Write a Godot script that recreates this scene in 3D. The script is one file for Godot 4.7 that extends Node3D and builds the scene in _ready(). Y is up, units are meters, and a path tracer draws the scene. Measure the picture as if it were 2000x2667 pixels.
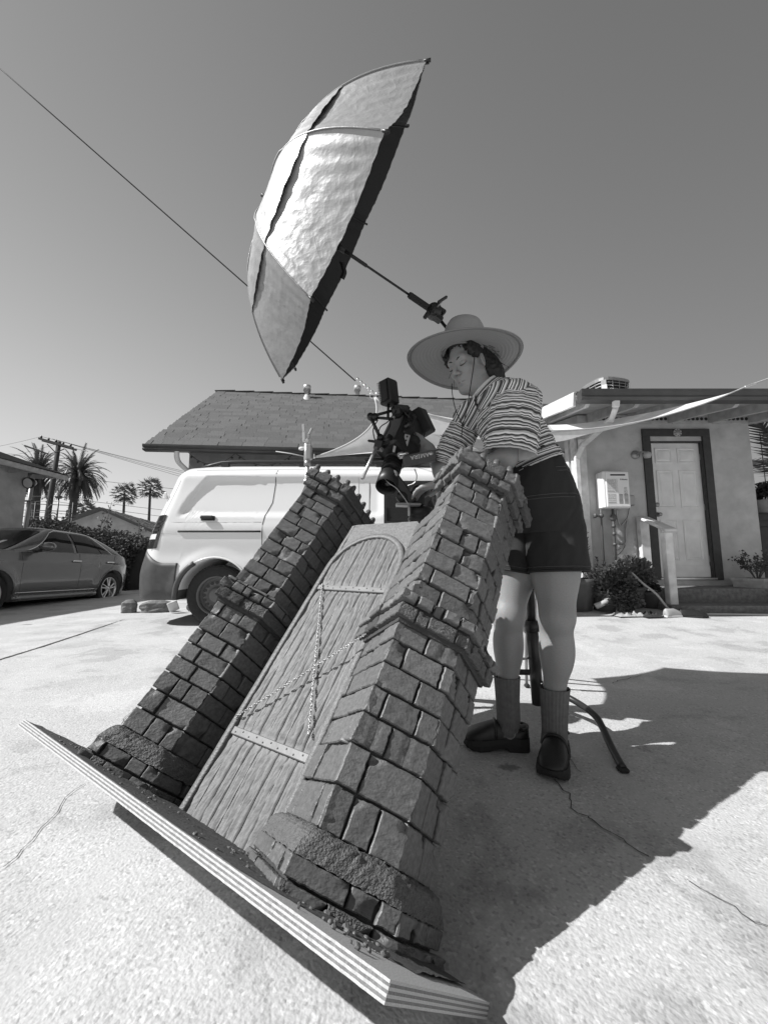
extends Node3D

var rng := RandomNumberGenerator.new()
var M := {}
var taken := {}

const HC := 0.75
const SUN := Vector3(-0.69, 0.70, 0.14)


func _ready() -> void:
	rng.seed = 7
	camera_and_light()
	make_materials()
	build_ground()
	build_main_house()
	build_addition()
	build_left_house()
	build_neighbour()
	build_street()
	build_van()
	build_sedan()
	build_castle()
	build_umbrella()
	build_camera_rig()
	build_person()
	build_sail()
	build_small_things()


func camera_and_light() -> void:
	var cam := Camera3D.new()
	cam.name = "camera"
	cam.fov = rad_to_deg(2.0 * atan(1333.5 / 1030.0))
	cam.position = Vector3(0, HC, 0)
	cam.rotation.x = atan((1455.0 - 1333.5) / 1030.0)
	cam.near = 0.03
	cam.far = 600.0
	add_child(cam)
	cam.current = true
	var we := WorldEnvironment.new()
	we.name = "world_environment"
	var env := Environment.new()
	env.background_mode = Environment.BG_SKY
	env.tonemap_mode = Environment.TONE_MAPPER_LINEAR
	env.tonemap_exposure = 1.35
	env.sdfgi_enabled = true
	env.ssao_enabled = true
	env.ssil_enabled = true
	# a clear sky as a panchromatic film sees it: deep grey overhead and away from the sun, pale at the horizon and towards the sun
	var w := 512
	var h := 256
	var im := Image.create(w, h, false, Image.FORMAT_RGBF)
	var sd := SUN.normalized()
	for j in h:
		var el := PI / 2 - (j + 0.5) / h * PI
		for i in w:
			var az := (i + 0.5) / w * TAU
			var d := Vector3(sin(az) * cos(el), sin(el), -cos(az) * cos(el))
			var c := d.dot(sd)
			var up := maxf(d.y, 0.0)
			var flat := Vector2(d.x, d.z).normalized().dot(Vector2(sd.x, sd.z).normalized())
			var g := (0.085 + 0.41 * exp(-up * 2.2)) * (1.0 + 0.62 * (flat + 0.26) * (1.0 - 0.5 * up))
			g += 0.5 * pow(maxf(c, 0.0), 20.0)
			if d.y < 0.0:
				g = lerpf(g, 0.18, minf(1.0, -d.y * 8.0))
			im.set_pixel(i, j, Color(g, g, g))
	var pano := PanoramaSkyMaterial.new()
	pano.panorama = ImageTexture.create_from_image(im)
	var sky := Sky.new()
	sky.sky_material = pano
	env.sky = sky
	we.environment = env
	add_child(we)
	var sun := DirectionalLight3D.new()
	sun.name = "sun"
	sun.light_energy = 1.6
	sun.light_angular_distance = 0.5
	sun.shadow_enabled = true
	sun.sky_mode = DirectionalLight3D.SKY_MODE_LIGHT_ONLY
	add_child(sun)
	sun.look_at_from_position(SUN * 20.0, Vector3.ZERO, Vector3.UP)


# ---------------------------------------------------------------- names and labels

func nm(called: String) -> String:
	taken[called] = taken.get(called, -1) + 1
	var n: int = taken[called]
	return called if n == 0 else "%s_%03d" % [called, n]


func tag(o: Node, label := "", category := "", group := "", kind := "") -> Node:
	if label: o.set_meta("label", label)
	if category: o.set_meta("category", category)
	if group: o.set_meta("group", group)
	if kind: o.set_meta("kind", kind)
	return o


func thing(called: String, label: String, category: String, at := Vector3.ZERO, turn := 0.0, group := "", kind := "") -> Node3D:
	var o := Node3D.new()
	o.name = nm(called)
	add_child(o, true)
	o.position = at
	o.rotation.y = turn
	tag(o, label, category, group, kind)
	return o


func put(st: SurfaceTool, called: String, m: Material, parent: Node = null) -> MeshInstance3D:
	st.generate_normals()
	return put_mesh(st.commit(), called, m, parent)


func put_mesh(mesh: Mesh, called: String, m: Material, parent: Node = null) -> MeshInstance3D:
	var o := MeshInstance3D.new()
	o.mesh = mesh
	o.material_override = m
	if parent == null:
		o.name = nm(called)
		add_child(o, true)
	else:
		o.name = called
		parent.add_child(o, true)
	return o


# ---------------------------------------------------------------- shapes

func new_st(smooth := false) -> SurfaceTool:
	var s := SurfaceTool.new()
	s.begin(Mesh.PRIMITIVE_TRIANGLES)
	s.set_smooth_group(0 if smooth else -1)
	return s


# corners run counter-clockwise as seen from outside
func tri(s: SurfaceTool, a: Vector3, b: Vector3, c: Vector3) -> void:
	s.add_vertex(a); s.add_vertex(c); s.add_vertex(b)


func quad(s: SurfaceTool, a: Vector3, b: Vector3, c: Vector3, d: Vector3) -> void:
	tri(s, a, b, c); tri(s, a, c, d)


func tri_out(s: SurfaceTool, a: Vector3, b: Vector3, c: Vector3, inside: Vector3) -> void:
	if (b - a).cross(c - a).dot((a + b + c) / 3.0 - inside) >= 0.0: tri(s, a, b, c)
	else: tri(s, a, c, b)


func quad_out(s: SurfaceTool, a: Vector3, b: Vector3, c: Vector3, d: Vector3, inside: Vector3) -> void:
	if (c - a).cross(d - b).dot((a + b + c + d) / 4.0 - inside) >= 0.0: quad(s, a, b, c, d)
	else: quad(s, d, c, b, a)


# a box with chamfered edges; size is the full size
func box(s: SurfaceTool, at: Vector3, size: Vector3, b := 0.0, turn := Basis()) -> void:
	var h := size / 2.0
	b = minf(b, minf(h.x, minf(h.y, h.z)) * 0.98)
	var p := {}
	for sx in [-1, 1]:
		for sy in [-1, 1]:
			for sz in [-1, 1]:
				for k in 3:
					var q := Vector3(sx * h.x, sy * h.y, sz * h.z)
					for a in 3:
						if a != k: q[a] -= signf(q[a]) * b
					p[[sx, sy, sz, k]] = at + turn * q
	for k in 3:
		for sg in [-1, 1]:
			var c := []
			for uv in [[-1, -1], [1, -1], [1, 1], [-1, 1]]:
				var e := [0, 0, 0]
				e[k] = sg; e[(k + 1) % 3] = uv[0]; e[(k + 2) % 3] = uv[1]
				c.append(p[[e[0], e[1], e[2], k]])
			quad_out(s, c[0], c[1], c[2], c[3], at)
	if b <= 0.0:
		return
	for k in 3:
		var u := (k + 1) % 3
		var v := (k + 2) % 3
		for su in [-1, 1]:
			for sv in [-1, 1]:
				var c := []
				for t in [[-1, u], [1, u], [1, v], [-1, v]]:
					var e := [0, 0, 0]
					e[k] = t[0]; e[u] = su; e[v] = sv
					c.append(p[[e[0], e[1], e[2], t[1]]])
				quad_out(s, c[0], c[1], c[2], c[3], at)
	for sx in [-1, 1]:
		for sy in [-1, 1]:
			for sz in [-1, 1]:
				tri_out(s, p[[sx, sy, sz, 0]], p[[sx, sy, sz, 1]], p[[sx, sy, sz, 2]], at)


# a board from a to b: width across, thickness along up
func beam(s: SurfaceTool, a: Vector3, b: Vector3, width: float, thick: float, up := Vector3.UP, bev := 0.0) -> void:
	var z := (b - a).normalized()
	var x := up.cross(z).normalized()
	box(s, (a + b) / 2.0, Vector3(width, thick, a.distance_to(b)), bev, Basis(x, z.cross(x), z))


func frame_at(d: Vector3, hint := Vector3.UP) -> Basis:
	var z := d.normalized()
	if absf(z.dot(hint.normalized())) > 0.98: hint = Vector3(0.3, 0.1, 1.0) if absf(z.z) < 0.9 else Vector3(1, 0, 0)
	var x := hint.cross(z).normalized()
	return Basis(x, z.cross(x), z)


func loft(s: SurfaceTool, rings: Array, caps := true, closed := true) -> void:
	var n: int = rings[0].size()
	var m := n if closed else n - 1
	for i in rings.size() - 1:
		var a: PackedVector3Array = rings[i]
		var b: PackedVector3Array = rings[i + 1]
		for k in m:
			var l := (k + 1) % n
			quad(s, a[k], a[l], b[l], b[k])
	if caps and closed:
		for e in [0, rings.size() - 1]:
			var r: PackedVector3Array = rings[e]
			var c := Vector3.ZERO
			for q in r: c += q / n
			for k in n:
				var l := (k + 1) % n
				if e == 0: tri(s, c, r[l], r[k])
				else: tri(s, c, r[k], r[l])


# rad is one radius or an array of radii
func tube(s: SurfaceTool, pts: Array, rad, n := 8, caps := true) -> void:
	var rings := []
	var hint := Vector3.UP
	for i in pts.size():
		var d: Vector3 = pts[mini(i + 1, pts.size() - 1)] - pts[maxi(i - 1, 0)]
		var f := frame_at(d, hint)
		hint = f.y
		var r: float = rad[i] if rad is Array else rad
		var ring := PackedVector3Array()
		for k in n:
			var a := TAU * k / n
			ring.append(pts[i] + (f.x * cos(a) + f.y * sin(a)) * r)
		rings.append(ring)
	loft(s, rings, caps)


# profile of (radius, height) turned about y of t
func lathe(s: SurfaceTool, profile: Array, n: int, t := Transform3D(), from := 0.0, to := TAU) -> void:
	var full := absf(to - from - TAU) < 1e-4
	for i in profile.size() - 1:
		var a: Vector2 = profile[i]
		var b: Vector2 = profile[i + 1]
		for k in n:
			var u := from + (to - from) * k / n
			var v := from + (to - from) * ((k + 1) % n if full else k + 1) / n
			var p := t * Vector3(cos(u) * a.x, a.y, -sin(u) * a.x)
			var q := t * Vector3(cos(v) * a.x, a.y, -sin(v) * a.x)
			var q2 := t * Vector3(cos(v) * b.x, b.y, -sin(v) * b.x)
			var p2 := t * Vector3(cos(u) * b.x, b.y, -sin(u) * b.x)
			if a.x < 1e-5: tri(s, p, q2, p2)
			elif b.x < 1e-5: tri(s, p, q, p2)
			else: quad(s, p, q, q2, p2)


func ball(s: SurfaceTool, at: Vector3, r: float, n := 10, stretch := Vector3.ONE, turn := Basis()) -> void:
	var prof := []
	for i in n / 2 + 1:
		var a := -PI / 2 + PI * i / (n / 2)
		prof.append(Vector2(maxf(0.0, cos(a)) * r if i > 0 and i < n / 2 else 0.0, sin(a) * r))
	lathe(s, prof, n, Transform3D(turn * Basis.from_scale(stretch), at))


# polygon in the plane spanned by ax, ay from o, pushed out along ax x ay by depth
func prism(s: SurfaceTool, poly: Array, o: Vector3, ax: Vector3, ay: Vector3, depth: Vector3) -> void:
	var pv := PackedVector2Array(poly)
	if Geometry2D.is_polygon_clockwise(pv) == false and false: pv.reverse()
	var ids := Geometry2D.triangulate_polygon(pv)
	var c := Vector2.ZERO
	for q in pv: c += q / pv.size()
	var mid := o + ax * c.x + ay * c.y + depth / 2.0
	var at := func(q: Vector2) -> Vector3: return o + ax * q.x + ay * q.y
	for i in range(0, ids.size(), 3):
		var a: Vector3 = at.call(pv[ids[i]])
		var b: Vector3 = at.call(pv[ids[i + 1]])
		var d: Vector3 = at.call(pv[ids[i + 2]])
		tri_out(s, a, b, d, (a + b + d) / 3.0 + depth * 0.5)
		tri_out(s, a + depth, b + depth, d + depth, (a + b + d) / 3.0 + depth * 0.5)
	var area := 0.0
	for i in pv.size():
		area += pv[i].cross(pv[(i + 1) % pv.size()])
	for i in pv.size():
		var a: Vector3 = at.call(pv[i])
		var b: Vector3 = at.call(pv[(i + 1) % pv.size()])
		var out := (b - a).cross(ax.cross(ay)) * (1.0 if area > 0.0 else -1.0)
		quad_out(s, a, b, b + depth, a + depth, (a + b + depth) / 2.0 - out)


func grid(s: SurfaceTool, nu: int, nv: int, f: Callable, uv = null) -> void:
	var pts := []
	for j in nv + 1:
		var row := PackedVector3Array()
		for i in nu + 1: row.append(f.call(float(i) / nu, float(j) / nv))
		pts.append(row)
	var has := uv != null
	for j in nv:
		for i in nu:
			for c in [[0, 0], [1, 1], [1, 0], [0, 0], [0, 1], [1, 1]]:
				if has: s.set_uv(uv.call(float(i + c[0]) / nu, float(j + c[1]) / nv))
				s.add_vertex(pts[j + c[1]][i + c[0]])


func hash1(a: float) -> float:
	return fposmod(sin(a * 127.1 + 11.7) * 43758.5453, 1.0)


func xz(a: Vector2, y: float) -> Vector3:
	return Vector3(a.x, y, a.y)


# ---------------------------------------------------------------- materials

func gray(l: float, a := 1.0) -> Color:
	return Color(l, l, l, a).linear_to_srgb()


func plain(l: float, rough := 0.7, metal := 0.0, spec := 0.5) -> StandardMaterial3D:
	var m := StandardMaterial3D.new()
	m.albedo_color = gray(l)
	m.roughness = rough
	m.metallic = metal
	m.metallic_specular = spec
	return m


var tex_cache := {}

# seamless noise stretched between two linear greys (as a multiplier on the albedo colour)
func noise_tex(size: int, freq: float, octaves: int, lo: float, hi: float, sd: int, kind := FastNoiseLite.TYPE_SIMPLEX_SMOOTH, warp := 0.0, ridged := false) -> Texture2D:
	var key := str([size, freq, octaves, lo, hi, sd, kind, warp, ridged])
	if tex_cache.has(key): return tex_cache[key]
	var n := FastNoiseLite.new()
	n.seed = sd
	n.noise_type = kind
	n.frequency = freq
	n.fractal_octaves = octaves
	n.fractal_type = FastNoiseLite.FRACTAL_RIDGED if ridged else FastNoiseLite.FRACTAL_FBM
	if warp > 0.0:
		n.domain_warp_enabled = true
		n.domain_warp_amplitude = warp
		n.domain_warp_frequency = freq * 1.5
	var im := n.get_seamless_image(size, size, false, false, 0.15)
	im.convert(Image.FORMAT_RGB8)
	for j in size:
		for i in size:
			var v := lerpf(lo, hi, im.get_pixel(i, j).r)
			im.set_pixel(i, j, gray(clampf(v, 0.0, 1.0)))
	tex_cache[key] = ImageTexture.create_from_image(im)
	return tex_cache[key]


# height maps are plain values
func height_tex(size: int, freq: float, octaves: int, sd: int, kind := FastNoiseLite.TYPE_SIMPLEX_SMOOTH, ridged := false) -> Texture2D:
	var key := str(["h", size, freq, octaves, sd, kind, ridged])
	if tex_cache.has(key): return tex_cache[key]
	var n := FastNoiseLite.new()
	n.seed = sd
	n.noise_type = kind
	n.frequency = freq
	n.fractal_octaves = octaves
	n.fractal_type = FastNoiseLite.FRACTAL_RIDGED if ridged else FastNoiseLite.FRACTAL_FBM
	var im := n.get_seamless_image(size, size, false, false, 0.15)
	im.convert(Image.FORMAT_RGB8)
	tex_cache[key] = ImageTexture.create_from_image(im)
	return tex_cache[key]


# tile is the size of one repeat in metres, relief in centimetres
func rough_mat(l: float, rough: float, color_tex: Texture2D, tile: float, bump: Texture2D = null, relief := 0.0, world := false, btile := 0.0) -> StandardMaterial3D:
	var m := plain(l, rough)
	m.albedo_texture = color_tex
	m.uv1_triplanar = true
	m.uv1_world_triplanar = world
	m.uv1_scale = Vector3.ONE / tile
	if bump:
		m.heightmap_enabled = true
		m.heightmap_texture = bump
		m.heightmap_scale = relief
	return m


func make_materials() -> void:
	var cloud := noise_tex(256, 0.012, 5, 0.62, 1.0, 3)
	var fine := height_tex(256, 0.05, 4, 5)
	var mottled := noise_tex(256, 0.03, 5, 0.45, 1.0, 9)
	var scratch := height_tex(256, 0.035, 5, 17, FastNoiseLite.TYPE_SIMPLEX_SMOOTH, true)
	var grit := height_tex(512, 0.03, 6, 19, FastNoiseLite.TYPE_SIMPLEX_SMOOTH, false)
	M.clay = rough_mat(0.165, 0.52, mottled, 0.11, grit, 0.12)
	M.clay2 = rough_mat(0.14, 0.5, mottled, 0.13, grit, 0.14)
	M.clay3 = rough_mat(0.19, 0.54, mottled, 0.10, grit, 0.11)
	M.clay_rough = rough_mat(0.14, 0.7, mottled, 0.08, height_tex(256, 0.07, 3, 23, FastNoiseLite.TYPE_CELLULAR), 0.45)
	M.clay_dark = rough_mat(0.06, 0.8, mottled, 0.1, scratch, 0.2)
	M.soil = rough_mat(0.085, 0.85, noise_tex(256, 0.06, 4, 0.5, 1.0, 31), 0.12, fine, 0.08)
	M.bare_wood = rough_mat(0.34, 0.75, noise_tex(256, 0.02, 5, 0.55, 1.0, 33), 0.1, scratch, 0.05)
	M.ply_light = rough_mat(0.52, 0.8, noise_tex(256, 0.03, 4, 0.6, 1.0, 35), 0.03, scratch, 0.03)
	M.ply_dark = rough_mat(0.22, 0.85, noise_tex(256, 0.03, 4, 0.6, 1.0, 37), 0.03, scratch, 0.03)
	M.plank = rough_mat(0.17, 0.6, noise_tex(256, 0.02, 4, 0.65, 1.0, 41), 0.15, scratch, 0.05)
	M.strap = rough_mat(0.165, 0.5, cloud, 0.2, fine, 0.02)
	M.chain = plain(0.42, 0.4, 0.8)
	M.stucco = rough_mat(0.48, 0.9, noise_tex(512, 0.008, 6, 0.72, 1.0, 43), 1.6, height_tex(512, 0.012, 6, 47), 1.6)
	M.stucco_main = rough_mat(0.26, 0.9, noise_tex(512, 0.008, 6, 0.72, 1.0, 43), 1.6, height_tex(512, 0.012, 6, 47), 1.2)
	M.stucco_far = rough_mat(0.42, 0.9, noise_tex(512, 0.008, 6, 0.72, 1.0, 43), 3.0, height_tex(512, 0.012, 6, 47), 3.0)
	M.fascia = rough_mat(0.055, 0.4, cloud, 0.8)
	M.white_trim = rough_mat(0.72, 0.6, cloud, 0.7, fine, 0.04)
	M.soffit = rough_mat(0.45, 0.7, cloud, 0.6)
	M.dark_trim = rough_mat(0.045, 0.6, cloud, 0.4)
	M.door_white = rough_mat(0.72, 0.5, noise_tex(256, 0.012, 5, 0.8, 1.0, 3), 0.9)
	M.metal_light = plain(0.55, 0.35, 0.7)
	M.metal_mid = plain(0.3, 0.4, 0.6)
	M.pipe = rough_mat(0.1, 0.5, cloud, 0.1)
	M.black = plain(0.012, 0.45)
	M.black_gloss = plain(0.01, 0.15)
	M.black_soft = plain(0.02, 0.8)
	M.dark_metal = plain(0.03, 0.35, 0.3)
	M.white_plastic = plain(0.68, 0.45)
	M.gray_plastic = plain(0.35, 0.5)
	M.concrete_step = rough_mat(0.2, 0.9, mottled, 0.5, height_tex(256, 0.08, 3, 51), 0.5)
	M.terracotta = rough_mat(0.09, 0.8, cloud, 0.3)
	M.pale_pot = rough_mat(0.4, 0.85, cloud, 0.4, fine, 0.1)
	M.leaf = plain(0.065, 0.65, 0.0, 0.3)
	M.leaf2 = plain(0.10, 0.65, 0.0, 0.3)
	M.leaf_dark = plain(0.035, 0.7, 0.0, 0.3)
	for k in ["leaf", "leaf2", "leaf_dark"]:
		M[k].backlight_enabled = true
		M[k].backlight = gray(0.03)
	M.stem = plain(0.08, 0.8)
	M.rubber = rough_mat(0.025, 0.85, cloud, 0.2)
	M.van_paint = plain(0.68, 0.35)
	M.van_paint.clearcoat_enabled = true
	M.van_paint.clearcoat = 0.5
	M.van_paint.clearcoat_roughness = 0.1
	M.van_plastic = rough_mat(0.07, 0.55, cloud, 0.4)
	M.car_paint = plain(0.10, 0.25, 0.4)
	M.car_paint.clearcoat_enabled = true
	M.car_paint.clearcoat = 1.0
	M.car_paint.clearcoat_roughness = 0.03
	M.car_glass = plain(0.012, 0.06)
	M.chrome = plain(0.7, 0.12, 1.0)
	M.alloy = plain(0.6, 0.3, 0.8)
	M.steel_wheel = plain(0.12, 0.5, 0.4)
	M.lamp_red = plain(0.02, 0.12)
	M.lamp_clear = plain(0.6, 0.1)
	M.wire = plain(0.03, 0.6)
	M.wire_light = plain(0.35, 0.6)
	M.pole_wood = rough_mat(0.05, 0.9, cloud, 0.5)
	M.palm_trunk = rough_mat(0.06, 0.9, mottled, 0.5, scratch, 2.0)
	M.frond = plain(0.05, 0.5)
	M.frond.backlight_enabled = true
	M.frond.backlight = gray(0.02)
	M.frond_pale = plain(0.1, 0.5)
	M.sail = rough_mat(0.7, 0.9, noise_tex(256, 0.02, 4, 0.85, 1.0, 61), 0.5, fine, 0.03)
	M.sail.backlight_enabled = true
	M.sail.backlight = gray(0.4)
	M.sail_hem = plain(0.5, 0.9)
	M.umbrella_out = rough_mat(0.33, 0.45, noise_tex(256, 0.02, 4, 0.82, 1.0, 67), 0.4, height_tex(256, 0.02, 5, 69, FastNoiseLite.TYPE_SIMPLEX_SMOOTH, true), 0.25)
	M.umbrella_out.metallic = 0.25
	M.umbrella_in = plain(0.012, 0.8)
	M.skin = rough_mat(0.29, 0.5, noise_tex(256, 0.05, 4, 0.82, 1.0, 91), 0.09, fine, 0.012)
	M.skin.subsurf_scatter_enabled = true
	M.skin.subsurf_scatter_strength = 0.1
	M.skin_dark = plain(0.1, 0.5)
	M.hair = plain(0.012, 0.6)
	M.denim = rough_mat(0.028, 0.9, noise_tex(256, 0.12, 3, 0.55, 1.0, 71), 0.08, height_tex(256, 0.15, 2, 73), 0.03)
	M.denim_seam = plain(0.085, 0.9)
	M.sock = rough_mat(0.17, 0.95, cloud, 0.1)
	M.clog = rough_mat(0.022, 0.45, noise_tex(256, 0.02, 5, 0.4, 1.0, 75), 0.12, fine, 0.03)
	M.clog_sole = plain(0.018, 0.7)
	M.straw = rough_mat(0.33, 0.8, noise_tex(256, 0.05, 3, 0.8, 1.0, 77), 0.1, fine, 0.05)
	M.straw_band = plain(0.2, 0.8)
	M.shingle = rough_mat(0.125, 0.95, noise_tex(256, 0.09, 4, 0.6, 1.0, 81), 0.6, height_tex(256, 0.2, 2, 83), 0.4)
	M.shingle2 = rough_mat(0.138, 0.95, noise_tex(256, 0.09, 4, 0.6, 1.0, 81), 0.6, height_tex(256, 0.2, 2, 83), 0.4)
	M.shingle3 = rough_mat(0.112, 0.95, noise_tex(256, 0.09, 4, 0.6, 1.0, 81), 0.6, height_tex(256, 0.2, 2, 83), 0.4)
	M.roof_far = rough_mat(0.11, 0.95, noise_tex(256, 0.09, 4, 0.6, 1.0, 81), 2.0)
	M.glass = StandardMaterial3D.new()
	M.glass.albedo_color = Color(0.5, 0.5, 0.5, 0.12)
	M.glass.transparency = BaseMaterial3D.TRANSPARENCY_ALPHA
	M.glass.roughness = 0.03
	M.room_dark = plain(0.05, 0.9)

# ---------------------------------------------------------------- ground

func gh(x: float, z: float) -> float:
	var up := 0.09 * maxf(0.0, -z - 3.6) * smoothstep(0.6, 2.4, x)
	var down := -0.185 * smoothstep(-2.6, -5.2, x) * clampf((-3.0 - z) / 5.3, 0.0, 1.15)
	return clampf(up, 0.0, 0.24) + down


func build_ground() -> void:
	# one sheet: fine cells near the camera, wide ones to the horizon
	var xs := []
	var zs := []
	var v := -300.0
	while v <= 300.0:
		xs.append(v)
		v += 0.5 if absf(v) < 12.0 else (2.0 if absf(v) < 30.0 else 30.0)
	v = 60.0
	while v >= -400.0:
		zs.append(v)
		v -= 0.5 if v > -14.0 and v < 4.0 else (2.0 if v > -34.0 and v < 10.0 else 30.0)
	var s := new_st(true)
	for j in zs.size() - 1:
		for i in xs.size() - 1:
			for c in [[0, 0], [1, 0], [1, 1], [0, 0], [1, 1], [0, 1]]:
				var x: float = xs[i + c[0]]
				var z: float = zs[j + c[1]]
				s.set_uv(Vector2(x, z) / 1.5)
				s.set_uv2(Vector2(x + 3.0, z + 6.0) / 12.0)
				s.add_vertex(Vector3(x, gh(x, z), z))
	var m := plain(0.66, 0.9)
	# aggregate: pale and dark grains of a few millimetres
	var size := 1024
	var a := FastNoiseLite.new(); a.seed = 101; a.noise_type = FastNoiseLite.TYPE_CELLULAR; a.frequency = 0.22; a.fractal_octaves = 1
	a.cellular_return_type = FastNoiseLite.RETURN_CELL_VALUE
	var b := FastNoiseLite.new(); b.seed = 102; b.frequency = 0.14; b.fractal_octaves = 3
	var ia := a.get_seamless_image(size, size, false, false, 0.1, false)
	var ib := b.get_seamless_image(size, size, false, false, 0.1)
	var col := Image.create(size, size, false, Image.FORMAT_RGB8)
	var hgt := Image.create(size, size, false, Image.FORMAT_RGB8)
	for j in size:
		for i in size:
			var p := ia.get_pixel(i, j).r
			var q := ib.get_pixel(i, j).r
			var g := 0.74 + 0.20 * (q - 0.5) + (0.16 if p > 0.92 else (-0.16 if p < 0.08 else (p - 0.5) * 0.09))
			col.set_pixel(i, j, gray(clampf(g, 0.1, 1.0)))
			var hh := clampf(q * 0.75 + p * 0.25, 0.0, 1.0)
			hgt.set_pixel(i, j, Color(hh, hh, hh))
	m.albedo_texture = ImageTexture.create_from_image(col)
	m.heightmap_enabled = true
	m.heightmap_texture = ImageTexture.create_from_image(hgt)
	m.heightmap_scale = 0.22
	# stains, worn skim and brushed streaks at the scale of the whole yard
	var c1 := FastNoiseLite.new(); c1.seed = 111; c1.frequency = 0.02; c1.fractal_octaves = 6; c1.fractal_gain = 0.6
	c1.domain_warp_enabled = true; c1.domain_warp_amplitude = 14.0; c1.domain_warp_frequency = 0.02
	var c2 := FastNoiseLite.new(); c2.seed = 112; c2.frequency = 0.03; c2.fractal_octaves = 5; c2.fractal_gain = 0.65
	var c3 := FastNoiseLite.new(); c3.seed = 113; c3.frequency = 0.004; c3.fractal_octaves = 3
	var i1 := c1.get_seamless_image(size, size, false, false, 0.1)
	var i2 := c2.get_seamless_image(size, size, false, false, 0.1)
	var i3 := c3.get_seamless_image(size, size, false, false, 0.1)
	var big := Image.create(size, size, false, Image.FORMAT_RGB8)
	for j in size:
		for i in size:
			var p := i1.get_pixel(i, j).r
			var q := i2.get_pixel((i / 2) % size, j).r
			var worn := i3.get_pixel(i, j).r
			var g := 0.86 + 0.10 * (q - 0.5) + 0.06 * (p - 0.5)
			var skim := smoothstep(0.40, 0.60, worn)
			# skim coat flaked off in sharp-edged patches, pale laitance left in others
			if p < 0.40: g -= 0.15 * smoothstep(0.40, 0.37, p) * skim * (0.6 + 0.8 * q)
			if p > 0.58: g += 0.08 * smoothstep(0.58, 0.61, p) * (1.0 - 0.5 * skim)
			if q < 0.25: g -= 0.10 * smoothstep(0.25, 0.22, q)
			big.set_pixel(i, j, gray(clampf(g, 0.2, 1.0)))
	for k in 46:
		# old drips and spots
		var sx := int(hash1(k * 3.3) * size)
		var sy := int(hash1(k * 7.9 + 2.0) * size)
		var rr := 1 + int(hash1(k * 1.7) * 3.0)
		for dy in range(-rr, rr + 1):
			for dx in range(-rr * 2, rr * 2 + 1):
				if dx * dx * 0.4 + dy * dy <= rr * rr:
					var pc := big.get_pixel(posmod(sx + dx, size), posmod(sy + dy, size)).r
					big.set_pixel(posmod(sx + dx, size), posmod(sy + dy, size), Color(pc, pc, pc) * 0.72)
	m.detail_enabled = true
	m.detail_blend_mode = BaseMaterial3D.BLEND_MODE_MUL
	m.detail_uv_layer = BaseMaterial3D.DETAIL_UV_2
	m.detail_albedo = ImageTexture.create_from_image(big)
	M.concrete = m
	var g := put(s, "ground", m)
	tag(g, "pale worn concrete driveway with fine aggregate and stains", "", "", "structure")
	# the expansion joint and the cracks lie in the slab
	crack("expansion_joint", [Vector2(-2.78, -2.2), Vector2(-2.861, -3.055), Vector2(-2.917, -3.45), Vector2(-3.021, -4.005), Vector2(-3.204, -4.835), Vector2(-3.40, -5.7)], 0.022, 0.004, g)
	crack("crack", [Vector2(-0.926, -1.059), Vector2(-0.934, -1.119), Vector2(-0.953, -1.199), Vector2(-0.965, -1.266), Vector2(-1.003, -1.342), Vector2(-0.998, -1.418)], 0.0022, 0.012, g)
	crack("crack", [Vector2(0.581, -1.451), Vector2(0.587, -1.383), Vector2(0.587, -1.342), Vector2(0.567, -1.284), Vector2(0.586, -1.257), Vector2(0.601, -1.232), Vector2(0.623, -1.184), Vector2(0.649, -1.140), Vector2(0.668, -1.093)], 0.0037, 0.02, g)
	crack("crack", [Vector2(0.694, -1.595), Vector2(0.693, -1.526), Vector2(0.693, -1.490)], 0.0025, 0.01, g)
	crack("crack", [Vector2(0.715, -1.026), Vector2(0.734, -0.984), Vector2(0.751, -0.954), Vector2(0.767, -0.917), Vector2(0.790, -0.900)], 0.0022, 0.015, g)
	crack("crack", [Vector2(0.406, -2.047), Vector2(0.510, -2.123), Vector2(0.567, -2.081)], 0.0025, 0.01, g)
	crack("crack", [Vector2(-1.137, -1.773), Vector2(-1.208, -1.931), Vector2(-1.252, -2.071), Vector2(-1.262, -2.234)], 0.0025, 0.015, g)
	crack("crack", [Vector2(1.371, -2.498), Vector2(1.559, -2.615), Vector2(1.659, -2.657)], 0.0037, 0.02, g)


func crack(called: String, pts: Array, width: float, wander: float, parent: Node) -> void:
	var s := new_st()
	var line := []
	for i in pts.size() - 1:
		var n := maxi(2, int(pts[i].distance_to(pts[i + 1]) / 0.03))
		for k in n:
			var q: Vector2 = pts[i].lerp(pts[i + 1], float(k) / n)
			line.append(q + Vector2(rng.randf_range(-1, 1), rng.randf_range(-1, 1)) * wander * 0.5)
	line.append(pts[-1])
	for i in line.size() - 1:
		var d: Vector2 = (line[i + 1] - line[i]).normalized().orthogonal()
		var w0 := width * (0.5 + rng.randf() * 0.8) * 0.5
		var w1 := width * 0.5
		var a := [line[i] + d * w0, line[i] - d * w0, line[i + 1] - d * w1, line[i + 1] + d * w1]
		var p := []
		for q in a: p.append(Vector3(q.x, gh(q.x, q.y) + 0.004, q.y))
		quad_out(s, p[0], p[1], p[2], p[3], p[0] - Vector3.UP)
	put(s, called, plain(0.06, 1.0), parent)

# ---------------------------------------------------------------- the castle model
# local axes: x along the plywood's front edge (0 at its right corner), y up the towers, z out of the door

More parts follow.
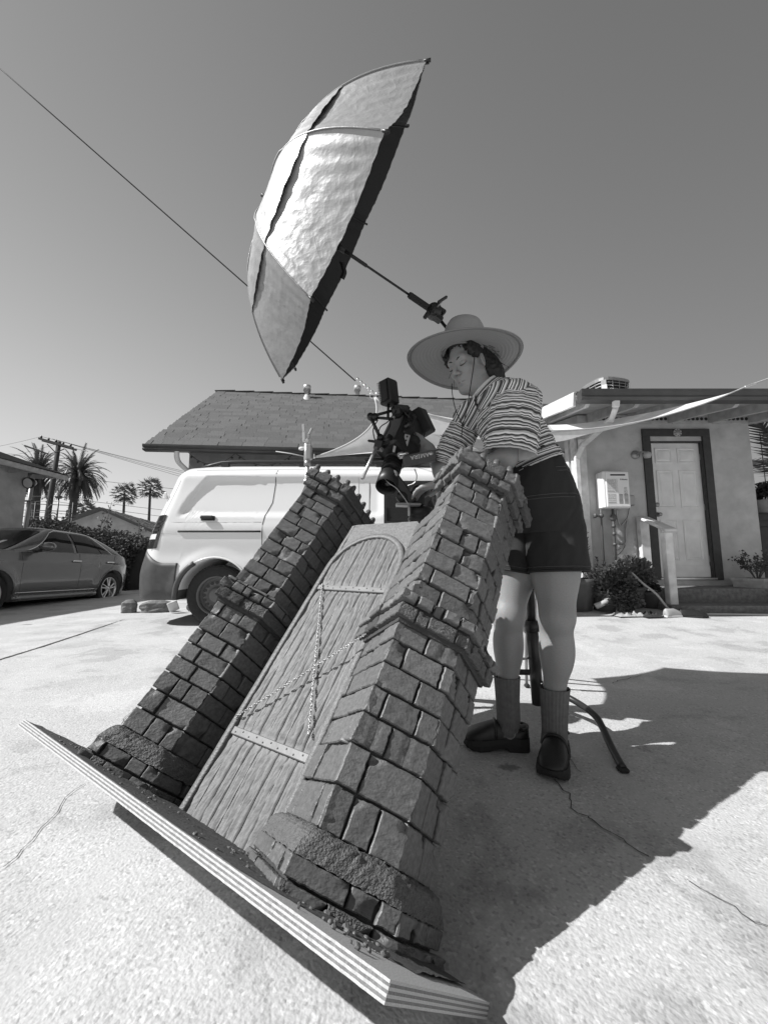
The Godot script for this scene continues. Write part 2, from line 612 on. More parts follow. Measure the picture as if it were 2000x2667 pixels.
const RT := [Vector2(-0.247, -0.109), Vector2(-0.13, -0.222), Vector2(-0.13, -0.385), Vector2(-0.40, -0.385), Vector2(-0.44, -0.25)]
const LT := [Vector2(-0.955, -0.079), Vector2(-0.845, -0.187), Vector2(-0.845, -0.385), Vector2(-1.06, -0.385), Vector2(-1.06, -0.16)]
const RT_ROWS := [0.111, 0.183, 0.258, 0.320, 0.377, 0.433, 0.491, 0.548]
const RT_UP := [0.622, 0.675, 0.728, 0.784, 0.845, 0.908, 0.969, 1.026, 1.084, 1.128]
const LT_ROWS := [0.111, 0.167, 0.224, 0.277, 0.326, 0.375, 0.424, 0.483, 0.540]
const LT_UP := [0.622, 0.670, 0.720, 0.772, 0.828, 0.881, 0.935, 0.985, 1.038, 1.089, 1.135]
var wob := FastNoiseLite.new()


func out2(poly: Array, i: int) -> Vector2:   # outward normal of side i (the polygons run clockwise seen from above, z towards the viewer)
	var d: Vector2 = (poly[(i + 1) % poly.size()] - poly[i]).normalized()
	var c := Vector2.ZERO
	for q in poly: c += q / poly.size()
	var n := Vector2(d.y, -d.x)
	return n if n.dot(poly[i] - c) > 0.0 else -n


func grow(poly: Array, by: float) -> Array:
	var r := []
	for i in poly.size():
		var a := out2(poly, (i + poly.size() - 1) % poly.size())
		var b := out2(poly, i)
		r.append(poly[i] + (a + b) / (1.0 + a.dot(b)) * by)
	return r


func prism_y(s: SurfaceTool, poly: Array, y0: float, y1: float, poly1 = null) -> void:
	if poly1 == null: poly1 = poly
	var c := Vector2.ZERO
	for q in poly: c += q / poly.size()
	var mid := xz(c, (y0 + y1) / 2.0)
	for i in poly.size():
		var j := (i + 1) % poly.size()
		quad_out(s, xz(poly[i], y0), xz(poly[j], y0), xz(poly1[j], y1), xz(poly1[i], y1), mid)
		tri_out(s, xz(c, y1), xz(poly1[i], y1), xz(poly1[j], y1), mid)
		tri_out(s, xz(c, y0), xz(poly[i], y0), xz(poly[j], y0), mid)


# one clay brick on a face: a is its lower left corner, u along the row, v up, n outwards
func brick(a: Vector3, u: Vector3, v: Vector3, n: Vector3, w: float, h: float, deep: float, jag: float, m: Material, parent: Node, called := "brick", proud := 0.0, cell := 0.009, bump := 0.0022) -> void:
	var nu := clampi(int(w / cell), 2, 14)
	var nv := clampi(int(h / cell), 2, 8)
	var sd := rng.randf() * 50.0
	var s := SurfaceTool.new()
	s.begin(Mesh.PRIMITIVE_TRIANGLES)
	s.set_smooth_group(0)
	var tilt := Vector2(rng.randf_range(-0.035, 0.035), rng.randf_range(-0.05, 0.05))
	var chip := rng.randi() % 7      # corners 0 to 3 are broken off, the rest whole
	var chip_r := rng.randf_range(0.010, 0.026)
	var split := rng.randf_range(0.25, 0.75) if rng.randf() < 0.28 and w > 0.06 else -1.0
	var pts := []
	var rnd := minf(0.0022, minf(w, h) * 0.09)
	var edge := func(p: Vector3) -> Vector3:
		var q := p * 90.0 + Vector3(sd, sd, 0)
		return Vector3(wob.get_noise_3dv(q), wob.get_noise_3dv(q + Vector3(31, 7, 3)), wob.get_noise_3dv(q * 1.3 + Vector3(5, 77, 9)))
	for j in nv + 1:
		var row := PackedVector3Array()
		for i in nu + 1:
			var x := rnd + (w - 2.0 * rnd) * i / nu
			var y := rnd + (h - 2.0 * rnd) * j / nv
			var p := a + u * x + v * y
			var e: Vector3 = edge.call(p)
			var border := i == 0 or j == 0 or i == nu or j == nv
			var k := 0.0016 + (jag if i == nu else jag * 0.25)
			var o := (u * e.x * k + v * e.y * 0.0018) if border else Vector3.ZERO
			var lift := proud + e.z * bump + (x - w / 2.0) * tilt.x + (y - h / 2.0) * tilt.y
			if chip < 4:
				var cd := Vector2(x - (w if chip % 2 else 0.0), y - (h if chip > 1 else 0.0)).length() + e.x * 0.006
				lift -= 0.011 * (1.0 - smoothstep(chip_r * 0.75, chip_r, cd))
			if split > 0.0 and absf(float(i) / nu - split) < 0.5 / nu: lift -= 0.0045
			row.append(p + o + n * lift)
		pts.append(row)
	for j in nv:
		for i in nu:
			quad(s, pts[j][i], pts[j][i + 1], pts[j + 1][i + 1], pts[j + 1][i])
	# the rounded rim and the sides
	var rim := []
	for i in nu + 1: rim.append(pts[0][i])
	for j in range(1, nv + 1): rim.append(pts[j][nu])
	for i in range(nu - 1, -1, -1): rim.append(pts[nv][i])
	for j in range(nv - 1, 0, -1): rim.append(pts[j][0])
	var mid := a + u * w / 2.0 + v * h / 2.0
	var side := []
	var back := []
	for p in rim:
		var d: Vector3 = p - mid
		var o := u * signf(d.dot(u)) * (rnd if absf(d.dot(u)) > w * 0.5 - rnd * 2.6 else 0.0) + v * signf(d.dot(v)) * (rnd if absf(d.dot(v)) > h * 0.5 - rnd * 2.6 else 0.0)
		side.append(p + o * 0.95 - n * rnd * 1.2)
		back.append(p + o - n * deep)
	s.set_smooth_group(-1)
	for i in rim.size():
		var k := (i + 1) % rim.size()
		quad(s, side[i], side[k], rim[k], rim[i])
	for i in rim.size():
		var k := (i + 1) % rim.size()
		quad(s, back[i], back[k], side[k], side[i])
	put(s, called, m, parent)


func brick_face(poly: Array, i: int, y0: float, y1: float, cuts: Array, parent: Node, jag := 0.0, proud := 0.0, mats := ["clay", "clay2", "clay3"], gap := 0.005, called := "brick", bump := 0.0022, flip := false) -> void:
	var a: Vector2 = poly[i]
	var b: Vector2 = poly[(i + 1) % poly.size()]
	var n2 := out2(poly, i)
	var u := xz((b - a).normalized(), 0.0)
	var n := xz(n2, 0.0)
	if u.cross(Vector3.UP).dot(n) < 0.0:
		u = -u
		a = b
	var len2: float = poly[i].distance_to(poly[(i + 1) % poly.size()])
	for k in cuts.size() - 1:
		var g0 := 0.0 if k == 0 else gap * 0.5
		var g1 := 0.0 if k == cuts.size() - 2 else gap * 0.5
		var x0: float = cuts[k] * len2 + g0
		var x1: float = cuts[k + 1] * len2 - g1
		brick(xz(a, y0 + gap * 0.5) + u * x0, u, Vector3.UP, n, x1 - x0, y1 - y0 - gap, 0.018, jag if k == cuts.size() - 2 else jag * 0.3, M[mats[rng.randi() % mats.size()]], parent, called, proud + rng.randf_range(-0.004, 0.004), 0.009, bump)


func bond(n: int, k: int) -> Array:
	var r := [0.0]
	if n <= 0:
		return [0.0, 1.0]
	var off := 0.5 if k % 2 else 0.0
	for i in n:
		var c := (i + 0.5 + off * 0.9) / n + rng.randf_range(-0.10, 0.10)
		if c > r[-1] + 0.16 and c < 0.86: r.append(c)
	r.append(1.0)
	return r


func tower(called: String, poly: Array, rows: Array, up: Array, cuts_low: Array, cuts_up: Array, faces: Array, root: Node, crown_poly: Array) -> Node3D:
	var t := Node3D.new()
	t.name = called
	root.add_child(t, true)
	# a recessed core shows dark in the joints
	var s := new_st()
	prism_y(s, grow(poly, -0.0145), 0.018, 1.0)
	prism_y(s, grow(crown_poly, -0.0145), 0.98, up[-1] + 0.01)
	put(s, "core", M.clay_dark, t)
	for set_ in [[rows, cuts_low], [up, cuts_up]]:
		for k in set_[0].size() - 1:
			var y0: float = set_[0][k]
			var y1: float = set_[0][k + 1]
			for f in faces:
				if y0 > 1.0 and f != 0: brick_face(crown_poly, f, y0, y1, bond(2, k + f), t, 0.003, 0.0, ["clay2", "clay", "clay2"], 0.004)
				elif f == 0: brick_face(poly, 0, y0, y1, set_[1][k % set_[1].size()], t, 0.006)
				else: brick_face(poly, f, y0, y1, bond(2, k + f), t, 0.003, 0.0, ["clay2", "clay", "clay2"], 0.004)
	# belt half way up: corbelled blocks under two broad merlons with a gap between
	var yb: float = rows[-1]
	var yt: float = up[0]
	var belt := grow(poly, 0.022)
	var lip := grow(poly, 0.032)
	s = new_st()
	prism_y(s, grow(poly, 0.006), yb - 0.012, yb + 0.028, grow(poly, 0.018))
	prism_y(s, grow(poly, 0.012), yb + 0.028, yt - 0.016)
	put(s, "belt_core", M.clay_dark, t)
	for f in faces:
		var gap_mid := [0.0, 0.22, 0.44, 0.58, 0.80, 1.0] if f == 0 else [0.0, 0.3, 0.55, 0.8, 1.0]
		brick_face(belt, f, yb - 0.004, yb + 0.034, bond(4, 1), t, 0.004, 0.0, ["clay_rough", "clay_dark", "clay_rough"], 0.004, "corbel_brick", 0.004)
		brick_face(lip, f, yb + 0.034, yb + 0.066, gap_mid, t, 0.005, 0.0, ["clay", "clay2", "clay3"], 0.007, "belt_brick", 0.003)
		brick_face(belt, f, yb + 0.066, yt - 0.002, bond(3, 0), t, 0.004, 0.0, ["clay", "clay3"], 0.006, "belt_brick", 0.003)
	# crown: two flared courses and small merlons
	var yc: float = up[-1]
	var c1 := grow(crown_poly, 0.020)
	var c2 := grow(crown_poly, 0.036)
	s = new_st()
	prism_y(s, grow(crown_poly, 0.0), yc - 0.006, yc + 0.022, grow(crown_poly, 0.014))
	prism_y(s, grow(crown_poly, 0.014), yc + 0.022, yc + 0.088, grow(crown_poly, 0.022))
	put(s, "crown_core", M.clay_dark, t)
	for f in faces:
		brick_face(c1, f, yc - 0.004, yc + 0.036, bond(3, 1), t, 0.003, 0.004, ["clay_rough", "clay2"], 0.005, "crown_brick", 0.004)
		brick_face(c2, f, yc + 0.036, yc + 0.092, bond(3, 0), t, 0.003, 0.0, ["clay_rough", "clay"], 0.005, "crown_brick", 0.005)
		var a: Vector2 = c2[f]
		var b: Vector2 = c2[(f + 1) % c2.size()]
		var n := maxi(2, int(a.distance_to(b) / 0.045))
		for k in n:
			var q := a.lerp(b, (k + 0.5) / n) - out2(c2, f) * 0.014
			s = new_st(true)
			var d := (b - a).normalized()
			var tw := Basis(xz(d, 0), Vector3.UP, xz(Vector2(d.y, -d.x), 0))
			var rings := []
			for e in [[0.0, 1.15], [0.012, 1.0], [0.026, 0.92], [0.033, 0.6]]:
				var ring := PackedVector3Array()
				for c in 8:
					var an := TAU * c / 8.0
					var rr: float = 0.0125 * e[1] * (0.9 + 0.25 * hash1(k * 7.0 + c + f * 3.0 + q.x * 90.0))
					ring.append(xz(q, yc + 0.085 + e[0]) + tw * Vector3(cos(an) * rr, 0, -sin(an) * rr * 1.2))
				rings.append(ring)
			loft(s, rings)
			put(s, "merlon", M.clay2, t)
	# flared foot with a sloped, hacked shoulder
	var foot := grow(poly, 0.030)
	var foot2 := grow(poly, 0.040)
	s = new_st()
	prism_y(s, grow(foot, -0.014), 0.0, 0.062)
	prism_y(s, grow(foot, -0.012), 0.062, 0.113, grow(poly, -0.008))
	put(s, "foot_core", M.clay_dark, t)
	for f in faces:
		brick_face(foot2, f, 0.018, 0.036, bond(4, 0), t, 0.006, 0.0, ["clay2", "clay_rough"], 0.004, "foot_stone", 0.005)
		brick_face(foot, f, 0.036, 0.070, bond(3, f), t, 0.004, 0.0, ["clay", "clay2"], 0.005, "foot_stone", 0.002)
		var n2 := out2(poly, f)
		var a2: Vector2 = foot[f]
		var b2: Vector2 = foot[(f + 1) % foot.size()]
		var a1: Vector2 = grow(poly, 0.003)[f]
		var b1: Vector2 = grow(poly, 0.003)[(f + 1) % foot.size()]
		s = new_st(true)
		var fl := xz((b2 - a2).normalized(), 0).cross(Vector3.UP).dot(xz(n2, 0)) < 0.0
		grid(s, 34, 9, func(uu: float, vv: float) -> Vector3:
			var x := 1.0 - uu if fl else uu
			var lo := xz(a2.lerp(b2, x), 0.068)
			var hi := xz(a1.lerp(b1, x), 0.112)
			var p := lo.lerp(hi, vv) + Vector3(0, 0.010 * sin(vv * PI), 0) + xz(n2, 0) * 0.008 * sin(vv * PI) * smoothstep(0.0, 0.1, minf(uu, 1.0 - uu))
			var e := (wob.get_noise_3dv(p * 260.0) * 0.006 + absf(wob.get_noise_3dv(p * 520.0)) * 0.005) * smoothstep(0.0, 0.06, minf(uu, 1.0 - uu))
			return p + (xz(n2, 0) + Vector3.UP) * 0.6 * e)
		put(s, "hacked_shoulder", M.clay_rough, t)
	return t


func build_castle() -> void:
	wob.seed = 5
	wob.frequency = 1.0
	wob.fractal_octaves = 3
	var X := Vector3(0.826428, 0, 0.563042)
	var U := Vector3(0.372845, 0.749329, -0.547259)
	var Z := X.cross(U)
	var root := thing("castle_model", "leaning clay castle gate model with two brick towers on a plywood board", "castle model", Vector3.ZERO)
	root.transform = Transform3D(Basis(X, U, Z), Vector3(-0.003367, 0.266, -0.493877))
	build_board(root)
	var low_r := [[0.0, 0.30, 0.62, 1.0], [0.0, 0.29, 1.0], [0.0, 0.44, 1.0], [0.0, 0.22, 0.72, 1.0], [0.0, 0.58, 1.0], [0.0, 0.25, 0.84, 1.0], [0.0, 0.5, 1.0]]
	var up_r := [[0.0, 0.46, 1.0], [0.0, 0.2, 0.9, 1.0], [0.0, 0.52, 1.0], [0.0, 0.12, 0.6, 1.0], [0.0, 0.46, 0.8, 1.0], [0.0, 0.3, 1.0], [0.0, 0.6, 1.0], [0.0, 0.42, 1.0], [0.0, 0.33, 0.72, 1.0], [0.0, 0.14, 0.55, 1.0]]
	tower("right_tower", RT, RT_ROWS, RT_UP, low_r, up_r, [0, 1, 4], root, [RT[0], RT[1], RT[2], Vector2(-0.30, -0.385), Vector2(-0.344, -0.179)])
	var low_l := [[0.0, 0.42, 0.75, 1.0], [0.0, 0.34, 1.0], [0.0, 0.36, 0.62, 1.0], [0.0, 0.5, 1.0], [0.0, 0.36, 1.0], [0.0, 0.2, 0.72, 1.0], [0.0, 0.48, 1.0], [0.0, 0.18, 0.66, 1.0]]
	var up_l := [[0.0, 0.45, 0.8, 1.0], [0.0, 0.5, 1.0], [0.0, 0.2, 0.6, 1.0], [0.0, 0.48, 1.0], [0.0, 0.36, 0.8, 1.0], [0.0, 0.55, 1.0], [0.0, 0.42, 1.0], [0.0, 0.27, 0.84, 1.0], [0.0, 0.48, 1.0], [0.0, 0.3, 1.0]]
	tower("left_tower", LT, LT_ROWS, LT_UP, low_l, up_l, [0, 1], root, LT)
	build_gate(root)


func build_board(root: Node) -> void:
	# 18 mm plywood: seven plies, pale and dark in turn, each ragged at the saw cut
	var t := Node3D.new()
	t.name = "plywood_board"
	root.add_child(t, true)
	var th := 0.0195
	for k in 7:
		var s := new_st()
		var y0 := th * k / 7.0
		var y1 := th * (k + 1) / 7.0
		var n := 160
		var front := []
		for i in n + 1:
			var x := 0.004 - 1.291 * i / n
			front.append(Vector2(x, (0.0 if k % 2 == 0 else -0.0012) + wob.get_noise_2d(x * 70.0, k * 9.0) * 0.0026))
		var poly := [Vector2(0.004, -0.398)]
		poly.append_array(front)
		poly.append(Vector2(-1.287, -0.398))
		for i in poly.size():
			var a: Vector2 = poly[i]
			var b: Vector2 = poly[(i + 1) % poly.size()]
			quad_out(s, xz(a, y0), xz(b, y0), xz(b, y1), xz(a, y1), Vector3(-0.64, y0, -0.2))
		for i in n:
			var a: Vector2 = front[i]
			var b: Vector2 = front[i + 1]
			quad_out(s, xz(a, y1), xz(b, y1), Vector3(b.x, y1, -0.398), Vector3(a.x, y1, -0.398), Vector3(a.x, -1, -0.2))
			quad_out(s, xz(a, y0), xz(b, y0), Vector3(b.x, y0, -0.398), Vector3(a.x, y0, -0.398), Vector3(a.x, 1, -0.2))
		put(s, "ply", M.ply_light if k % 2 == 0 else M.ply_dark, t)
	# dark painted earth on top, stopping raggedly short of the bare right end and the front edge
	var s := new_st(true)
	grid(s, 120, 20, func(u: float, v: float) -> Vector3:
		var x := lerpf(-1.27, -0.035, u)
		var edge := 0.010 + 0.05 * smoothstep(0.55, 0.0, 1.0 - u + 0.45) + absf(wob.get_noise_1d(x * 50.0)) * 0.012
		if u > 0.8: edge += (u - 0.8) * 0.75
		var z := lerpf(-edge, -0.39, v)
		return Vector3(x, th + 0.0006 + (0.003 + wob.get_noise_2d(x * 120.0, z * 120.0) * 0.003) * smoothstep(0.0, 0.12, v), z))
	put(s, "painted_earth", M.soil, t)
	s = new_st()
	for i in 150:
		var x := rng.randf_range(-1.2, -0.06)
		var z := rng.randf_range(-0.16, -0.03)
		var r := rng.randf_range(0.0015, 0.005)
		box(s, Vector3(x, th + r * 0.6, z), Vector3(r * 2, r * 1.5, r * 1.6), r * 0.4, Basis.from_euler(Vector3(rng.randf(), rng.randf() * 6, rng.randf())))
	tag(put(s, "crumbs", M.clay2, t), "", "", "", "stuff")


func build_gate(root: Node) -> void:
	var g := Node3D.new()
	g.name = "gate"
	root.add_child(g, true)
	var zd := -0.252
	# the wall between the towers, with its broken top
	var s := new_st()
	prism_y(s, [Vector2(-0.752, -0.262), Vector2(-0.41, -0.262), Vector2(-0.41, -0.385), Vector2(-0.752, -0.385)], 0.018, 1.046)
	prism_y(s, [Vector2(-0.86, -0.335), Vector2(-0.75, -0.335), Vector2(-0.75, -0.383), Vector2(-0.86, -0.383)], 0.018, 1.040)
	put(s, "backing_wall", M.clay, g)
	s = new_st(true)
	# plastered spandrel around the arch: a sheet with the arched opening cut out of it
	var cx := -0.588
	var hw := 0.150
	var spring := 0.817
	var n := 40
	for i in n:
		var a0 := PI * i / n
		var a1 := PI * (i + 1) / n
		var rows := 8
		for j in rows:
			var f := func(a: float, v: float) -> Vector3:
				var inner := Vector2(cx + cos(a) * hw, spring + sin(a) * hw)
				var d := Vector2(cos(a), sin(a))
				var k := 9.0
				if absf(d.x) > 1e-4: k = minf(k, ((-0.43 if d.x > 0 else -0.754) - inner.x) / d.x)
				if d.y > 1e-4: k = minf(k, (1.05 - inner.y) / d.y)
				var q := inner + d * k * v
				return Vector3(q.x, q.y, zd + 0.004 + wob.get_noise_2d(q.x * 60.0, q.y * 60.0) * 0.0022)
			quad(s, f.call(a0, float(j) / rows), f.call(a0, float(j + 1) / rows), f.call(a1, float(j + 1) / rows), f.call(a1, float(j) / rows))
	put(s, "spandrel", M.clay, g)
	s = new_st(true)
	grid(s, 50, 14, func(u: float, v: float) -> Vector3:
		var x := lerpf(-0.86, -0.41, u)
		var z := lerpf(-0.249 - 0.08 * smoothstep(-0.74, -0.77, x), -0.386, v)
		return Vector3(x, 1.049 + wob.get_noise_2d(x * 55.0, z * 55.0) * 0.007 + absf(wob.get_noise_2d(x * 150.0, z * 150.0)) * 0.004, z))
	put(s, "broken_wall_top", M.clay_rough, g)
	for e in [[-0.70, 0.0], [-0.655, 0.3]]:
		s = new_st(true)
		tube(s, [Vector3(e[0], 1.045, -0.30), Vector3(e[0] - 0.004, 1.075, -0.31), Vector3(e[0] - 0.012 * e[1], 1.095, -0.318)], 0.0015, 6)
		put(s, "wire_pin", M.wire, g)
	# arch surround
	s = new_st(true)
	var prof := [Vector2(0.0, 0.0), Vector2(0.0, 0.012), Vector2(0.004, 0.015), Vector2(0.018, 0.015), Vector2(0.022, 0.011), Vector2(0.022, 0.0)]
	var rings := []
	var path := []
	for k in 24: path.append([Vector2(cx + hw, lerpf(0.02, spring, k / 24.0)), Vector2(1, 0)])
	for k in 41:
		var a := PI * k / 40.0
		path.append([Vector2(cx + cos(a) * hw, spring + sin(a) * hw), Vector2(cos(a), sin(a))])
	for k in range(1, 25): path.append([Vector2(cx - hw, lerpf(spring, 0.02, k / 24.0)), Vector2(-1, 0)])
	for q in path:
		var ring := PackedVector3Array()
		for p in prof:
			var w: Vector2 = q[0] + q[1] * (p.x - 0.004)
			ring.append(Vector3(w.x, w.y, zd + p.y + wob.get_noise_2d(w.x * 90.0, w.y * 90.0) * 0.001))
		rings.append(ring)
	loft(s, rings, true, false)
	put(s, "arch_surround", M.clay, g)
	# planks: each carved in deep wandering ridges
	var count := 9
	for k in count:
		var x0 := cx - hw + 2.0 * hw * k / count + 0.0006
		var x1 := cx - hw + 2.0 * hw * (k + 1) / count - 0.0006
		s = new_st(true)
		grid(s, 12, 150, func(u: float, v: float) -> Vector3:
			var x := lerpf(x0, x1, u)
			var dx := clampf((x - cx) / hw, -0.9999, 0.9999)
			var top := spring + hw * sqrt(1.0 - dx * dx) - 0.002
			var y := lerpf(0.0195, top, v)
			var ph := (x - cx) * 300.0 + wob.get_noise_2d(x * 5.0, y * 5.0) * 4.5 + wob.get_noise_2d(x * 6.0, y * 20.0) * 1.0
			var saw := fposmod(ph / TAU, 1.0)
			var hh := (smoothstep(0.0, 0.16, saw) * (1.0 - 0.75 * saw)) * 0.0095
			hh += wob.get_noise_2d(x * 260.0, y * 60.0) * 0.0009
			for ys in [0.222, 0.725]:
				hh *= 1.0 - 0.55 * (1.0 - smoothstep(0.016, 0.03, absf(y - ys)))
			if u < 0.02 or u > 0.98: hh -= 0.002
			return Vector3(x, y, zd + 0.001 + hh))
		put(s, "plank", M.plank, g)
	s = new_st(true)
	grid(s, 5, 120, func(u: float, v: float) -> Vector3:
		var y := lerpf(0.0195, 1.045, v)
		var x := lerpf(-0.7385, -0.756 - absf(wob.get_noise_1d(y * 40.0)) * 0.010, u)
		return Vector3(x, y, zd + 0.006 - 0.012 * pow(u, 4.0) + wob.get_noise_2d(x * 200.0, y * 60.0) * 0.002))
	put(s, "chipped_edge", M.clay3, g)
	for y in [0.222, 0.725]:
		var st := Node3D.new()
		st.name = "iron_strap"
		g.add_child(st, true)
		s = new_st()
		box(s, Vector3(cx, y, zd + 0.007), Vector3(hw * 2.0 - 0.006, 0.021, 0.008), 0.002)
		put(s, "band", M.strap, st)
		for i in 10:
			s = new_st(true)
			ball(s, Vector3(cx - hw + 0.02 + i * 0.0288, y + (0.003 if i % 2 else -0.003), zd + 0.011), 0.0026, 8)
			put(s, "rivet", M.strap, st)
	# two chains crossed over the door
	var za := zd + 0.016
	chain(g, Vector3(-0.716, 0.735, za), Vector3(-0.462, 0.268, za + 0.004), 0.004)
	chain(g, Vector3(-0.742, 0.250, za + 0.004), Vector3(-0.400, 0.555, za + 0.030), 0.002)
	# pebbles and crumbs at the feet of the towers
	s = new_st()
	for i in 70:
		var q: Vector2 = Vector2(rng.randf_range(-0.46, -0.1), 0)
		q.y = -0.25 + rng.randf_range(0.0, 0.18)
		var r := rng.randf_range(0.002, 0.006)
		if q.y < -0.06 - (q.x + 0.3) * 1.0 and q.x > -0.4: continue
		box(s, Vector3(q.x, 0.0195 + r * 0.6, q.y), Vector3(r * 2, r * 1.4, r * 1.7), r * 0.4, Basis.from_euler(Vector3(rng.randf(), rng.randf() * 6, 0)))
	tag(put(s, "rubble", M.clay, g), "", "", "", "stuff")


func chain(parent: Node, a: Vector3, b: Vector3, sag: float) -> void:
	var s := new_st(true)
	var n := int(a.distance_to(b) / 0.0052)
	var down := Vector3(-0.1, -0.2, -0.1)
	for i in n:
		var t0 := float(i) / n
		var t1 := float(i + 1) / n
		var p := a.lerp(b, t0) + down * sag * 4.0 * t0 * (1.0 - t0)
		var q := a.lerp(b, t1) + down * sag * 4.0 * t1 * (1.0 - t1)
		var f := frame_at(q - p, Vector3(0, 0, 1))
		var tw := Basis(f.z, i * 1.1) * f
		var c := (p + q) / 2.0
		var ring := []
		for k in 8:
			var an := TAU * k / 8.0
			ring.append(c + tw.z * cos(an) * 0.0040 + tw.x * sin(an) * 0.0024)
		ring.append(ring[0])
		tube(s, ring, 0.00105, 5, false)
	put(s, "chain", M.chain, parent)

# ---------------------------------------------------------------- part helpers

func bxp(parent: Node, called: String, m: Material, at: Vector3, size: Vector3, b := 0.0, turn := Basis()) -> MeshInstance3D:
	var s := new_st()
	box(s, at, size, b, turn)
	return put(s, called, m, parent)


func tbp(parent: Node, called: String, m: Material, pts: Array, rad, n := 8) -> MeshInstance3D:
	var s := new_st(true)
	tube(s, pts, rad, n)
	return put(s, called, m, parent)


func curve(pts: Array, n := 6) -> Array:
	var c := Curve3D.new()
	for i in pts.size():
		var d: Vector3 = (pts[mini(i + 1, pts.size() - 1)] - pts[maxi(i - 1, 0)]) / 6.0
		c.add_point(pts[i], -d, d)
	var out := []
	for i in pts.size() - 1:
		for k in n: out.append(c.sample(i, float(k) / n))
	out.append(pts[-1])
	return out


# a wall in the plane z with rectangular openings [x0, x1, y0, y1], d thick towards -z
func wall_with_holes(s: SurfaceTool, x0: float, x1: float, y0: float, y1: float, z: float, d: float, holes: Array) -> void:
	var xs := [x0, x1]
	var ys := [y0, y1]
	for h in holes:
		xs.append_array([h[0], h[1]])
		ys.append_array([h[2], h[3]])
	xs.sort(); ys.sort()
	for i in xs.size() - 1:
		for j in ys.size() - 1:
			if xs[i + 1] - xs[i] < 1e-4 or ys[j + 1] - ys[j] < 1e-4: continue
			var c := Vector2((xs[i] + xs[i + 1]) / 2.0, (ys[j] + ys[j + 1]) / 2.0)
			var hole := false
			for h in holes:
				if c.x > h[0] and c.x < h[1] and c.y > h[2] and c.y < h[3]: hole = true
			if hole: continue
			quad(s, Vector3(xs[i], ys[j], z), Vector3(xs[i + 1], ys[j], z), Vector3(xs[i + 1], ys[j + 1], z), Vector3(xs[i], ys[j + 1], z))
			quad(s, Vector3(xs[i], ys[j], z - d), Vector3(xs[i], ys[j + 1], z - d), Vector3(xs[i + 1], ys[j + 1], z - d), Vector3(xs[i + 1], ys[j], z - d))
	for h in holes:
		var m := Vector3((h[0] + h[1]) / 2.0, (h[2] + h[3]) / 2.0, z - d / 2.0)
		var c := [Vector3(h[0], h[2], z), Vector3(h[1], h[2], z), Vector3(h[1], h[3], z), Vector3(h[0], h[3], z)]
		for k in 4:
			var a: Vector3 = c[k]
			var b: Vector3 = c[(k + 1) % 4]
			quad_out(s, a, b, b - Vector3(0, 0, d), a - Vector3(0, 0, d), a + b - m - Vector3(0, 0, d / 2.0))


# ---------------------------------------------------------------- the house with the shingled roof behind the van

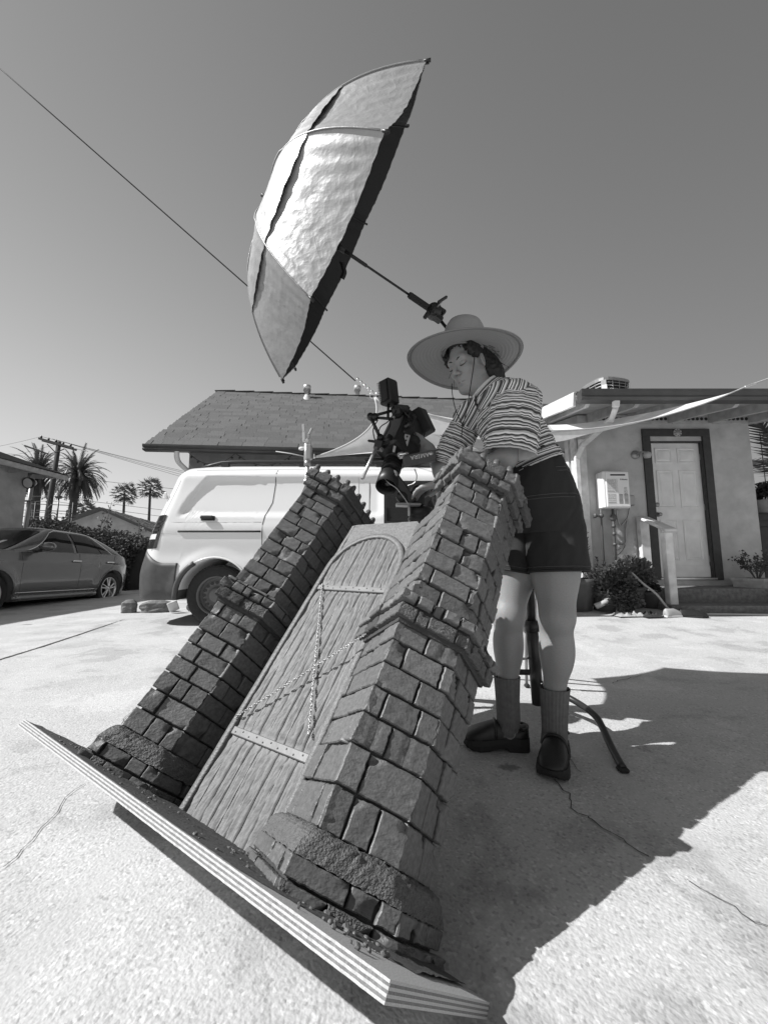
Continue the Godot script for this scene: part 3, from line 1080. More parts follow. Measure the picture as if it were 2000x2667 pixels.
func build_main_house() -> void:
	var h := thing("shingled_house", "long low house with dark shingled roof and gutter behind the white van", "house", Vector3(-4.30, 0, -7.0), deg_to_rad(5.0))
	# local: x along the eave, z towards the viewer
	var L := 9.6
	var run := 3.2
	var y0 := 2.80
	var rise := 2.40
	var s := new_st()
	quad(s, Vector3(0.5, -0.3, -0.62), Vector3(L, -0.3, -0.62), Vector3(L, 3.14, -0.62), Vector3(0.5, 3.14, -0.62))
	quad(s, Vector3(0.5, -0.3, -6.0), Vector3(0.5, -0.3, -0.62), Vector3(0.5, 2.72, -0.62), Vector3(0.5, 2.72, -6.0))
	tri(s, Vector3(0.5, 2.72, -6.0), Vector3(0.5, 2.72, -0.62), Vector3(0.5, 5.0, -3.2))
	tri(s, Vector3(0.5, 2.72, -0.62), Vector3(0.5, 3.14, -0.62), Vector3(0.5, 5.0, -3.2))
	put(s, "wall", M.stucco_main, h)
	s = new_st()
	var n := Vector3(0, run, rise).normalized()
	var roof := Node3D.new()
	roof.name = "roof"
	h.add_child(roof, true)
	# deck, soffit and the far slope
	quad(s, Vector3(0, y0, 0), Vector3(L, y0, 0), Vector3(L, y0 + rise, -run), Vector3(0.16, y0 + rise, -run))
	quad(s, Vector3(L, y0 + rise, -run), Vector3(L, y0, -2.0 * run), Vector3(0, y0, -2.0 * run), Vector3(0.16, y0 + rise, -run))
	quad(s, Vector3(0.16, y0 + rise - 0.1, -run), Vector3(L, y0 + rise - 0.1, -run), Vector3(L, y0 - 0.1, 0), Vector3(0, y0 - 0.1, 0))
	quad(s, Vector3(0, y0 - 0.12, 0), Vector3(0, y0, 0), Vector3(0.16, y0 + rise, -run), Vector3(0.16, y0 + rise - 0.14, -run))
	put(s, "deck", M.fascia, roof)
	# shingles: laid in courses, each tab its own piece for the nearest courses
	var courses := 26
	var up := Vector3(0, rise, -run) / courses
	var tilt := Basis(Vector3.RIGHT, n, Vector3.RIGHT.cross(n))
	var along := up.length()
	var tabs := {}
	var mats := [M.shingle, M.shingle2, M.shingle3]
	var far := [new_st(), new_st(), new_st()]
	var count := 0
	for c in courses:
		var x := -0.03 + 0.16 * c / courses - rng.randf() * 0.3
		while x < 7.4:
			var w: float = [0.18, 0.22, 0.28, 0.34][rng.randi() % 4]
			var x0 := maxf(x, -0.03 + 0.16 * c / courses)
			var x1 := x + w - 0.006
			x += w
			if x1 - x0 < 0.05: continue
			var lift := 0.010 + rng.randf() * 0.012
			var at := Vector3((x0 + x1) / 2.0, y0, 0.03) + up * (c + 0.52) + n * lift
			var t2 := tilt * Basis(Vector3.RIGHT, deg_to_rad(6.5))
			var k := rng.randi() % 3
			if c < 12 and count < 295:
				count += 1
				var key := snappedf(x1 - x0, 0.02)
				if not tabs.has(key):
					var q := new_st()
					box(q, Vector3.ZERO, Vector3(key, 0.017, along * 1.06), 0.003)
					q.generate_normals()
					tabs[key] = q.commit()
				var o := put_mesh(tabs[key], "shingle", mats[k], roof)
				o.transform = Transform3D(t2, at)
			else:
				box(far[k], at, Vector3(x1 - x0, 0.017, along * 1.06), 0.0, t2)
	for k in 3: tag(put(far[k], "upper_shingles", mats[k], roof), "", "", "", "stuff")
	var rs := new_st()
	for k in 30:
		box(rs, Vector3(0.2 + k * 0.25, y0 + rise + 0.018 + 0.012 * (k % 2), -run), Vector3(0.28, 0.02, 0.2), 0.004, Basis(Vector3(0, 0, 1), 0.05))
	put(rs, "ridge_caps", M.shingle, roof)
	# gutter: a pressed profile along the eave
	s = new_st()
	prism(s, [Vector2(0, 0), Vector2(0.11, 0.005), Vector2(0.13, 0.03), Vector2(0.115, 0.055), Vector2(0.135, 0.085), Vector2(0.135, 0.115), Vector2(0.125, 0.115), Vector2(0.0, 0.10)], Vector3(-0.02, y0 - 0.125, 0.0), Vector3(0, 0, 1), Vector3.UP, Vector3(L, 0, 0))
	put(s, "gutter", M.fascia, h)
	tbp(h, "downspout", M.white_trim, curve([Vector3(0.55, 2.70, 0.05), Vector3(0.55, 2.58, 0.05), Vector3(0.57, 2.48, -0.05), Vector3(0.66, 2.36, -0.35), Vector3(0.70, 2.30, -0.55), Vector3(0.70, 2.1, -0.58), Vector3(0.70, 0.2, -0.58)], 4), 0.045, 8)
	for k in 2:
		var v := thing("roof_vent", ["short metal roof vent with pale flashing cone, the left one on the ridge", "round metal vent cap standing behind the ridge, the right one"][k], "roof vent", Vector3.ZERO, 0.0, "roof vents")
		v.position = h.transform * [Vector3(2.52, y0 + rise - 0.28, -run + 0.36), Vector3(3.86, y0 + rise - 0.06, -run - 0.05)][k]
		s = new_st(true)
		if k == 0:
			lathe(s, [Vector2(0.17, -0.13), Vector2(0.15, -0.08), Vector2(0.07, 0.1), Vector2(0.06, 0.13)], 14)
			put(s, "flashing_cone", M.white_trim, v)
			s = new_st(true)
		lathe(s, [Vector2(0.06, 0.0), Vector2(0.06, 0.22), Vector2(0.085, 0.22), Vector2(0.085, 0.25), Vector2(0.10, 0.25), Vector2(0.10, 0.38), Vector2(0.09, 0.40), Vector2(0.0, 0.41)], 14)
		put(s, "cap", M.metal_light, v)
	# string lights swagging below the eave
	var sl := thing("string_lights", "thin dark string of small bulbs swagged under the shingled house's gutter", "string lights")
	var hooks := [Vector3(0.70, 2.70, -0.05), Vector3(1.55, 2.70, -0.05), Vector3(2.6, 2.70, -0.05)]
	s = new_st(true)
	var b := new_st(true)
	for k in 2:
		var pts := []
		for i in 15:
			var t := i / 14.0
			var p: Vector3 = hooks[k].lerp(hooks[k + 1], t) - Vector3(0, 4.0 * t * (1.0 - t) * 0.22, 0)
			pts.append(h.transform * p)
			if i % 2: ball(b, h.transform * (p - Vector3(0, 0.03, 0)), 0.022, 6)
		tube(s, pts, 0.006, 5)
	put(s, "cord", M.wire, sl)
	put(b, "bulbs", M.dark_metal, sl)


# ---------------------------------------------------------------- the small addition with the white door

const AZ := -5.7          # its front wall
const AXL := 2.88
const AXR := 5.42

func roof_y(z: float) -> float:
	return 2.70 + 0.19 * (-4.5 - z)


func build_addition() -> void:
	var a := thing("house_addition", "pale stucco addition with low sloped roof, dark gutter and white panelled door", "house")
	var top := roof_y(AZ) - 0.05
	var hole := [3.93, 4.70, 0.48, 2.48]
	var s := new_st()
	wall_with_holes(s, AXL, AXR, -0.2, top, AZ, 0.16, [hole])
	# right end
	quad(s, Vector3(AXR, -0.2, AZ), Vector3(AXR, -0.2, -9.0), Vector3(AXR, roof_y(-9.0), -9.0), Vector3(AXR, top, AZ))
	# left side, with a window
	var wz := [-6.15, -7.1]
	quad(s, Vector3(AXL, -0.2, wz[0]), Vector3(AXL, -0.2, AZ), Vector3(AXL, top, AZ), Vector3(AXL, roof_y(wz[0]) - 0.05, wz[0]))
	quad(s, Vector3(AXL, -0.2, -9.0), Vector3(AXL, -0.2, wz[1]), Vector3(AXL, roof_y(wz[1]) - 0.05, wz[1]), Vector3(AXL, roof_y(-9.0) - 0.05, -9.0))
	quad(s, Vector3(AXL, -0.2, wz[1]), Vector3(AXL, -0.2, wz[0]), Vector3(AXL, 1.35, wz[0]), Vector3(AXL, 1.35, wz[1]))
	quad(s, Vector3(AXL, 2.45, wz[1]), Vector3(AXL, 2.45, wz[0]), Vector3(AXL, roof_y(wz[0]) - 0.05, wz[0]), Vector3(AXL, roof_y(wz[1]) - 0.05, wz[1]))
	for z in wz: quad(s, Vector3(AXL, 1.35, z), Vector3(AXL + 0.14, 1.35, z), Vector3(AXL + 0.14, 2.45, z), Vector3(AXL, 2.45, z))
	quad(s, Vector3(AXL + 0.16, -0.2, -5.9), Vector3(AXR - 0.1, -0.2, -5.9), Vector3(AXR - 0.1, 2.6, -5.9), Vector3(AXL + 0.16, 2.6, -5.9))
	put(s, "wall", M.stucco, a)
	# side window
	var win := Node3D.new()
	win.name = "window"
	a.add_child(win, true)
	s = new_st()
	for e in [[1.35, 1.42], [2.38, 2.45], [1.87, 1.92]]:
		box(s, Vector3(AXL - 0.005, (e[0] + e[1]) / 2.0, (wz[0] + wz[1]) / 2.0), Vector3(0.08, e[1] - e[0], wz[0] - wz[1]), 0.006)
	for z in wz: box(s, Vector3(AXL - 0.008, 1.9, z + (0.04 if z < -7.0 else -0.04)), Vector3(0.08, 1.1, 0.08), 0.006)
	put(s, "frame", M.white_trim, win)
	bxp(win, "pane", M.car_glass, Vector3(AXL + 0.05, 1.9, -6.62), Vector3(0.008, 1.0, 0.9))
	# corner boards
	bxp(a, "corner_board", M.white_trim, Vector3(AXL - 0.03, 1.25, AZ - 0.10), Vector3(0.05, 2.7, 0.12), 0.006)
	bxp(a, "corner_board", M.white_trim, Vector3(AXL - 0.028, 1.25, AZ - 0.30), Vector3(0.045, 2.7, 0.11), 0.006)
	bxp(a, "corner_board", M.white_trim, Vector3(AXL + 0.035, 1.2, AZ + 0.022), Vector3(0.10, 2.6, 0.04), 0.006)
	# roof
	var roof := Node3D.new()
	roof.name = "roof"
	a.add_child(roof, true)
	var rx0 := 2.30
	var rx1 := 6.4
	s = new_st()
	prism(s, [Vector2(-4.5, roof_y(-4.5)), Vector2(-9.0, roof_y(-9.0)), Vector2(-9.0, roof_y(-9.0) - 0.035), Vector2(-4.5, roof_y(-4.5) - 0.035)], Vector3(rx0, 0, 0), Vector3(0, 0, 1), Vector3.UP, Vector3(rx1 - rx0, 0, 0))
	put(s, "soffit_boards", M.soffit, roof)
	s = new_st()
	prism(s, [Vector2(-4.49, roof_y(-4.49) + 0.02), Vector2(-9.0, roof_y(-9.0) + 0.02), Vector2(-9.0, roof_y(-9.0) + 0.002), Vector2(-4.49, roof_y(-4.49) + 0.002)], Vector3(rx0 - 0.02, 0, 0), Vector3(0, 0, 1), Vector3.UP, Vector3(rx1 - rx0 + 0.02, 0, 0))
	put(s, "roofing", M.roof_far, roof)
	for k in 7:
		var x := rx0 + 0.12 + k * 0.60
		s = new_st()
		prism(s, [Vector2(-4.56, roof_y(-4.56) - 0.036), Vector2(-5.69, roof_y(-5.69) - 0.036), Vector2(-5.69, roof_y(-5.69) - 0.17), Vector2(-4.62, roof_y(-4.62) - 0.15), Vector2(-4.56, roof_y(-4.56) - 0.11)], Vector3(x, 0, 0), Vector3(0, 0, 1), Vector3.UP, Vector3(0.055, 0, 0))
		put(s, "rafter", M.soffit, roof)
		if k < 5 and k > 0:
			# the vent block between two rafters, bored with round holes
			var bx0 := x + 0.06
			bxp(roof, "vent_block", M.soffit, Vector3(bx0 + 0.27, roof_y(AZ) - 0.115, AZ + 0.012), Vector3(0.535, 0.14, 0.02), 0.003)
			s = new_st()
			for i in 8:
				lathe(s, [Vector2(0.0, 0.0), Vector2(0.024, 0.0), Vector2(0.024, 0.004), Vector2(0.0, 0.004)], 10, Transform3D(Basis(Vector3.RIGHT, PI / 2), Vector3(bx0 + 0.05 + i * 0.064, roof_y(AZ) - 0.115, AZ + 0.0235)))
			put(s, "vent_holes", M.black_soft, roof)
	bxp(roof, "rake_board", M.white_trim, Vector3(rx0 - 0.02, roof_y(-6.7) - 0.06, -6.72), Vector3(0.035, 0.17, 4.42), 0.004, Basis(Vector3.RIGHT, atan(0.19)))
	s = new_st()
	prism(s, [Vector2(0, 0), Vector2(0.10, 0.005), Vector2(0.12, 0.03), Vector2(0.105, 0.06), Vector2(0.125, 0.10), Vector2(0.125, 0.135), Vector2(0.115, 0.135), Vector2(0.0, 0.125)], Vector3(rx0 - 0.02, 2.565, -4.49), Vector3(0, 0, 1), Vector3.UP, Vector3(rx1 - rx0 + 0.02, 0, 0))
	put(s, "gutter", M.fascia, roof)
	# downspout bending back to the corner
	s = new_st()
	for seg in [[Vector3(2.70, 2.60, -4.42), Vector3(2.70, 2.50, -4.44)], [Vector3(2.70, 2.50, -4.44), Vector3(2.74, 2.42, -4.60)], [Vector3(2.74, 2.42, -4.60), Vector3(2.83, 2.36, -5.5)], [Vector3(2.83, 2.36, -5.5), Vector3(2.80, 2.2, -5.62)], [Vector3(2.80, 2.22, -5.62), Vector3(2.80, 0.3, -5.62)]]:
		beam(s, seg[0], seg[1], 0.075, 0.055, Vector3(0.0, 0.3, 1.0), 0.012)
	put(s, "downspout", M.white_trim, a)
	# door, trim, threshold
	var d := Node3D.new()
	d.name = "door"
	a.add_child(d, true)
	var dx0 := 3.93
	var dw := 0.77
	var dy0 := 0.48
	var dh := 2.0
	var dz := AZ - 0.05
	s = new_st()
	box(s, Vector3(dx0 + dw / 2.0, dy0 + dh / 2.0, dz - 0.02), Vector3(dw - 0.006, dh - 0.006, 0.036), 0.002)
	put(s, "leaf", M.door_white, d)
	for px in [[0.125, 0.444], [0.556, 0.895]]:
		for py in [[0.047, 0.160], [0.215, 0.495], [0.584, 0.88]]:
			var x0: float = dx0 + px[0] * dw
			var x1: float = dx0 + px[1] * dw
			var y1: float = dy0 + dh * (1.0 - py[0])
			var y0: float = dy0 + dh * (1.0 - py[1])
			s = new_st()
			# moulded border and raised field
			var o := [Vector2(x0, y0), Vector2(x1, y0), Vector2(x1, y1), Vector2(x0, y1)]
			var steps := [[0.0, 0.0], [0.0, 0.010], [0.012, 0.012], [0.022, 0.0015], [0.034, 0.0015], [0.05, 0.009]]
			var rings := []
			for e in steps:
				var i: float = e[0]
				var r := PackedVector3Array()
				for q in [Vector2(x0 + i, y0 + i), Vector2(x1 - i, y0 + i), Vector2(x1 - i, y1 - i), Vector2(x0 + i, y1 - i)]: r.append(Vector3(q.x, q.y, dz - 0.002 + e[1]))
				rings.append(r)
			loft(s, rings, true)
			put(s, "panel", M.door_white, d)
	bxp(d, "kick_sweep", M.door_white, Vector3(dx0 + dw / 2.0, dy0 + 0.09, dz + 0.004), Vector3(dw - 0.02, 0.16, 0.012), 0.002)
	var kn := Node3D.new()
	kn.name = "handle"
	d.add_child(kn, true)
	s = new_st(true)
	lathe(s, [Vector2(0.034, 0.0), Vector2(0.034, 0.008), Vector2(0.014, 0.012), Vector2(0.012, 0.035), Vector2(0.026, 0.045), Vector2(0.028, 0.06), Vector2(0.02, 0.072), Vector2(0.0, 0.075)], 16, Transform3D(Basis(Vector3.RIGHT, PI / 2), Vector3(4.0, 1.39, dz)))
	put(s, "knob", M.metal_mid, kn)
	s = new_st(true)
	lathe(s, [Vector2(0.032, 0.0), Vector2(0.032, 0.012), Vector2(0.026, 0.02), Vector2(0.0, 0.022)], 16, Transform3D(Basis(Vector3.RIGHT, PI / 2), Vector3(4.0, 1.535, dz)))
	put(s, "deadbolt", M.metal_mid, kn)
	for y in [2.25, 1.5, 0.75]: bxp(d, "hinge", M.metal_mid, Vector3(4.69, y, dz + 0.012), Vector3(0.016, 0.09, 0.016), 0.003)
	bxp(a, "door_casing", M.dark_trim, Vector3(3.872, 1.50, AZ + 0.012), Vector3(0.115, 2.1, 0.03), 0.004)
	bxp(a, "door_casing", M.dark_trim, Vector3(4.758, 1.50, AZ + 0.012), Vector3(0.115, 2.1, 0.03), 0.004)
	bxp(a, "door_casing", M.dark_trim, Vector3(4.315, 2.607, AZ + 0.012), Vector3(1.0, 0.112, 0.03), 0.004)
	bxp(a, "door_jamb", M.dark_trim, Vector3(4.315, 2.470, AZ - 0.02), Vector3(0.76, 0.02, 0.05))
	for x in [3.936, 4.694]: bxp(a, "door_jamb", M.dark_trim, Vector3(x - 0.004 * signf(x - 4.3), 1.48, AZ - 0.02), Vector3(0.012, 2.0, 0.05))
	bxp(a, "threshold", M.metal_light, Vector3(4.315, 0.468, AZ - 0.01), Vector3(0.80, 0.024, 0.10), 0.004)
	bxp(a, "vent_plate", M.dark_metal, Vector3(4.95, 0.28, AZ + 0.006), Vector3(0.1, 0.12, 0.012), 0.003)
	# octagonal plaque over the door
	var pl := thing("octagonal_plaque", "small octagonal plaque with a round centre over the white door", "plaque")
	s = new_st()
	lathe(s, [Vector2(0.0, 0.0), Vector2(0.062, 0.0), Vector2(0.062, 0.012), Vector2(0.054, 0.016), Vector2(0.03, 0.012), Vector2(0.0, 0.012)], 8, Transform3D(Basis(Vector3.RIGHT, PI / 2) * Basis(Vector3.UP, PI / 8), Vector3(4.33, 2.60, AZ + 0.028)))
	put(s, "plate", M.gray_plastic, pl)
	s = new_st(true)
	lathe(s, [Vector2(0.036, 0.0), Vector2(0.036, 0.008), Vector2(0.026, 0.011), Vector2(0.0, 0.018)], 20, Transform3D(Basis(Vector3.RIGHT, PI / 2), Vector3(4.33, 2.60, AZ + 0.040)))
	put(s, "centre", M.metal_mid, pl)
	s = new_st()
	for k in 8:
		var an := TAU * k / 8.0
		box(s, Vector3(4.33 + cos(an) * 0.047, 2.60 + sin(an) * 0.047, AZ + 0.043), Vector3(0.012, 0.010, 0.004), 0.001, Basis(Vector3(0, 0, 1), an))
	put(s, "trigrams", M.black, pl)
	# steps
	var st := thing("door_steps", "rough concrete double step below the white door", "steps")
	s = new_st()
	prism(s, [Vector2(3.62, AZ), Vector2(5.15, AZ), Vector2(5.15, -5.13), Vector2(3.62, -5.13)], Vector3(0, 0.10, 0), Vector3.RIGHT, Vector3(0, 0, 1), Vector3(0, 0.27, 0))
	put(s, "upper_step", M.concrete_step, st)
	s = new_st()
	prism(s, [Vector2(3.4, -5.12), Vector2(5.75, -5.12), Vector2(5.75, -4.78), Vector2(3.4, -4.78)], Vector3(0, 0.03, 0), Vector3.RIGHT, Vector3(0, 0, 1), Vector3(0, 0.165, 0))
	put(s, "lower_step", M.concrete_step, st)
	build_wall_fittings()


func text_mesh(parent: Node, called: String, txt: String, m: Material, at: Vector3, height: float, turn := Basis(), bold := false) -> void:
	var t := TextMesh.new()
	var f := SystemFont.new()
	f.font_names = PackedStringArray(["Droid Sans"])
	if bold: f.font_weight = 700
	t.font = f
	t.text = txt
	t.font_size = 64
	t.pixel_size = height / 46.0
	t.depth = 0.0012
	t.curve_step = 3.0
	var o := put_mesh(t, called, m, parent)
	o.transform = Transform3D(turn, at)


func build_wall_fittings() -> void:
	var s: SurfaceTool
	# tankless heater
	var w := thing("water_heater", "white box water heater with printed labels on the stucco wall", "water heater", Vector3(3.275, 1.72, AZ))
	bxp(w, "case", M.white_plastic, Vector3(0, 0, 0.10), Vector3(0.37, 0.53, 0.20), 0.014)
	bxp(w, "front_cover", M.white_plastic, Vector3(0.012, 0.0, 0.205), Vector3(0.325, 0.50, 0.018), 0.006)
	bxp(w, "exhaust_slot", M.black, Vector3(0.02, 0.205, 0.214), Vector3(0.21, 0.022, 0.006), 0.002)
	bxp(w, "label_sheet", label_mat(), Vector3(-0.062, 0.055, 0.2155), Vector3(0.145, 0.19, 0.002))
	bxp(w, "label_sheet", label_mat(), Vector3(-0.08, -0.115, 0.2155), Vector3(0.105, 0.10, 0.002))
	bxp(w, "label_bar", M.gray_plastic, Vector3(-0.08, -0.19, 0.2155), Vector3(0.11, 0.014, 0.002))
	bxp(w, "warning_label", label_mat(), Vector3(0.118, -0.02, 0.2155), Vector3(0.04, 0.10, 0.002))
	text_mesh(w, "maker_name", "Paloma", M.black, Vector3(0.10, 0.14, 0.2155), 0.021, Basis(), true)
	for k in 8:
		for c in 2: bxp(w, "louvre_slot", M.black_soft, Vector3(0.045 + c * 0.075, -0.075 - k * 0.0175, 0.2145), Vector3(0.055, 0.007, 0.003))
	var pp := thing("heater_pipes", "dark valves and pipes running down from the water heater", "pipes")
	tbp(pp, "cold_pipe", M.pipe, [Vector3(3.10, 1.46, AZ + 0.08), Vector3(3.10, 1.36, AZ + 0.08), Vector3(3.10, 0.3, AZ + 0.07)], 0.013)
	s = new_st(true)
	ball(s, Vector3(3.10, 1.36, AZ + 0.085), 0.035, 10)
	tube(s, [Vector3(3.10, 1.36, AZ + 0.085), Vector3(3.01, 1.355, AZ + 0.10)], 0.014, 8)
	lathe(s, [Vector2(0.0, -0.012), Vector2(0.035, -0.012), Vector2(0.035, 0.012), Vector2(0.0, 0.012)], 12, Transform3D(Basis(Vector3(0, 0, 1), PI / 2), Vector3(3.0, 1.355, AZ + 0.10)))
	put(s, "cold_valve", M.pipe, pp)
	tbp(pp, "gas_pipe", M.pipe, [Vector3(3.265, 1.46, AZ + 0.09), Vector3(3.262, 1.2, AZ + 0.09), Vector3(3.255, 0.3, AZ + 0.08)], 0.018)
	s = new_st(true)
	ball(s, Vector3(3.265, 1.33, AZ + 0.09), 0.045, 10, Vector3(1, 1.3, 1))
	for y in [1.21, 1.10, 0.95]: lathe(s, [Vector2(0.0, -0.02), Vector2(0.026, -0.02), Vector2(0.026, 0.02), Vector2(0.0, 0.02)], 10, Transform3D(Basis(), Vector3(3.262, y, AZ + 0.09)))
	put(s, "gas_valve", M.pipe, pp)
	tbp(pp, "flexible_hose", M.metal_mid, curve([Vector3(3.32, 1.46, AZ + 0.09), Vector3(3.325, 1.33, AZ + 0.09), Vector3(3.36, 1.22, AZ + 0.08), Vector3(3.42, 1.26, AZ + 0.07), Vector3(3.47, 1.31, AZ + 0.06), Vector3(3.485, 1.27, AZ + 0.05), Vector3(3.455, 1.15, AZ + 0.05), Vector3(3.445, 0.98, AZ + 0.05), Vector3(3.41, 0.955, AZ + 0.03)]), 0.014)
	tbp(pp, "thin_cable", M.wire, curve([Vector3(3.545, 1.50, AZ + 0.03), Vector3(3.52, 1.38, AZ + 0.02), Vector3(3.49, 1.28, AZ + 0.02), Vector3(3.46, 0.98, AZ + 0.02), Vector3(3.38, 0.84, AZ + 0.02), Vector3(3.31, 0.80, AZ + 0.02), Vector3(3.27, 0.86, AZ + 0.03)]), 0.004, 5)
	tbp(pp, "thin_cable", M.wire, curve([Vector3(3.415, 0.955, AZ + 0.01), Vector3(3.33, 0.95, AZ + 0.01), Vector3(3.33, 0.87, AZ + 0.01), Vector3(3.39, 0.90, AZ + 0.01)]), 0.003, 5)
	var eb := thing("outlet_box", "small grey outlet box with cover right of the water heater", "outlet box", Vector3(3.56, 1.585, AZ))
	bxp(eb, "box", M.metal_mid, Vector3(0, 0, 0.025), Vector3(0.115, 0.15, 0.05), 0.01)
	bxp(eb, "cover", M.gray_plastic, Vector3(0.004, 0, 0.055), Vector3(0.10, 0.13, 0.012), 0.01)
	var wl := thing("wall_lamp", "round outdoor wall lamp fitting left of the door casing", "wall lamp", Vector3(3.70, 2.27, AZ))
	s = new_st(true)
	lathe(s, [Vector2(0.065, 0.0), Vector2(0.062, 0.02), Vector2(0.03, 0.035), Vector2(0.0, 0.04)], 16, Transform3D(Basis(Vector3.RIGHT, PI / 2), Vector3.ZERO))
	put(s, "base_plate", M.metal_mid, wl)
	tbp(wl, "arm", M.metal_mid, curve([Vector3(0, 0, 0.03), Vector3(0.03, 0.02, 0.10), Vector3(0.08, 0.0, 0.14)]), 0.012)
	s = new_st(true)
	lathe(s, [Vector2(0.02, 0.03), Vector2(0.05, 0.01), Vector2(0.055, -0.02), Vector2(0.04, -0.06), Vector2(0.0, -0.065)], 14, Transform3D(Basis(), Vector3(0.085, -0.02, 0.14)))
	put(s, "shade", M.gray_plastic, wl)
	# handrail
	var r := thing("handrail", "white wooden handrail with square post beside the steps", "handrail")
	bxp(r, "post", M.white_trim, Vector3(3.545, 0.62, -4.97), Vector3(0.10, 0.92, 0.10), 0.008)
	bxp(r, "wall_post", M.white_trim, Vector3(3.70, 0.95, AZ + 0.055), Vector3(0.13, 0.78, 0.09), 0.008)
	s = new_st()
	beam(s, Vector3(3.70, 1.345, AZ + 0.03), Vector3(3.56, 1.10, -4.90), 0.145, 0.04, Vector3.UP, 0.012)
	put(s, "rail", M.white_trim, r)
	# condenser on the roof
	var az := -6.5
	var ay := roof_y(az) + 0.03
	var ac := thing("condenser_unit", "grey louvred air conditioner unit on the addition's roof", "air conditioner", Vector3(3.78, ay, az), 0.25)
	ac.scale = Vector3(0.78, 0.80, 0.78)
	var prof := func(r_: float) -> Array:
		var o := []
		for k in 32:
			var an := TAU * k / 32.0
			var c := cos(an)
			var q := sin(an)
			var rr := r_ / pow(pow(absf(c), 4.0) + pow(absf(q), 4.0), 0.25)
			o.append(Vector3(c * rr, 0, q * rr))
		return o
	s = new_st()
	var rings := []
	for y in [0.0, 0.06]:
		var ring := PackedVector3Array()
		for p in prof.call(0.40): ring.append(p + Vector3(0, y, 0))
		rings.append(ring)
	loft(s, rings)
	put(s, "base_pan", M.metal_mid, ac)
	s = new_st()
	rings = []
	for e in [[0.06, 0.36], [0.70, 0.36]]:
		var ring := PackedVector3Array()
		for p in prof.call(e[1]): ring.append(p + Vector3(0, e[0], 0))
		rings.append(ring)
	loft(s, rings)
	put(s, "coil", M.black_soft, ac)
	s = new_st()
	rings = []
	for e in [[0.68, 0.40], [0.74, 0.40], [0.78, 0.36], [0.79, 0.2]]:
		var ring := PackedVector3Array()
		for p in prof.call(e[1]): ring.append(p + Vector3(0, e[0], 0))
		rings.append(ring)
	loft(s, rings)
	put(s, "lid", M.metal_mid, ac)
	var q: Array = prof.call(0.395)
	s = new_st()
	for k in 32:
		if k % 8 == 4:
			var p: Vector3 = q[k]
			box(s, p * 0.985 + Vector3(0, 0.37, 0), Vector3(0.10, 0.64, 0.03), 0.006, Basis(Vector3.UP, -atan2(p.z, p.x) + PI / 2))
	put(s, "corner_posts", M.metal_light, ac)
	s = new_st()
	for k in 32:
		var a: Vector3 = q[k]
		var b: Vector3 = q[(k + 1) % 32]
		for j in 9:
			var y := 0.10 + j * 0.066
			quad(s, a + Vector3(0, y, 0), b + Vector3(0, y, 0), b * 0.97 + Vector3(0, y + 0.022, 0), a * 0.97 + Vector3(0, y + 0.022, 0))
		if k % 2 == 0: box(s, a + Vector3(0, 0.37, 0), Vector3(0.006, 0.62, 0.006))
	put(s, "louvres", M.metal_light, ac)
	bxp(ac, "maker_plate", M.white_plastic, Vector3(0.06, 0.42, 0.402), Vector3(0.18, 0.07, 0.012), 0.01)
	bxp(ac, "service_label", M.white_plastic, Vector3(-0.335, 0.5, 0.345), Vector3(0.10, 0.16, 0.004), 0.0, Basis(Vector3.UP, -PI / 4))


var label_cache: StandardMaterial3D

func label_mat() -> StandardMaterial3D:
	if label_cache: return label_cache
	# rows of fine print too small to read
	var im := Image.create(128, 128, false, Image.FORMAT_RGB8)
	im.fill(Color(0.86, 0.86, 0.86))
	var y := 6
	while y < 120:
		var h := 2 if hash1(y) < 0.75 else 5
		var x := 6
		while x < 118:
			var w := 3 + int(hash1(x * 3.1 + y) * 9.0)
			if hash1(x + y * 7.7) > 0.18: im.fill_rect(Rect2i(x, y, mini(w, 120 - x), h), Color(0.42, 0.42, 0.42))
			x += w + 2
		y += h + 4
	var m := plain(0.8, 0.5)
	m.albedo_texture = ImageTexture.create_from_image(im)
	m.uv1_triplanar = true
	m.uv1_scale = Vector3.ONE / 0.15
	label_cache = m
	return m

# ---------------------------------------------------------------- the house at the left edge, the neighbour, the street

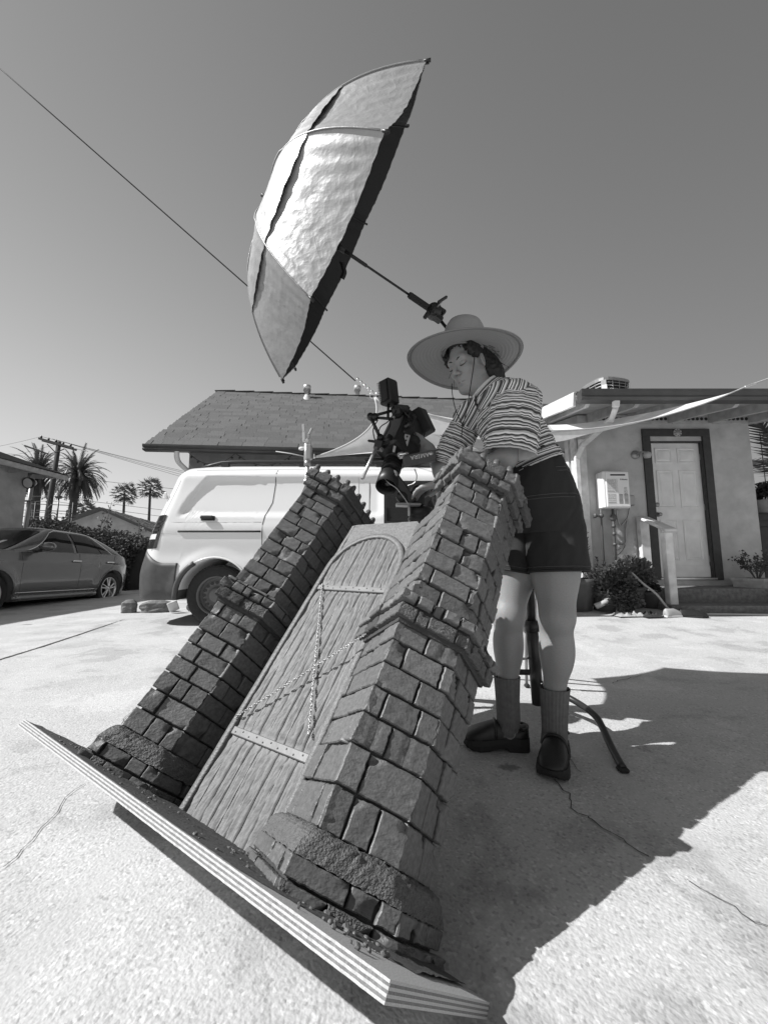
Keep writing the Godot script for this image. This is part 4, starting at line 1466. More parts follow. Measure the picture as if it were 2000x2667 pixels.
func build_left_house() -> void:
	var h := thing("left_house", "stucco house at the left edge with overhanging eave behind the dark car", "house")
	var x := -8.2
	var z0 := -3.2
	var z1 := -8.95
	var s := new_st()
	quad(s, Vector3(x, -0.4, z0), Vector3(x, -0.4, z1), Vector3(x, 2.75, z1), Vector3(x, 2.75, z0))
	quad(s, Vector3(x, -0.4, z1), Vector3(-15.0, -0.4, z1), Vector3(-15.0, 2.75, z1), Vector3(x, 2.75, z1))
	quad(s, Vector3(-15.0, -0.4, z0), Vector3(x, -0.4, z0), Vector3(x, 2.75, z0), Vector3(-15.0, 2.75, z0))
	put(s, "wall", M.stucco, h)
	bxp(h, "base_trim", M.dark_trim, Vector3(x + 0.02, 0.05, (z0 + z1) / 2.0), Vector3(0.05, 0.5, z0 - z1), 0.01)
	var roof := Node3D.new()
	roof.name = "roof"
	h.add_child(roof, true)
	# hipped roof over the ground floor
	s = new_st()
	var e0 := Vector3(-7.58, 2.74, -2.6)
	var e1 := Vector3(-7.58, 2.74, -9.35)
	var f0 := Vector3(-15.6, 2.74, -2.6)
	var f1 := Vector3(-15.6, 2.74, -9.35)
	var r0 := Vector3(-10.6, 3.9, -4.6)
	var r1 := Vector3(-10.6, 3.9, -7.4)
	var g0 := Vector3(-12.6, 3.9, -4.6)
	var g1 := Vector3(-12.6, 3.9, -7.4)
	quad(s, e0, e1, r1, r0)
	quad(s, f0, e0, r0, g0)
	quad(s, e1, f1, g1, r1)
	quad(s, f1, f0, g0, g1)
	quad(s, r0, r1, g1, g0)
	put(s, "shingle_slope", M.roof_far, roof)
	s = new_st()
	quad(s, e0 - Vector3(0, 0.03, 0), Vector3(-8.3, 2.78, e0.z), Vector3(-8.3, 2.78, e1.z), e1 - Vector3(0, 0.03, 0))
	put(s, "soffit_boards", M.soffit, roof)
	bxp(roof, "fascia_board", M.soffit, Vector3(-7.60, 2.665, (e0.z + e1.z) / 2.0), Vector3(0.035, 0.11, e0.z - e1.z), 0.004)
	for k in 11: bxp(roof, "rafter_tail", M.soffit, Vector3(-7.92, 2.665, -2.9 - k * 0.62), Vector3(0.6, 0.09, 0.05))
	# added upper storey out of view, put in to cast shade over the car
	s = new_st()
	prism(s, [Vector2(-14.8, -3.1), Vector2(-10.5, -3.1), Vector2(-10.5, -8.9), Vector2(-14.8, -8.9)], Vector3(0, 3.3, 0), Vector3.RIGHT, Vector3(0, 0, 1), Vector3(0, 2.5, 0))
	put(s, "added_shade_wall", M.stucco, h)
	s = new_st()
	var o := Vector3(0, 5.8, 0)
	quad_out(s, o + Vector3(-10.1, 0, -2.9), o + Vector3(-10.1, 0, -9.3), o + Vector3(-12.5, 0.9, -7.0), o + Vector3(-12.5, 0.9, -5.0), o + Vector3(-12.5, -2, -6))
	quad_out(s, o + Vector3(-15.1, 0, -2.9), o + Vector3(-10.1, 0, -2.9), o + Vector3(-12.5, 0.9, -5.0), o + Vector3(-12.5, 0.9, -5.0), o + Vector3(-12.5, -2, -6))
	quad_out(s, o + Vector3(-15.1, 0, -9.3), o + Vector3(-10.1, 0, -9.3), o + Vector3(-12.5, 0.9, -7.0), o + Vector3(-12.5, 0.9, -7.0), o + Vector3(-12.5, -2, -6))
	quad_out(s, o + Vector3(-15.1, 0, -9.3), o + Vector3(-15.1, 0, -2.9), o + Vector3(-12.5, 0.9, -5.0), o + Vector3(-12.5, 0.9, -7.0), o + Vector3(-12.5, -2, -6))
	put(s, "added_shade_roof", M.roof_far, roof)
	var l := thing("flood_lamp", "round dark flood lamp on the corner of the left house", "flood lamp", Vector3(-8.2, 2.46, -8.86))
	tbp(l, "bracket", M.dark_metal, [Vector3(0, 0.05, 0), Vector3(0.08, 0.05, 0.0)], 0.03)
	s = new_st(true)
	var t := Transform3D(Basis(Vector3.RIGHT, PI / 2 + 0.25), Vector3(0.13, 0, 0.0))
	lathe(s, [Vector2(0.0, -0.16), Vector2(0.06, -0.15), Vector2(0.12, -0.04), Vector2(0.13, 0.03), Vector2(0.11, 0.035)], 18, t)
	put(s, "housing", M.dark_metal, l)
	s = new_st(true)
	lathe(s, [Vector2(0.11, 0.03), Vector2(0.0, 0.04)], 18, t)
	put(s, "lens", M.lamp_clear, l)


func build_neighbour() -> void:
	var h := thing("gabled_house", "small pale stucco gable house with dark roof behind the hedge", "house", Vector3(-14.3, 0, -20.0), deg_to_rad(14.0))
	var s := new_st()
	var w := 2.55
	var e := 2.05
	var p := 3.22
	tri(s, Vector3(-w, e, 0), Vector3(w, e, 0), Vector3(0, p, 0))
	quad(s, Vector3(-w, -0.3, 0), Vector3(w, -0.3, 0), Vector3(w, e, 0), Vector3(-w, e, 0))
	quad(s, Vector3(w, -0.3, 0), Vector3(w, -0.3, -8), Vector3(w, e, -8), Vector3(w, e, 0))
	quad(s, Vector3(-w, -0.3, -8), Vector3(-w, -0.3, 0), Vector3(-w, e, 0), Vector3(-w, e, -8))
	put(s, "wall", M.stucco_far, h)
	var k := (p - e) / w
	for sd in [-1, 1]:
		s = new_st()
		var a := Vector3(sd * (w + 0.5), e - 0.5 * k + 0.10, 0.45)
		var b := Vector3(0, p + 0.10, 0.45)
		var d := Vector3(0, 0, -9.0)
		quad_out(s, a, b, b + d, a + d, Vector3(0, -5, -4))
		var th := Vector3(0, -0.13, 0)
		quad_out(s, a, b, b + th, a + th, Vector3(sd * 1.0, e, -4))
		quad_out(s, a + th, b + th, b + th + d, a + th + d, Vector3(0, 9, -4))
		quad_out(s, a, a + d, a + d + th, a + th, Vector3(0, e, -4))
		put(s, "roof", M.roof_far, h)
		s = new_st()
		for j in 9:
			for i in 26:
				if hash1(j * 5.3 + i * 1.7 + sd) < 0.35: continue
				var q := a.lerp(b, (j + 0.5) / 9.0) + d * (i + hash1(i + j * 3.0)) / 27.0
				box(s, q + Vector3(0, 0.012, 0), Vector3(0.30, 0.02, 0.32), 0.0, Basis(Vector3(0, 0, 1), sd * -atan(k)))
		tag(put(s, "roof_shingles", M.shingle, h), "", "", "", "stuff")


func frond(s: SurfaceTool, base: Vector3, dir: Vector3, length: float, droop: float, width: float, n: int) -> void:
	# a feather leaf: an arching rib with narrow leaflets swept forward on both sides
	var p := base
	var d := dir.normalized()
	var side := d.cross(Vector3.UP).normalized()
	if side.length() < 0.5: side = Vector3.RIGHT
	var step := length / n
	for i in n:
		var t := float(i) / n
		var q := p + d * step
		var upv := side.cross(d).normalized()
		var w := width * (0.45 + 2.2 * t * (1.0 - t)) * (1.0 - 0.45 * t)
		for sg in [-1, 1]:
			var tip: Vector3 = p + d * (step + w * 0.9) + side * sg * w - upv * w * (0.10 + hash1(i * 3.3 + sg + base.x) * 0.35)
			tri(s, p - d * step * 0.1, p + d * step * 1.0, tip)
		tri(s, p + side * 0.02 * length * (1.0 - t) * 0.35, p - side * 0.02 * length * (1.0 - t) * 0.35, q)
		p = q
		d = (d + Vector3(0, -droop * (0.3 + 1.2 * t) / n, 0)).normalized()


func date_palm(label: String, at: Vector3, crown: Vector3, r: float, sd: int) -> void:
	var t := thing("palm_tree", label, "palm tree", at, 0.0, "big feathery palms beyond the car")
	var c := crown - at
	var s := new_st(true)
	var pts := []
	var rad := []
	for i in 15:
		var f := i / 14.0
		pts.append(Vector3(c.x * f * f, c.y * f, c.z * f))
		rad.append(lerpf(0.30, 0.24, f) * (1.0 + 0.08 * (i % 2)) + (0.12 * smoothstep(0.8, 1.0, f)))
	tube(s, pts, rad, 12)
	put(s, "trunk", M.palm_trunk, t)
	s = new_st()
	var g := RandomNumberGenerator.new()
	g.seed = sd
	for i in 120:
		var f := (i + 0.5) / 120.0
		var el := asin(lerpf(-0.75, 0.98, f))
		var az := i * 2.39996 + g.randf() * 0.4
		var d := Vector3(cos(az) * cos(el), sin(el), sin(az) * cos(el))
		frond(s, c + Vector3(0, -0.1, 0), d + Vector3(0, 0.12, 0), r * g.randf_range(0.85, 1.1), lerpf(0.6, 2.4, cos(el)), 0.26, 20)
	put(s, "crown", M.frond, t)
	s = new_st()
	for i in 26:
		var az := i * 2.4
		var d := Vector3(cos(az), -0.6 - 0.5 * hash1(i), sin(az))
		frond(s, c + Vector3(0, -0.35, 0), d, r * 0.85, 1.3, 0.14, 10)
	put(s, "dry_skirt", M.leaf_dark, t)


func fan_palm(label: String, at: Vector3, crown: Vector3, r: float, sd: int) -> void:
	var t := thing("fan_palm", label, "palm tree", at, 0.0, "tall thin fan palms far away")
	var c := crown - at
	tbp(t, "trunk", M.palm_trunk, [Vector3.ZERO, c * 0.5 + Vector3(0.05, 0, 0), c], [0.32, 0.2, 0.16], 8)
	var s := new_st()
	var g := RandomNumberGenerator.new()
	g.seed = sd
	for i in 46:
		var el := asin(lerpf(-0.85, 0.95, (i + 0.5) / 46.0))
		var az := i * 2.4
		var d := Vector3(cos(az) * cos(el), sin(el), sin(az) * cos(el))
		var p := c + d * r * g.randf_range(0.45, 0.7)
		var side := d.cross(Vector3.UP).normalized()
		tri(s, c, c + side * 0.05, p)
		var up := side.cross(d)
		for k in 9:
			var an := lerpf(-1.5, 1.5, k / 8.0)
			var q := p + (d * cos(an) + side * sin(an)) * r * 0.42 - Vector3(0, r * 0.10 * absf(an), 0)
			tri(s, p, p + (d * cos(an + 0.2) + side * sin(an + 0.2)) * r * 0.25, q)
	put(s, "crown", M.frond, t)


func leaf_cloud(parent: Node, called: String, m: Material, count: int, size: float, place: Callable, kind := "stuff") -> void:
	# small folded leaves set out by place(i) -> Transform3D
	var s := new_st()
	tri(s, Vector3(0, 0, 0), Vector3(0.42, 0.12, 0.55), Vector3(0, 0.02, 1.0))
	tri(s, Vector3(0, 0, 0), Vector3(0, 0.02, 1.0), Vector3(-0.42, 0.12, 0.55))
	s.generate_normals()
	var mm := MultiMesh.new()
	mm.transform_format = MultiMesh.TRANSFORM_3D
	mm.mesh = s.commit()
	mm.instance_count = count
	for i in count:
		var t: Transform3D = place.call(i)
		mm.set_instance_transform(i, t * Transform3D(Basis.from_scale(Vector3.ONE * size * rng.randf_range(0.6, 1.25)), Vector3.ZERO))
	var o := MultiMeshInstance3D.new()
	o.multimesh = mm
	o.material_override = m
	o.name = called
	parent.add_child(o, true)
	if kind: o.set_meta("kind", kind)


func rand_basis() -> Basis:
	return Basis.from_euler(Vector3(rng.randf_range(-1.3, 1.3), rng.randf_range(-PI, PI), rng.randf_range(-1.0, 1.0)))


func wire_run(pts: Array, sag: float, r: float, s: SurfaceTool) -> void:
	for i in pts.size() - 1:
		var line := []
		for k in 13:
			var t := k / 12.0
			line.append(pts[i].lerp(pts[i + 1], t) - Vector3(0, 4.0 * t * (1.0 - t) * sag, 0))
		tube(s, line, r, 4, false)


func build_street() -> void:
	date_palm("big feathery palm with trunk clear of the utility pole, right one of two", Vector3(-23.9, -0.5, -30.0), Vector3(-23.6, 7.3, -30.0), 2.35, 5)
	date_palm("big feathery palm half hidden behind the leaning utility pole", Vector3(-29.2, -0.5, -33.0), Vector3(-29.3, 8.2, -33.0), 2.6, 6)
	fan_palm("small distant fan palm on a thin bare trunk above the gabled roof", Vector3(-39.6, -0.5, -60.0), Vector3(-39.8, 10.7, -60.0), 2.1, 7)
	fan_palm("distant fan palm just left of the white van's rear edge", Vector3(-35.7, -0.5, -60.0), Vector3(-35.9, 11.5, -60.0), 2.2, 8)
	fan_palm("low bushy palm between the feathery palm and the gable", Vector3(-30.6, -0.5, -40.0), Vector3(-30.6, 5.6, -40.0), 1.5, 9)
	# utility poles
	var p := thing("utility_pole", "leaning wooden utility pole with double crossarm in front of the palms", "utility pole")
	tbp(p, "pole", M.pole_wood, [Vector3(-20.75, -0.5, -24), Vector3(-20.53, 2.79, -24), Vector3(-20.25, 8.0, -24)], [0.19, 0.17, 0.12], 10)
	for k in 2: 
		var st := new_st()
		beam(st, Vector3(-21.42, 8.17 - 0.05 * k, -23.88 - 0.26 * k), Vector3(-19.25, 7.56 - 0.05 * k, -23.88 - 0.26 * k), 0.11, 0.13)
		put(st, "crossarm", M.pole_wood, p)
	var s := new_st()
	for e in [-20.85, -19.75]: beam(s, Vector3(-20.27, 7.25, -23.85), Vector3(e, 7.97 - (e + 21.42) * 0.28, -23.85), 0.05, 0.04)
	put(s, "brace", M.pole_wood, p)
	s = new_st()
	beam(s, Vector3(-19.25, 7.56, -24.0), Vector3(-18.4, 7.38, -24.0), 0.04, 0.04)
	put(s, "arm_extension", M.wire_light, p)
	s = new_st(true)
	for k in 5: lathe(s, [Vector2(0.05, 0.0), Vector2(0.06, 0.06), Vector2(0.03, 0.16), Vector2(0.0, 0.17)], 8, Transform3D(Basis(), Vector3(-21.3 + k * 0.47, 8.2 - k * 0.13, -23.9)))
	put(s, "insulators", M.dark_metal, p)
	var q := thing("utility_pole", "utility pole with grey transformer cans among the palm fronds", "utility pole")
	tbp(q, "pole", M.pole_wood, [Vector3(-30.9, -0.5, -34), Vector3(-30.5, 10.3, -34)], [0.2, 0.14], 10)
	s = new_st()
	beam(s, Vector3(-31.5, 10.6, -33.8), Vector3(-29.4, 9.85, -33.8), 0.12, 0.14)
	beam(s, Vector3(-31.5, 9.2, -33.8), Vector3(-29.4, 8.5, -33.8), 0.12, 0.14)
	put(s, "crossarm", M.pole_wood, q)
	for k in 3:
		s = new_st(true)
		lathe(s, [Vector2(0.0, 0.0), Vector2(0.26, 0.0), Vector2(0.28, 0.1), Vector2(0.28, 0.75), Vector2(0.2, 0.85), Vector2(0.0, 0.88)], 14, Transform3D(Basis(), Vector3(-30.9 + k * 0.66, 7.3 - k * 0.05, -33.5)))
		put(s, "transformer_can", M.metal_light, q)
	var m := thing("metal_mast", "slim grey metal mast with a crossplate beside the left house", "mast")
	tbp(m, "pole", M.metal_mid, [Vector3(-10.05, -0.4, -11.0), Vector3(-9.92, 3.3, -11.0)], [0.07, 0.05], 8)
	bxp(m, "crossplate", M.dark_metal, Vector3(-9.95, 2.35, -10.9), Vector3(0.34, 0.03, 0.1), 0.004)
	for k in 2: bxp(m, "cap_box", M.metal_light, Vector3(-10.05 + k * 0.22, 3.22, -10.95), Vector3(0.09, 0.20, 0.1), 0.01)
	var l := thing("street_lamp", "thin far street lamp between the palm trunks", "street lamp")
	tbp(l, "pole", M.dark_metal, [Vector3(-23.25, -0.5, -28.0), Vector3(-23.25, 5.1, -28.0)], [0.08, 0.05], 8)
	s = new_st(true)
	lathe(s, [Vector2(0.0, 0.0), Vector2(0.16, 0.02), Vector2(0.26, 0.16), Vector2(0.12, 0.24), Vector2(0.0, 0.26)], 10, Transform3D(Basis(), Vector3(-23.25, 5.0, -28.0)))
	put(s, "lamp_head", M.dark_metal, l)
	# overhead lines
	var runs := [
		["upper overhead wires running right from the leaning pole's crossarm", [[Vector3(-21.3, 8.3, -23.9), Vector3(-2.0, 4.4, -30.0)], [Vector3(-20.6, 8.15, -23.9), Vector3(-2.0, 4.1, -30.0)], [Vector3(-19.9, 7.95, -23.9), Vector3(-2.0, 3.7, -30.0)], [Vector3(-19.4, 7.8, -23.9), Vector3(-2.0, 3.3, -30.0)]], 0.10, 0.010],
		["pale overhead wires running left from the leaning pole", [[Vector3(-40.0, 8.6, -30.0), Vector3(-21.3, 8.3, -23.9)], [Vector3(-40.0, 7.2, -30.0), Vector3(-20.0, 7.9, -23.9)]], 0.5, 0.010],
		["low telephone wires crossing behind the feathery palms", [[Vector3(-34.0, 5.0, -24.5), Vector3(-20.5, 4.6, -24.2), Vector3(-4.0, 3.0, -26.0)], [Vector3(-34.0, 4.4, -24.5), Vector3(-20.5, 4.3, -24.2), Vector3(-4.0, 2.4, -26.0)], [Vector3(-34.0, 3.7, -24.5), Vector3(-20.6, 3.6, -24.2), Vector3(-4.0, 2.2, -26.0)], [Vector3(-34.0, 6.6, -24.5), Vector3(-20.4, 5.9, -24.2), Vector3(-4.0, 4.6, -26.0)]], 0.16, 0.012],
	]
	for e in runs:
		var o := thing("overhead_wires", e[0], "wires", Vector3.ZERO, 0.0, "overhead wires in the street")
		s = new_st(true)
		for w in e[1]: wire_run(w, e[2], e[3], s)
		put(s, "wire", M.wire, o)
	# iron fence railing beyond the car
	var f := thing("iron_fence", "thin iron railing with scroll behind the car's roof", "fence")
	s = new_st(true)
	for k in 6: tube(s, [Vector3(-12.9, 1.5 + k * 0.22, -13.0), Vector3(-10.2, 1.5 + k * 0.2, -13.0)], 0.012, 5)
	put(s, "rail", M.wire, f)
	s = new_st(true)
	for k in 3: tube(s, [Vector3(-12.8 + k * 1.25, -0.4, -13.0), Vector3(-12.8 + k * 1.25, 2.6, -13.0)], 0.02, 6)
	put(s, "stake", M.wire, f)
	s = new_st(true)
	var sc := []
	for k in 26: sc.append(Vector3(-10.9 + cos(k * 0.42) * 0.16 * (1.0 - k / 34.0), 2.1 + sin(k * 0.42) * 0.16 * (1.0 - k / 34.0), -12.95))
	tube(s, sc, 0.014, 5)
	put(s, "scroll", M.wire, f)
	build_hedge()


func build_hedge() -> void:
	var h := thing("hedge", "dense dark clipped hedge behind the car with a few tall shoots", "hedge")
	var A := Vector3(-11.0, 0, -12.6)
	var B := Vector3(-6.2, 0, -10.6)
	var top := func(t: float) -> float: return lerpf(1.86, 1.16, t) + 0.05 * sin(t * 11.0) + 0.05 * sin(t * 37.0)
	var ax := (B - A).normalized()
	var nx := Vector3(-ax.z, 0, ax.x)
	if nx.z < 0.0: nx = -nx
	var s := new_st(true)
	var rings := []
	for i in 25:
		var t := i / 24.0
		var c := A.lerp(B, t)
		var hh: float = top.call(t)
		var r := PackedVector3Array()
		for k in 10:
			var an := PI * k / 9.0
			var bul := 0.9 + 0.2 * hash1(i * 3.7 + k)
			r.append(c + nx * cos(an) * 0.55 * bul + Vector3(0, maxf(-0.3, -0.3 + (hh + 0.2) * minf(1.0, sin(an) * 1.35) * (0.94 + 0.06 * bul)), 0))
		rings.append(r)
	loft(s, rings, true)
	put(s, "branches", M.leaf_dark, h)
	leaf_cloud(h, "leaves", M.leaf, 12000, 0.075, func(i: int) -> Transform3D:
		var t := rng.randf()
		var an := PI * rng.randf() * 0.72
		var hh: float = top.call(t)
		var p := A.lerp(B, t) + nx * cos(an) * rng.randf_range(0.52, 0.72) + Vector3(0, -0.3 + (hh + 0.24) * minf(1.0, sin(an) * 1.35) * rng.randf_range(0.94, 1.08), 0)
		return Transform3D(rand_basis(), p))
	leaf_cloud(h, "leaves", M.leaf_dark, 6000, 0.08, func(i: int) -> Transform3D:
		var t := rng.randf()
		var an := PI * rng.randf()
		var hh: float = top.call(t)
		var p := A.lerp(B, t) + nx * cos(an) * rng.randf_range(0.5, 0.66) + Vector3(0, -0.3 + (hh + 0.2) * minf(1.0, sin(an) * 1.35) * rng.randf_range(0.9, 1.02), 0)
		return Transform3D(rand_basis(), p))
	var shoots := [[0.60, 0.95], [0.56, 0.6], [0.66, 0.55], [0.30, 0.7], [0.24, 0.5], [0.12, 0.9], [0.9, 0.5], [0.95, 0.42]]
	s = new_st(true)
	var spots := []
	for e in shoots:
		var b: Vector3 = A.lerp(B, e[0]) + Vector3(0, top.call(e[0]) - 0.3, 0)
		var lean := Vector3(rng.randf_range(-0.15, 0.2), 1, rng.randf_range(-0.1, 0.1))
		tube(s, [b, b + lean * (e[1] + 0.3)], [0.012, 0.005], 5)
		for k in 26: spots.append(b + lean * (e[1] + 0.3) * (0.25 + 0.75 * rng.randf()) + Vector3(rng.randf_range(-1, 1), rng.randf_range(-0.4, 0.6), rng.randf_range(-1, 1)) * 0.10)
	put(s, "shoots", M.stem, h)
	leaf_cloud(h, "shoot_leaves", M.leaf2, spots.size(), 0.09, func(i: int) -> Transform3D: return Transform3D(rand_basis(), spots[i]))
	# dry litter under the hedge and a kerb of broken stones by the van's rear wheel
	var lt := thing("leaf_litter", "dark leaf litter along the foot of the hedge", "", Vector3.ZERO, 0.0, "", "stuff")
	leaf_cloud(lt, "litter", M.leaf_dark, 1500, 0.07, func(i: int) -> Transform3D:
		var t := rng.randf()
		var p := A.lerp(B, t) + nx * rng.randf_range(0.5, 1.1)
		return Transform3D(Basis.from_euler(Vector3(rng.randf_range(-0.3, 0.3), rng.randf() * 6.0, 0)), Vector3(p.x, gh(p.x, p.z) + 0.012, p.z)))
	for e in [[Vector3(-3.62, 0, -5.75), Vector3(0.20, 0.20, 0.16), "upright grey kerb stone under the van's rear bumper"], [Vector3(-3.25, 0, -5.8), Vector3(0.42, 0.17, 0.2), "long rough kerb stone behind the van's rear bumper"], [Vector3(-2.72, 0, -5.9), Vector3(0.26, 0.14, 0.2), "kerb stone next to the van's rear tyre"]]:
		var o := thing("kerb_stone", e[2], "stone", e[0] + Vector3(0, gh(e[0].x, e[0].z), 0), 0.2, "broken kerb stones under the van")
		s = new_st()
		var base: Vector3 = e[1]
		grid_rock(s, base)
		put(s, "rock", M.concrete_step, o)
	var w := thing("paper_scrap", "crumpled white scrap among the kerb stones", "litter", Vector3(-2.95, gh(-2.95, -5.65) + 0.09, -5.66), 0.5)
	bxp(w, "sheet", M.white_plastic, Vector3.ZERO, Vector3(0.13, 0.16, 0.03), 0.01, Basis.from_euler(Vector3(0.5, 0.2, 0.4)))


func grid_rock(s: SurfaceTool, size: Vector3) -> void:
	var rings := []
	for j in 7:
		var r := PackedVector3Array()
		var t := j / 6.0
		var k := 0.75 + 0.25 * sin(PI * (0.2 + 0.6 * t)) if j < 6 else 0.45
		for i in 12:
			var an := TAU * i / 12.0
			var c := cos(an)
			var q := sin(an)
			var rr := k / pow(pow(absf(c), 3.0) + pow(absf(q), 3.0), 1.0 / 3.0) * (0.88 + 0.24 * hash1(i * 3.1 + j * 7.7 + size.x * 31.0))
			r.append(Vector3(c * rr * size.x / 2.0, -0.03 + (size.y + 0.03) * t, -q * rr * size.z / 2.0))
		rings.append(r)
	loft(s, rings)

# ---------------------------------------------------------------- vehicles

func wheel(parent: Node, at: Vector3, r: float, width: float, side: float, rim_r: float, style: String) -> void:
	# axle along z; side = +1 when the outer face looks to +z
	var w := Node3D.new()
	w.name = "wheel"
	parent.add_child(w, true)
	w.position = at
	var t := Transform3D(Basis(Vector3.RIGHT, PI / 2 * side), Vector3.ZERO)
	var h := width / 2.0
	var s := new_st(true)
	lathe(s, [Vector2(rim_r, -h * 0.9), Vector2(r * 0.93, -h), Vector2(r, -h * 0.72), Vector2(r, h * 0.72), Vector2(r * 0.965, h * 0.93), Vector2(r * 0.90, h), Vector2(r * 0.80, h * 1.02), Vector2(rim_r * 1.04, h * 0.93), Vector2(rim_r, h * 0.88)], 48, t)
	put(s, "tyre", M.rubber, w)
	s = new_st()
	for k in 56:
		var an := TAU * k / 56.0
		var b := t.basis * Basis(Vector3.UP, -an)
		for y in [-0.5, 0.0, 0.5]: box(s, b * Vector3(r * 0.998, y * h * 0.9, 0.0), Vector3(0.012, h * 0.36, r * 0.085), 0.0, b * Basis(Vector3.RIGHT, 0.35 * (1.0 if y >= 0.0 else -1.0)))
	put(s, "tread", M.rubber, w)
	var rim: Material = M.alloy if style == "alloy" else M.steel_wheel
	s = new_st(true)
	lathe(s, [Vector2(rim_r, -h * 0.8), Vector2(rim_r, h * 0.84), Vector2(rim_r * 1.03, h * 0.90), Vector2(rim_r * 0.95, h * 0.90), Vector2(rim_r * 0.90, h * 0.55), Vector2(rim_r * 0.88, -h * 0.6)], 40, t)
	put(s, "rim", rim, w)
	if style == "alloy":
		s = new_st(true)
		lathe(s, [Vector2(0.0, h * 0.2), Vector2(rim_r * 0.9, h * 0.1)], 24, t)
		put(s, "brake_disc", M.black_soft, w)
		s = new_st()
		for k in 10:
			var an := TAU * k / 10.0 + 0.12 * (1 if k % 2 else -1)
			var b := t.basis * Basis(Vector3.UP, an)
			box(s, b * Vector3(rim_r * 0.56, h * 0.68, 0.0), Vector3(rim_r * 0.82, 0.035, rim_r * 0.12), 0.008, b * Basis(Vector3(0, 0, 1), -0.10))
		put(s, "spokes", M.alloy, w)
		s = new_st(true)
		lathe(s, [Vector2(rim_r * 0.26, h * 0.5), Vector2(rim_r * 0.24, h * 0.82), Vector2(rim_r * 0.12, h * 0.86), Vector2(0.0, h * 0.86)], 20, t)
		put(s, "hub", M.alloy, w)
		s = new_st()
		for k in 5:
			var an := TAU * k / 5.0
			lathe(s, [Vector2(0.0, 0.004), Vector2(0.013, 0.004), Vector2(0.013, 0.0)], 8, t * Transform3D(Basis(), Vector3(cos(an) * rim_r * 0.19, h * 0.855, sin(an) * rim_r * 0.19)))
		put(s, "lug_nuts", M.black, w)
	else:
		s = new_st(true)
		lathe(s, [Vector2(rim_r * 0.90, h * 0.45), Vector2(rim_r * 0.80, h * 0.42), Vector2(rim_r * 0.72, h * 0.55), Vector2(rim_r * 0.60, h * 0.60), Vector2(rim_r * 0.50, h * 0.40), Vector2(rim_r * 0.44, h * 0.42), Vector2(rim_r * 0.40, h * 0.80), Vector2(rim_r * 0.30, h * 0.88), Vector2(0.0, h * 0.88)], 36, t)
		put(s, "disc", M.steel_wheel, w)
		s = new_st()
		for k in 16:
			var an := TAU * k / 16.0
			lathe(s, [Vector2(0.0, 0.006), Vector2(0.019, 0.006), Vector2(0.019, 0.0)], 12, t * Transform3D(Basis(), Vector3(cos(an) * rim_r * 0.66, h * 0.59, sin(an) * rim_r * 0.66)))
		put(s, "vent_hole", M.black, w)


# half width of the van at height y, and how far its rear end is cut back
func van_w(x: float, y: float) -> float:
	var w := 0.945 + 0.02 * smoothstep(0.3, 0.75, y) - 0.085 * smoothstep(1.05, 1.72, y) - 0.20 * pow(smoothstep(1.66, 1.905, y), 2.0)
	var d := x + 2.90
	if d < 0.34: w -= 0.26 * pow(1.0 - maxf(d, 0.0) / 0.34, 2.6)
	var f := 2.22 - x
	if f < 0.9: w -= 0.42 * pow(1.0 - maxf(f, 0.0) / 0.9, 2.4)
	return w


func van_top(x: float) -> float:
	var t := 1.90 - 0.05 * pow(smoothstep(-1.6, -2.9, x), 1.5) - 0.03 * smoothstep(-0.5, 0.8, x)
	if x > 0.75: t = lerpf(1.86, 1.12, clampf((x - 0.75) / 0.78, 0.0, 1.0))
	if x > 1.53: t = lerpf(1.12, 0.86, clampf((x - 1.53) / 0.69, 0.0, 1.0))
	return t


func van_bottom(x: float) -> float:
	var b := 0.30 + 0.10 * smoothstep(-2.2, -2.4, x)
	for cx in [-1.91, 1.29]:
		var d := absf(x - cx)
		if d < 0.425: b = maxf(b, 0.335 + sqrt(0.425 * 0.425 - d * d))
	return b


func van_point(x: float, y: float, sd: float, out := 0.0) -> Vector3:
	var w := van_w(x, y) + out
	# pressed panel where windows would be
	if y > 1.2 and y < 1.78 and x < 0.0:
		var left := -2.46 + 0.30 * pow(clampf((y - 1.26) / 0.42, 0.0, 1.0), 2.0)
		var ins := smoothstep(left - 0.02, left + 0.075, x) * smoothstep(1.235, 1.275, y) * smoothstep(1.725, 1.675, y)
		w -= 0.034 * ins
	if y > 1.0 and y < 1.2: w += 0.006 * smoothstep(1.16, 1.14, y) * smoothstep(1.03, 1.06, y)
	if y < 1.0: w -= 0.014 * smoothstep(1.0, 0.78, y) * smoothstep(0.62, 0.8, y)
	for cx in [-1.91]:
		var d := Vector2(x - cx, y - 0.335).length()
		if d > 0.42 and d < 0.56: w += 0.013 * (1.0 - smoothstep(0.46, 0.56, d))
	# the rear leans forward with height
	var lean := 0.40 * pow(maxf(0.0, y - 0.55) / 1.35, 1.25) * smoothstep(-1.9, -2.9, x)
	return Vector3(x + lean, y, sd * w)


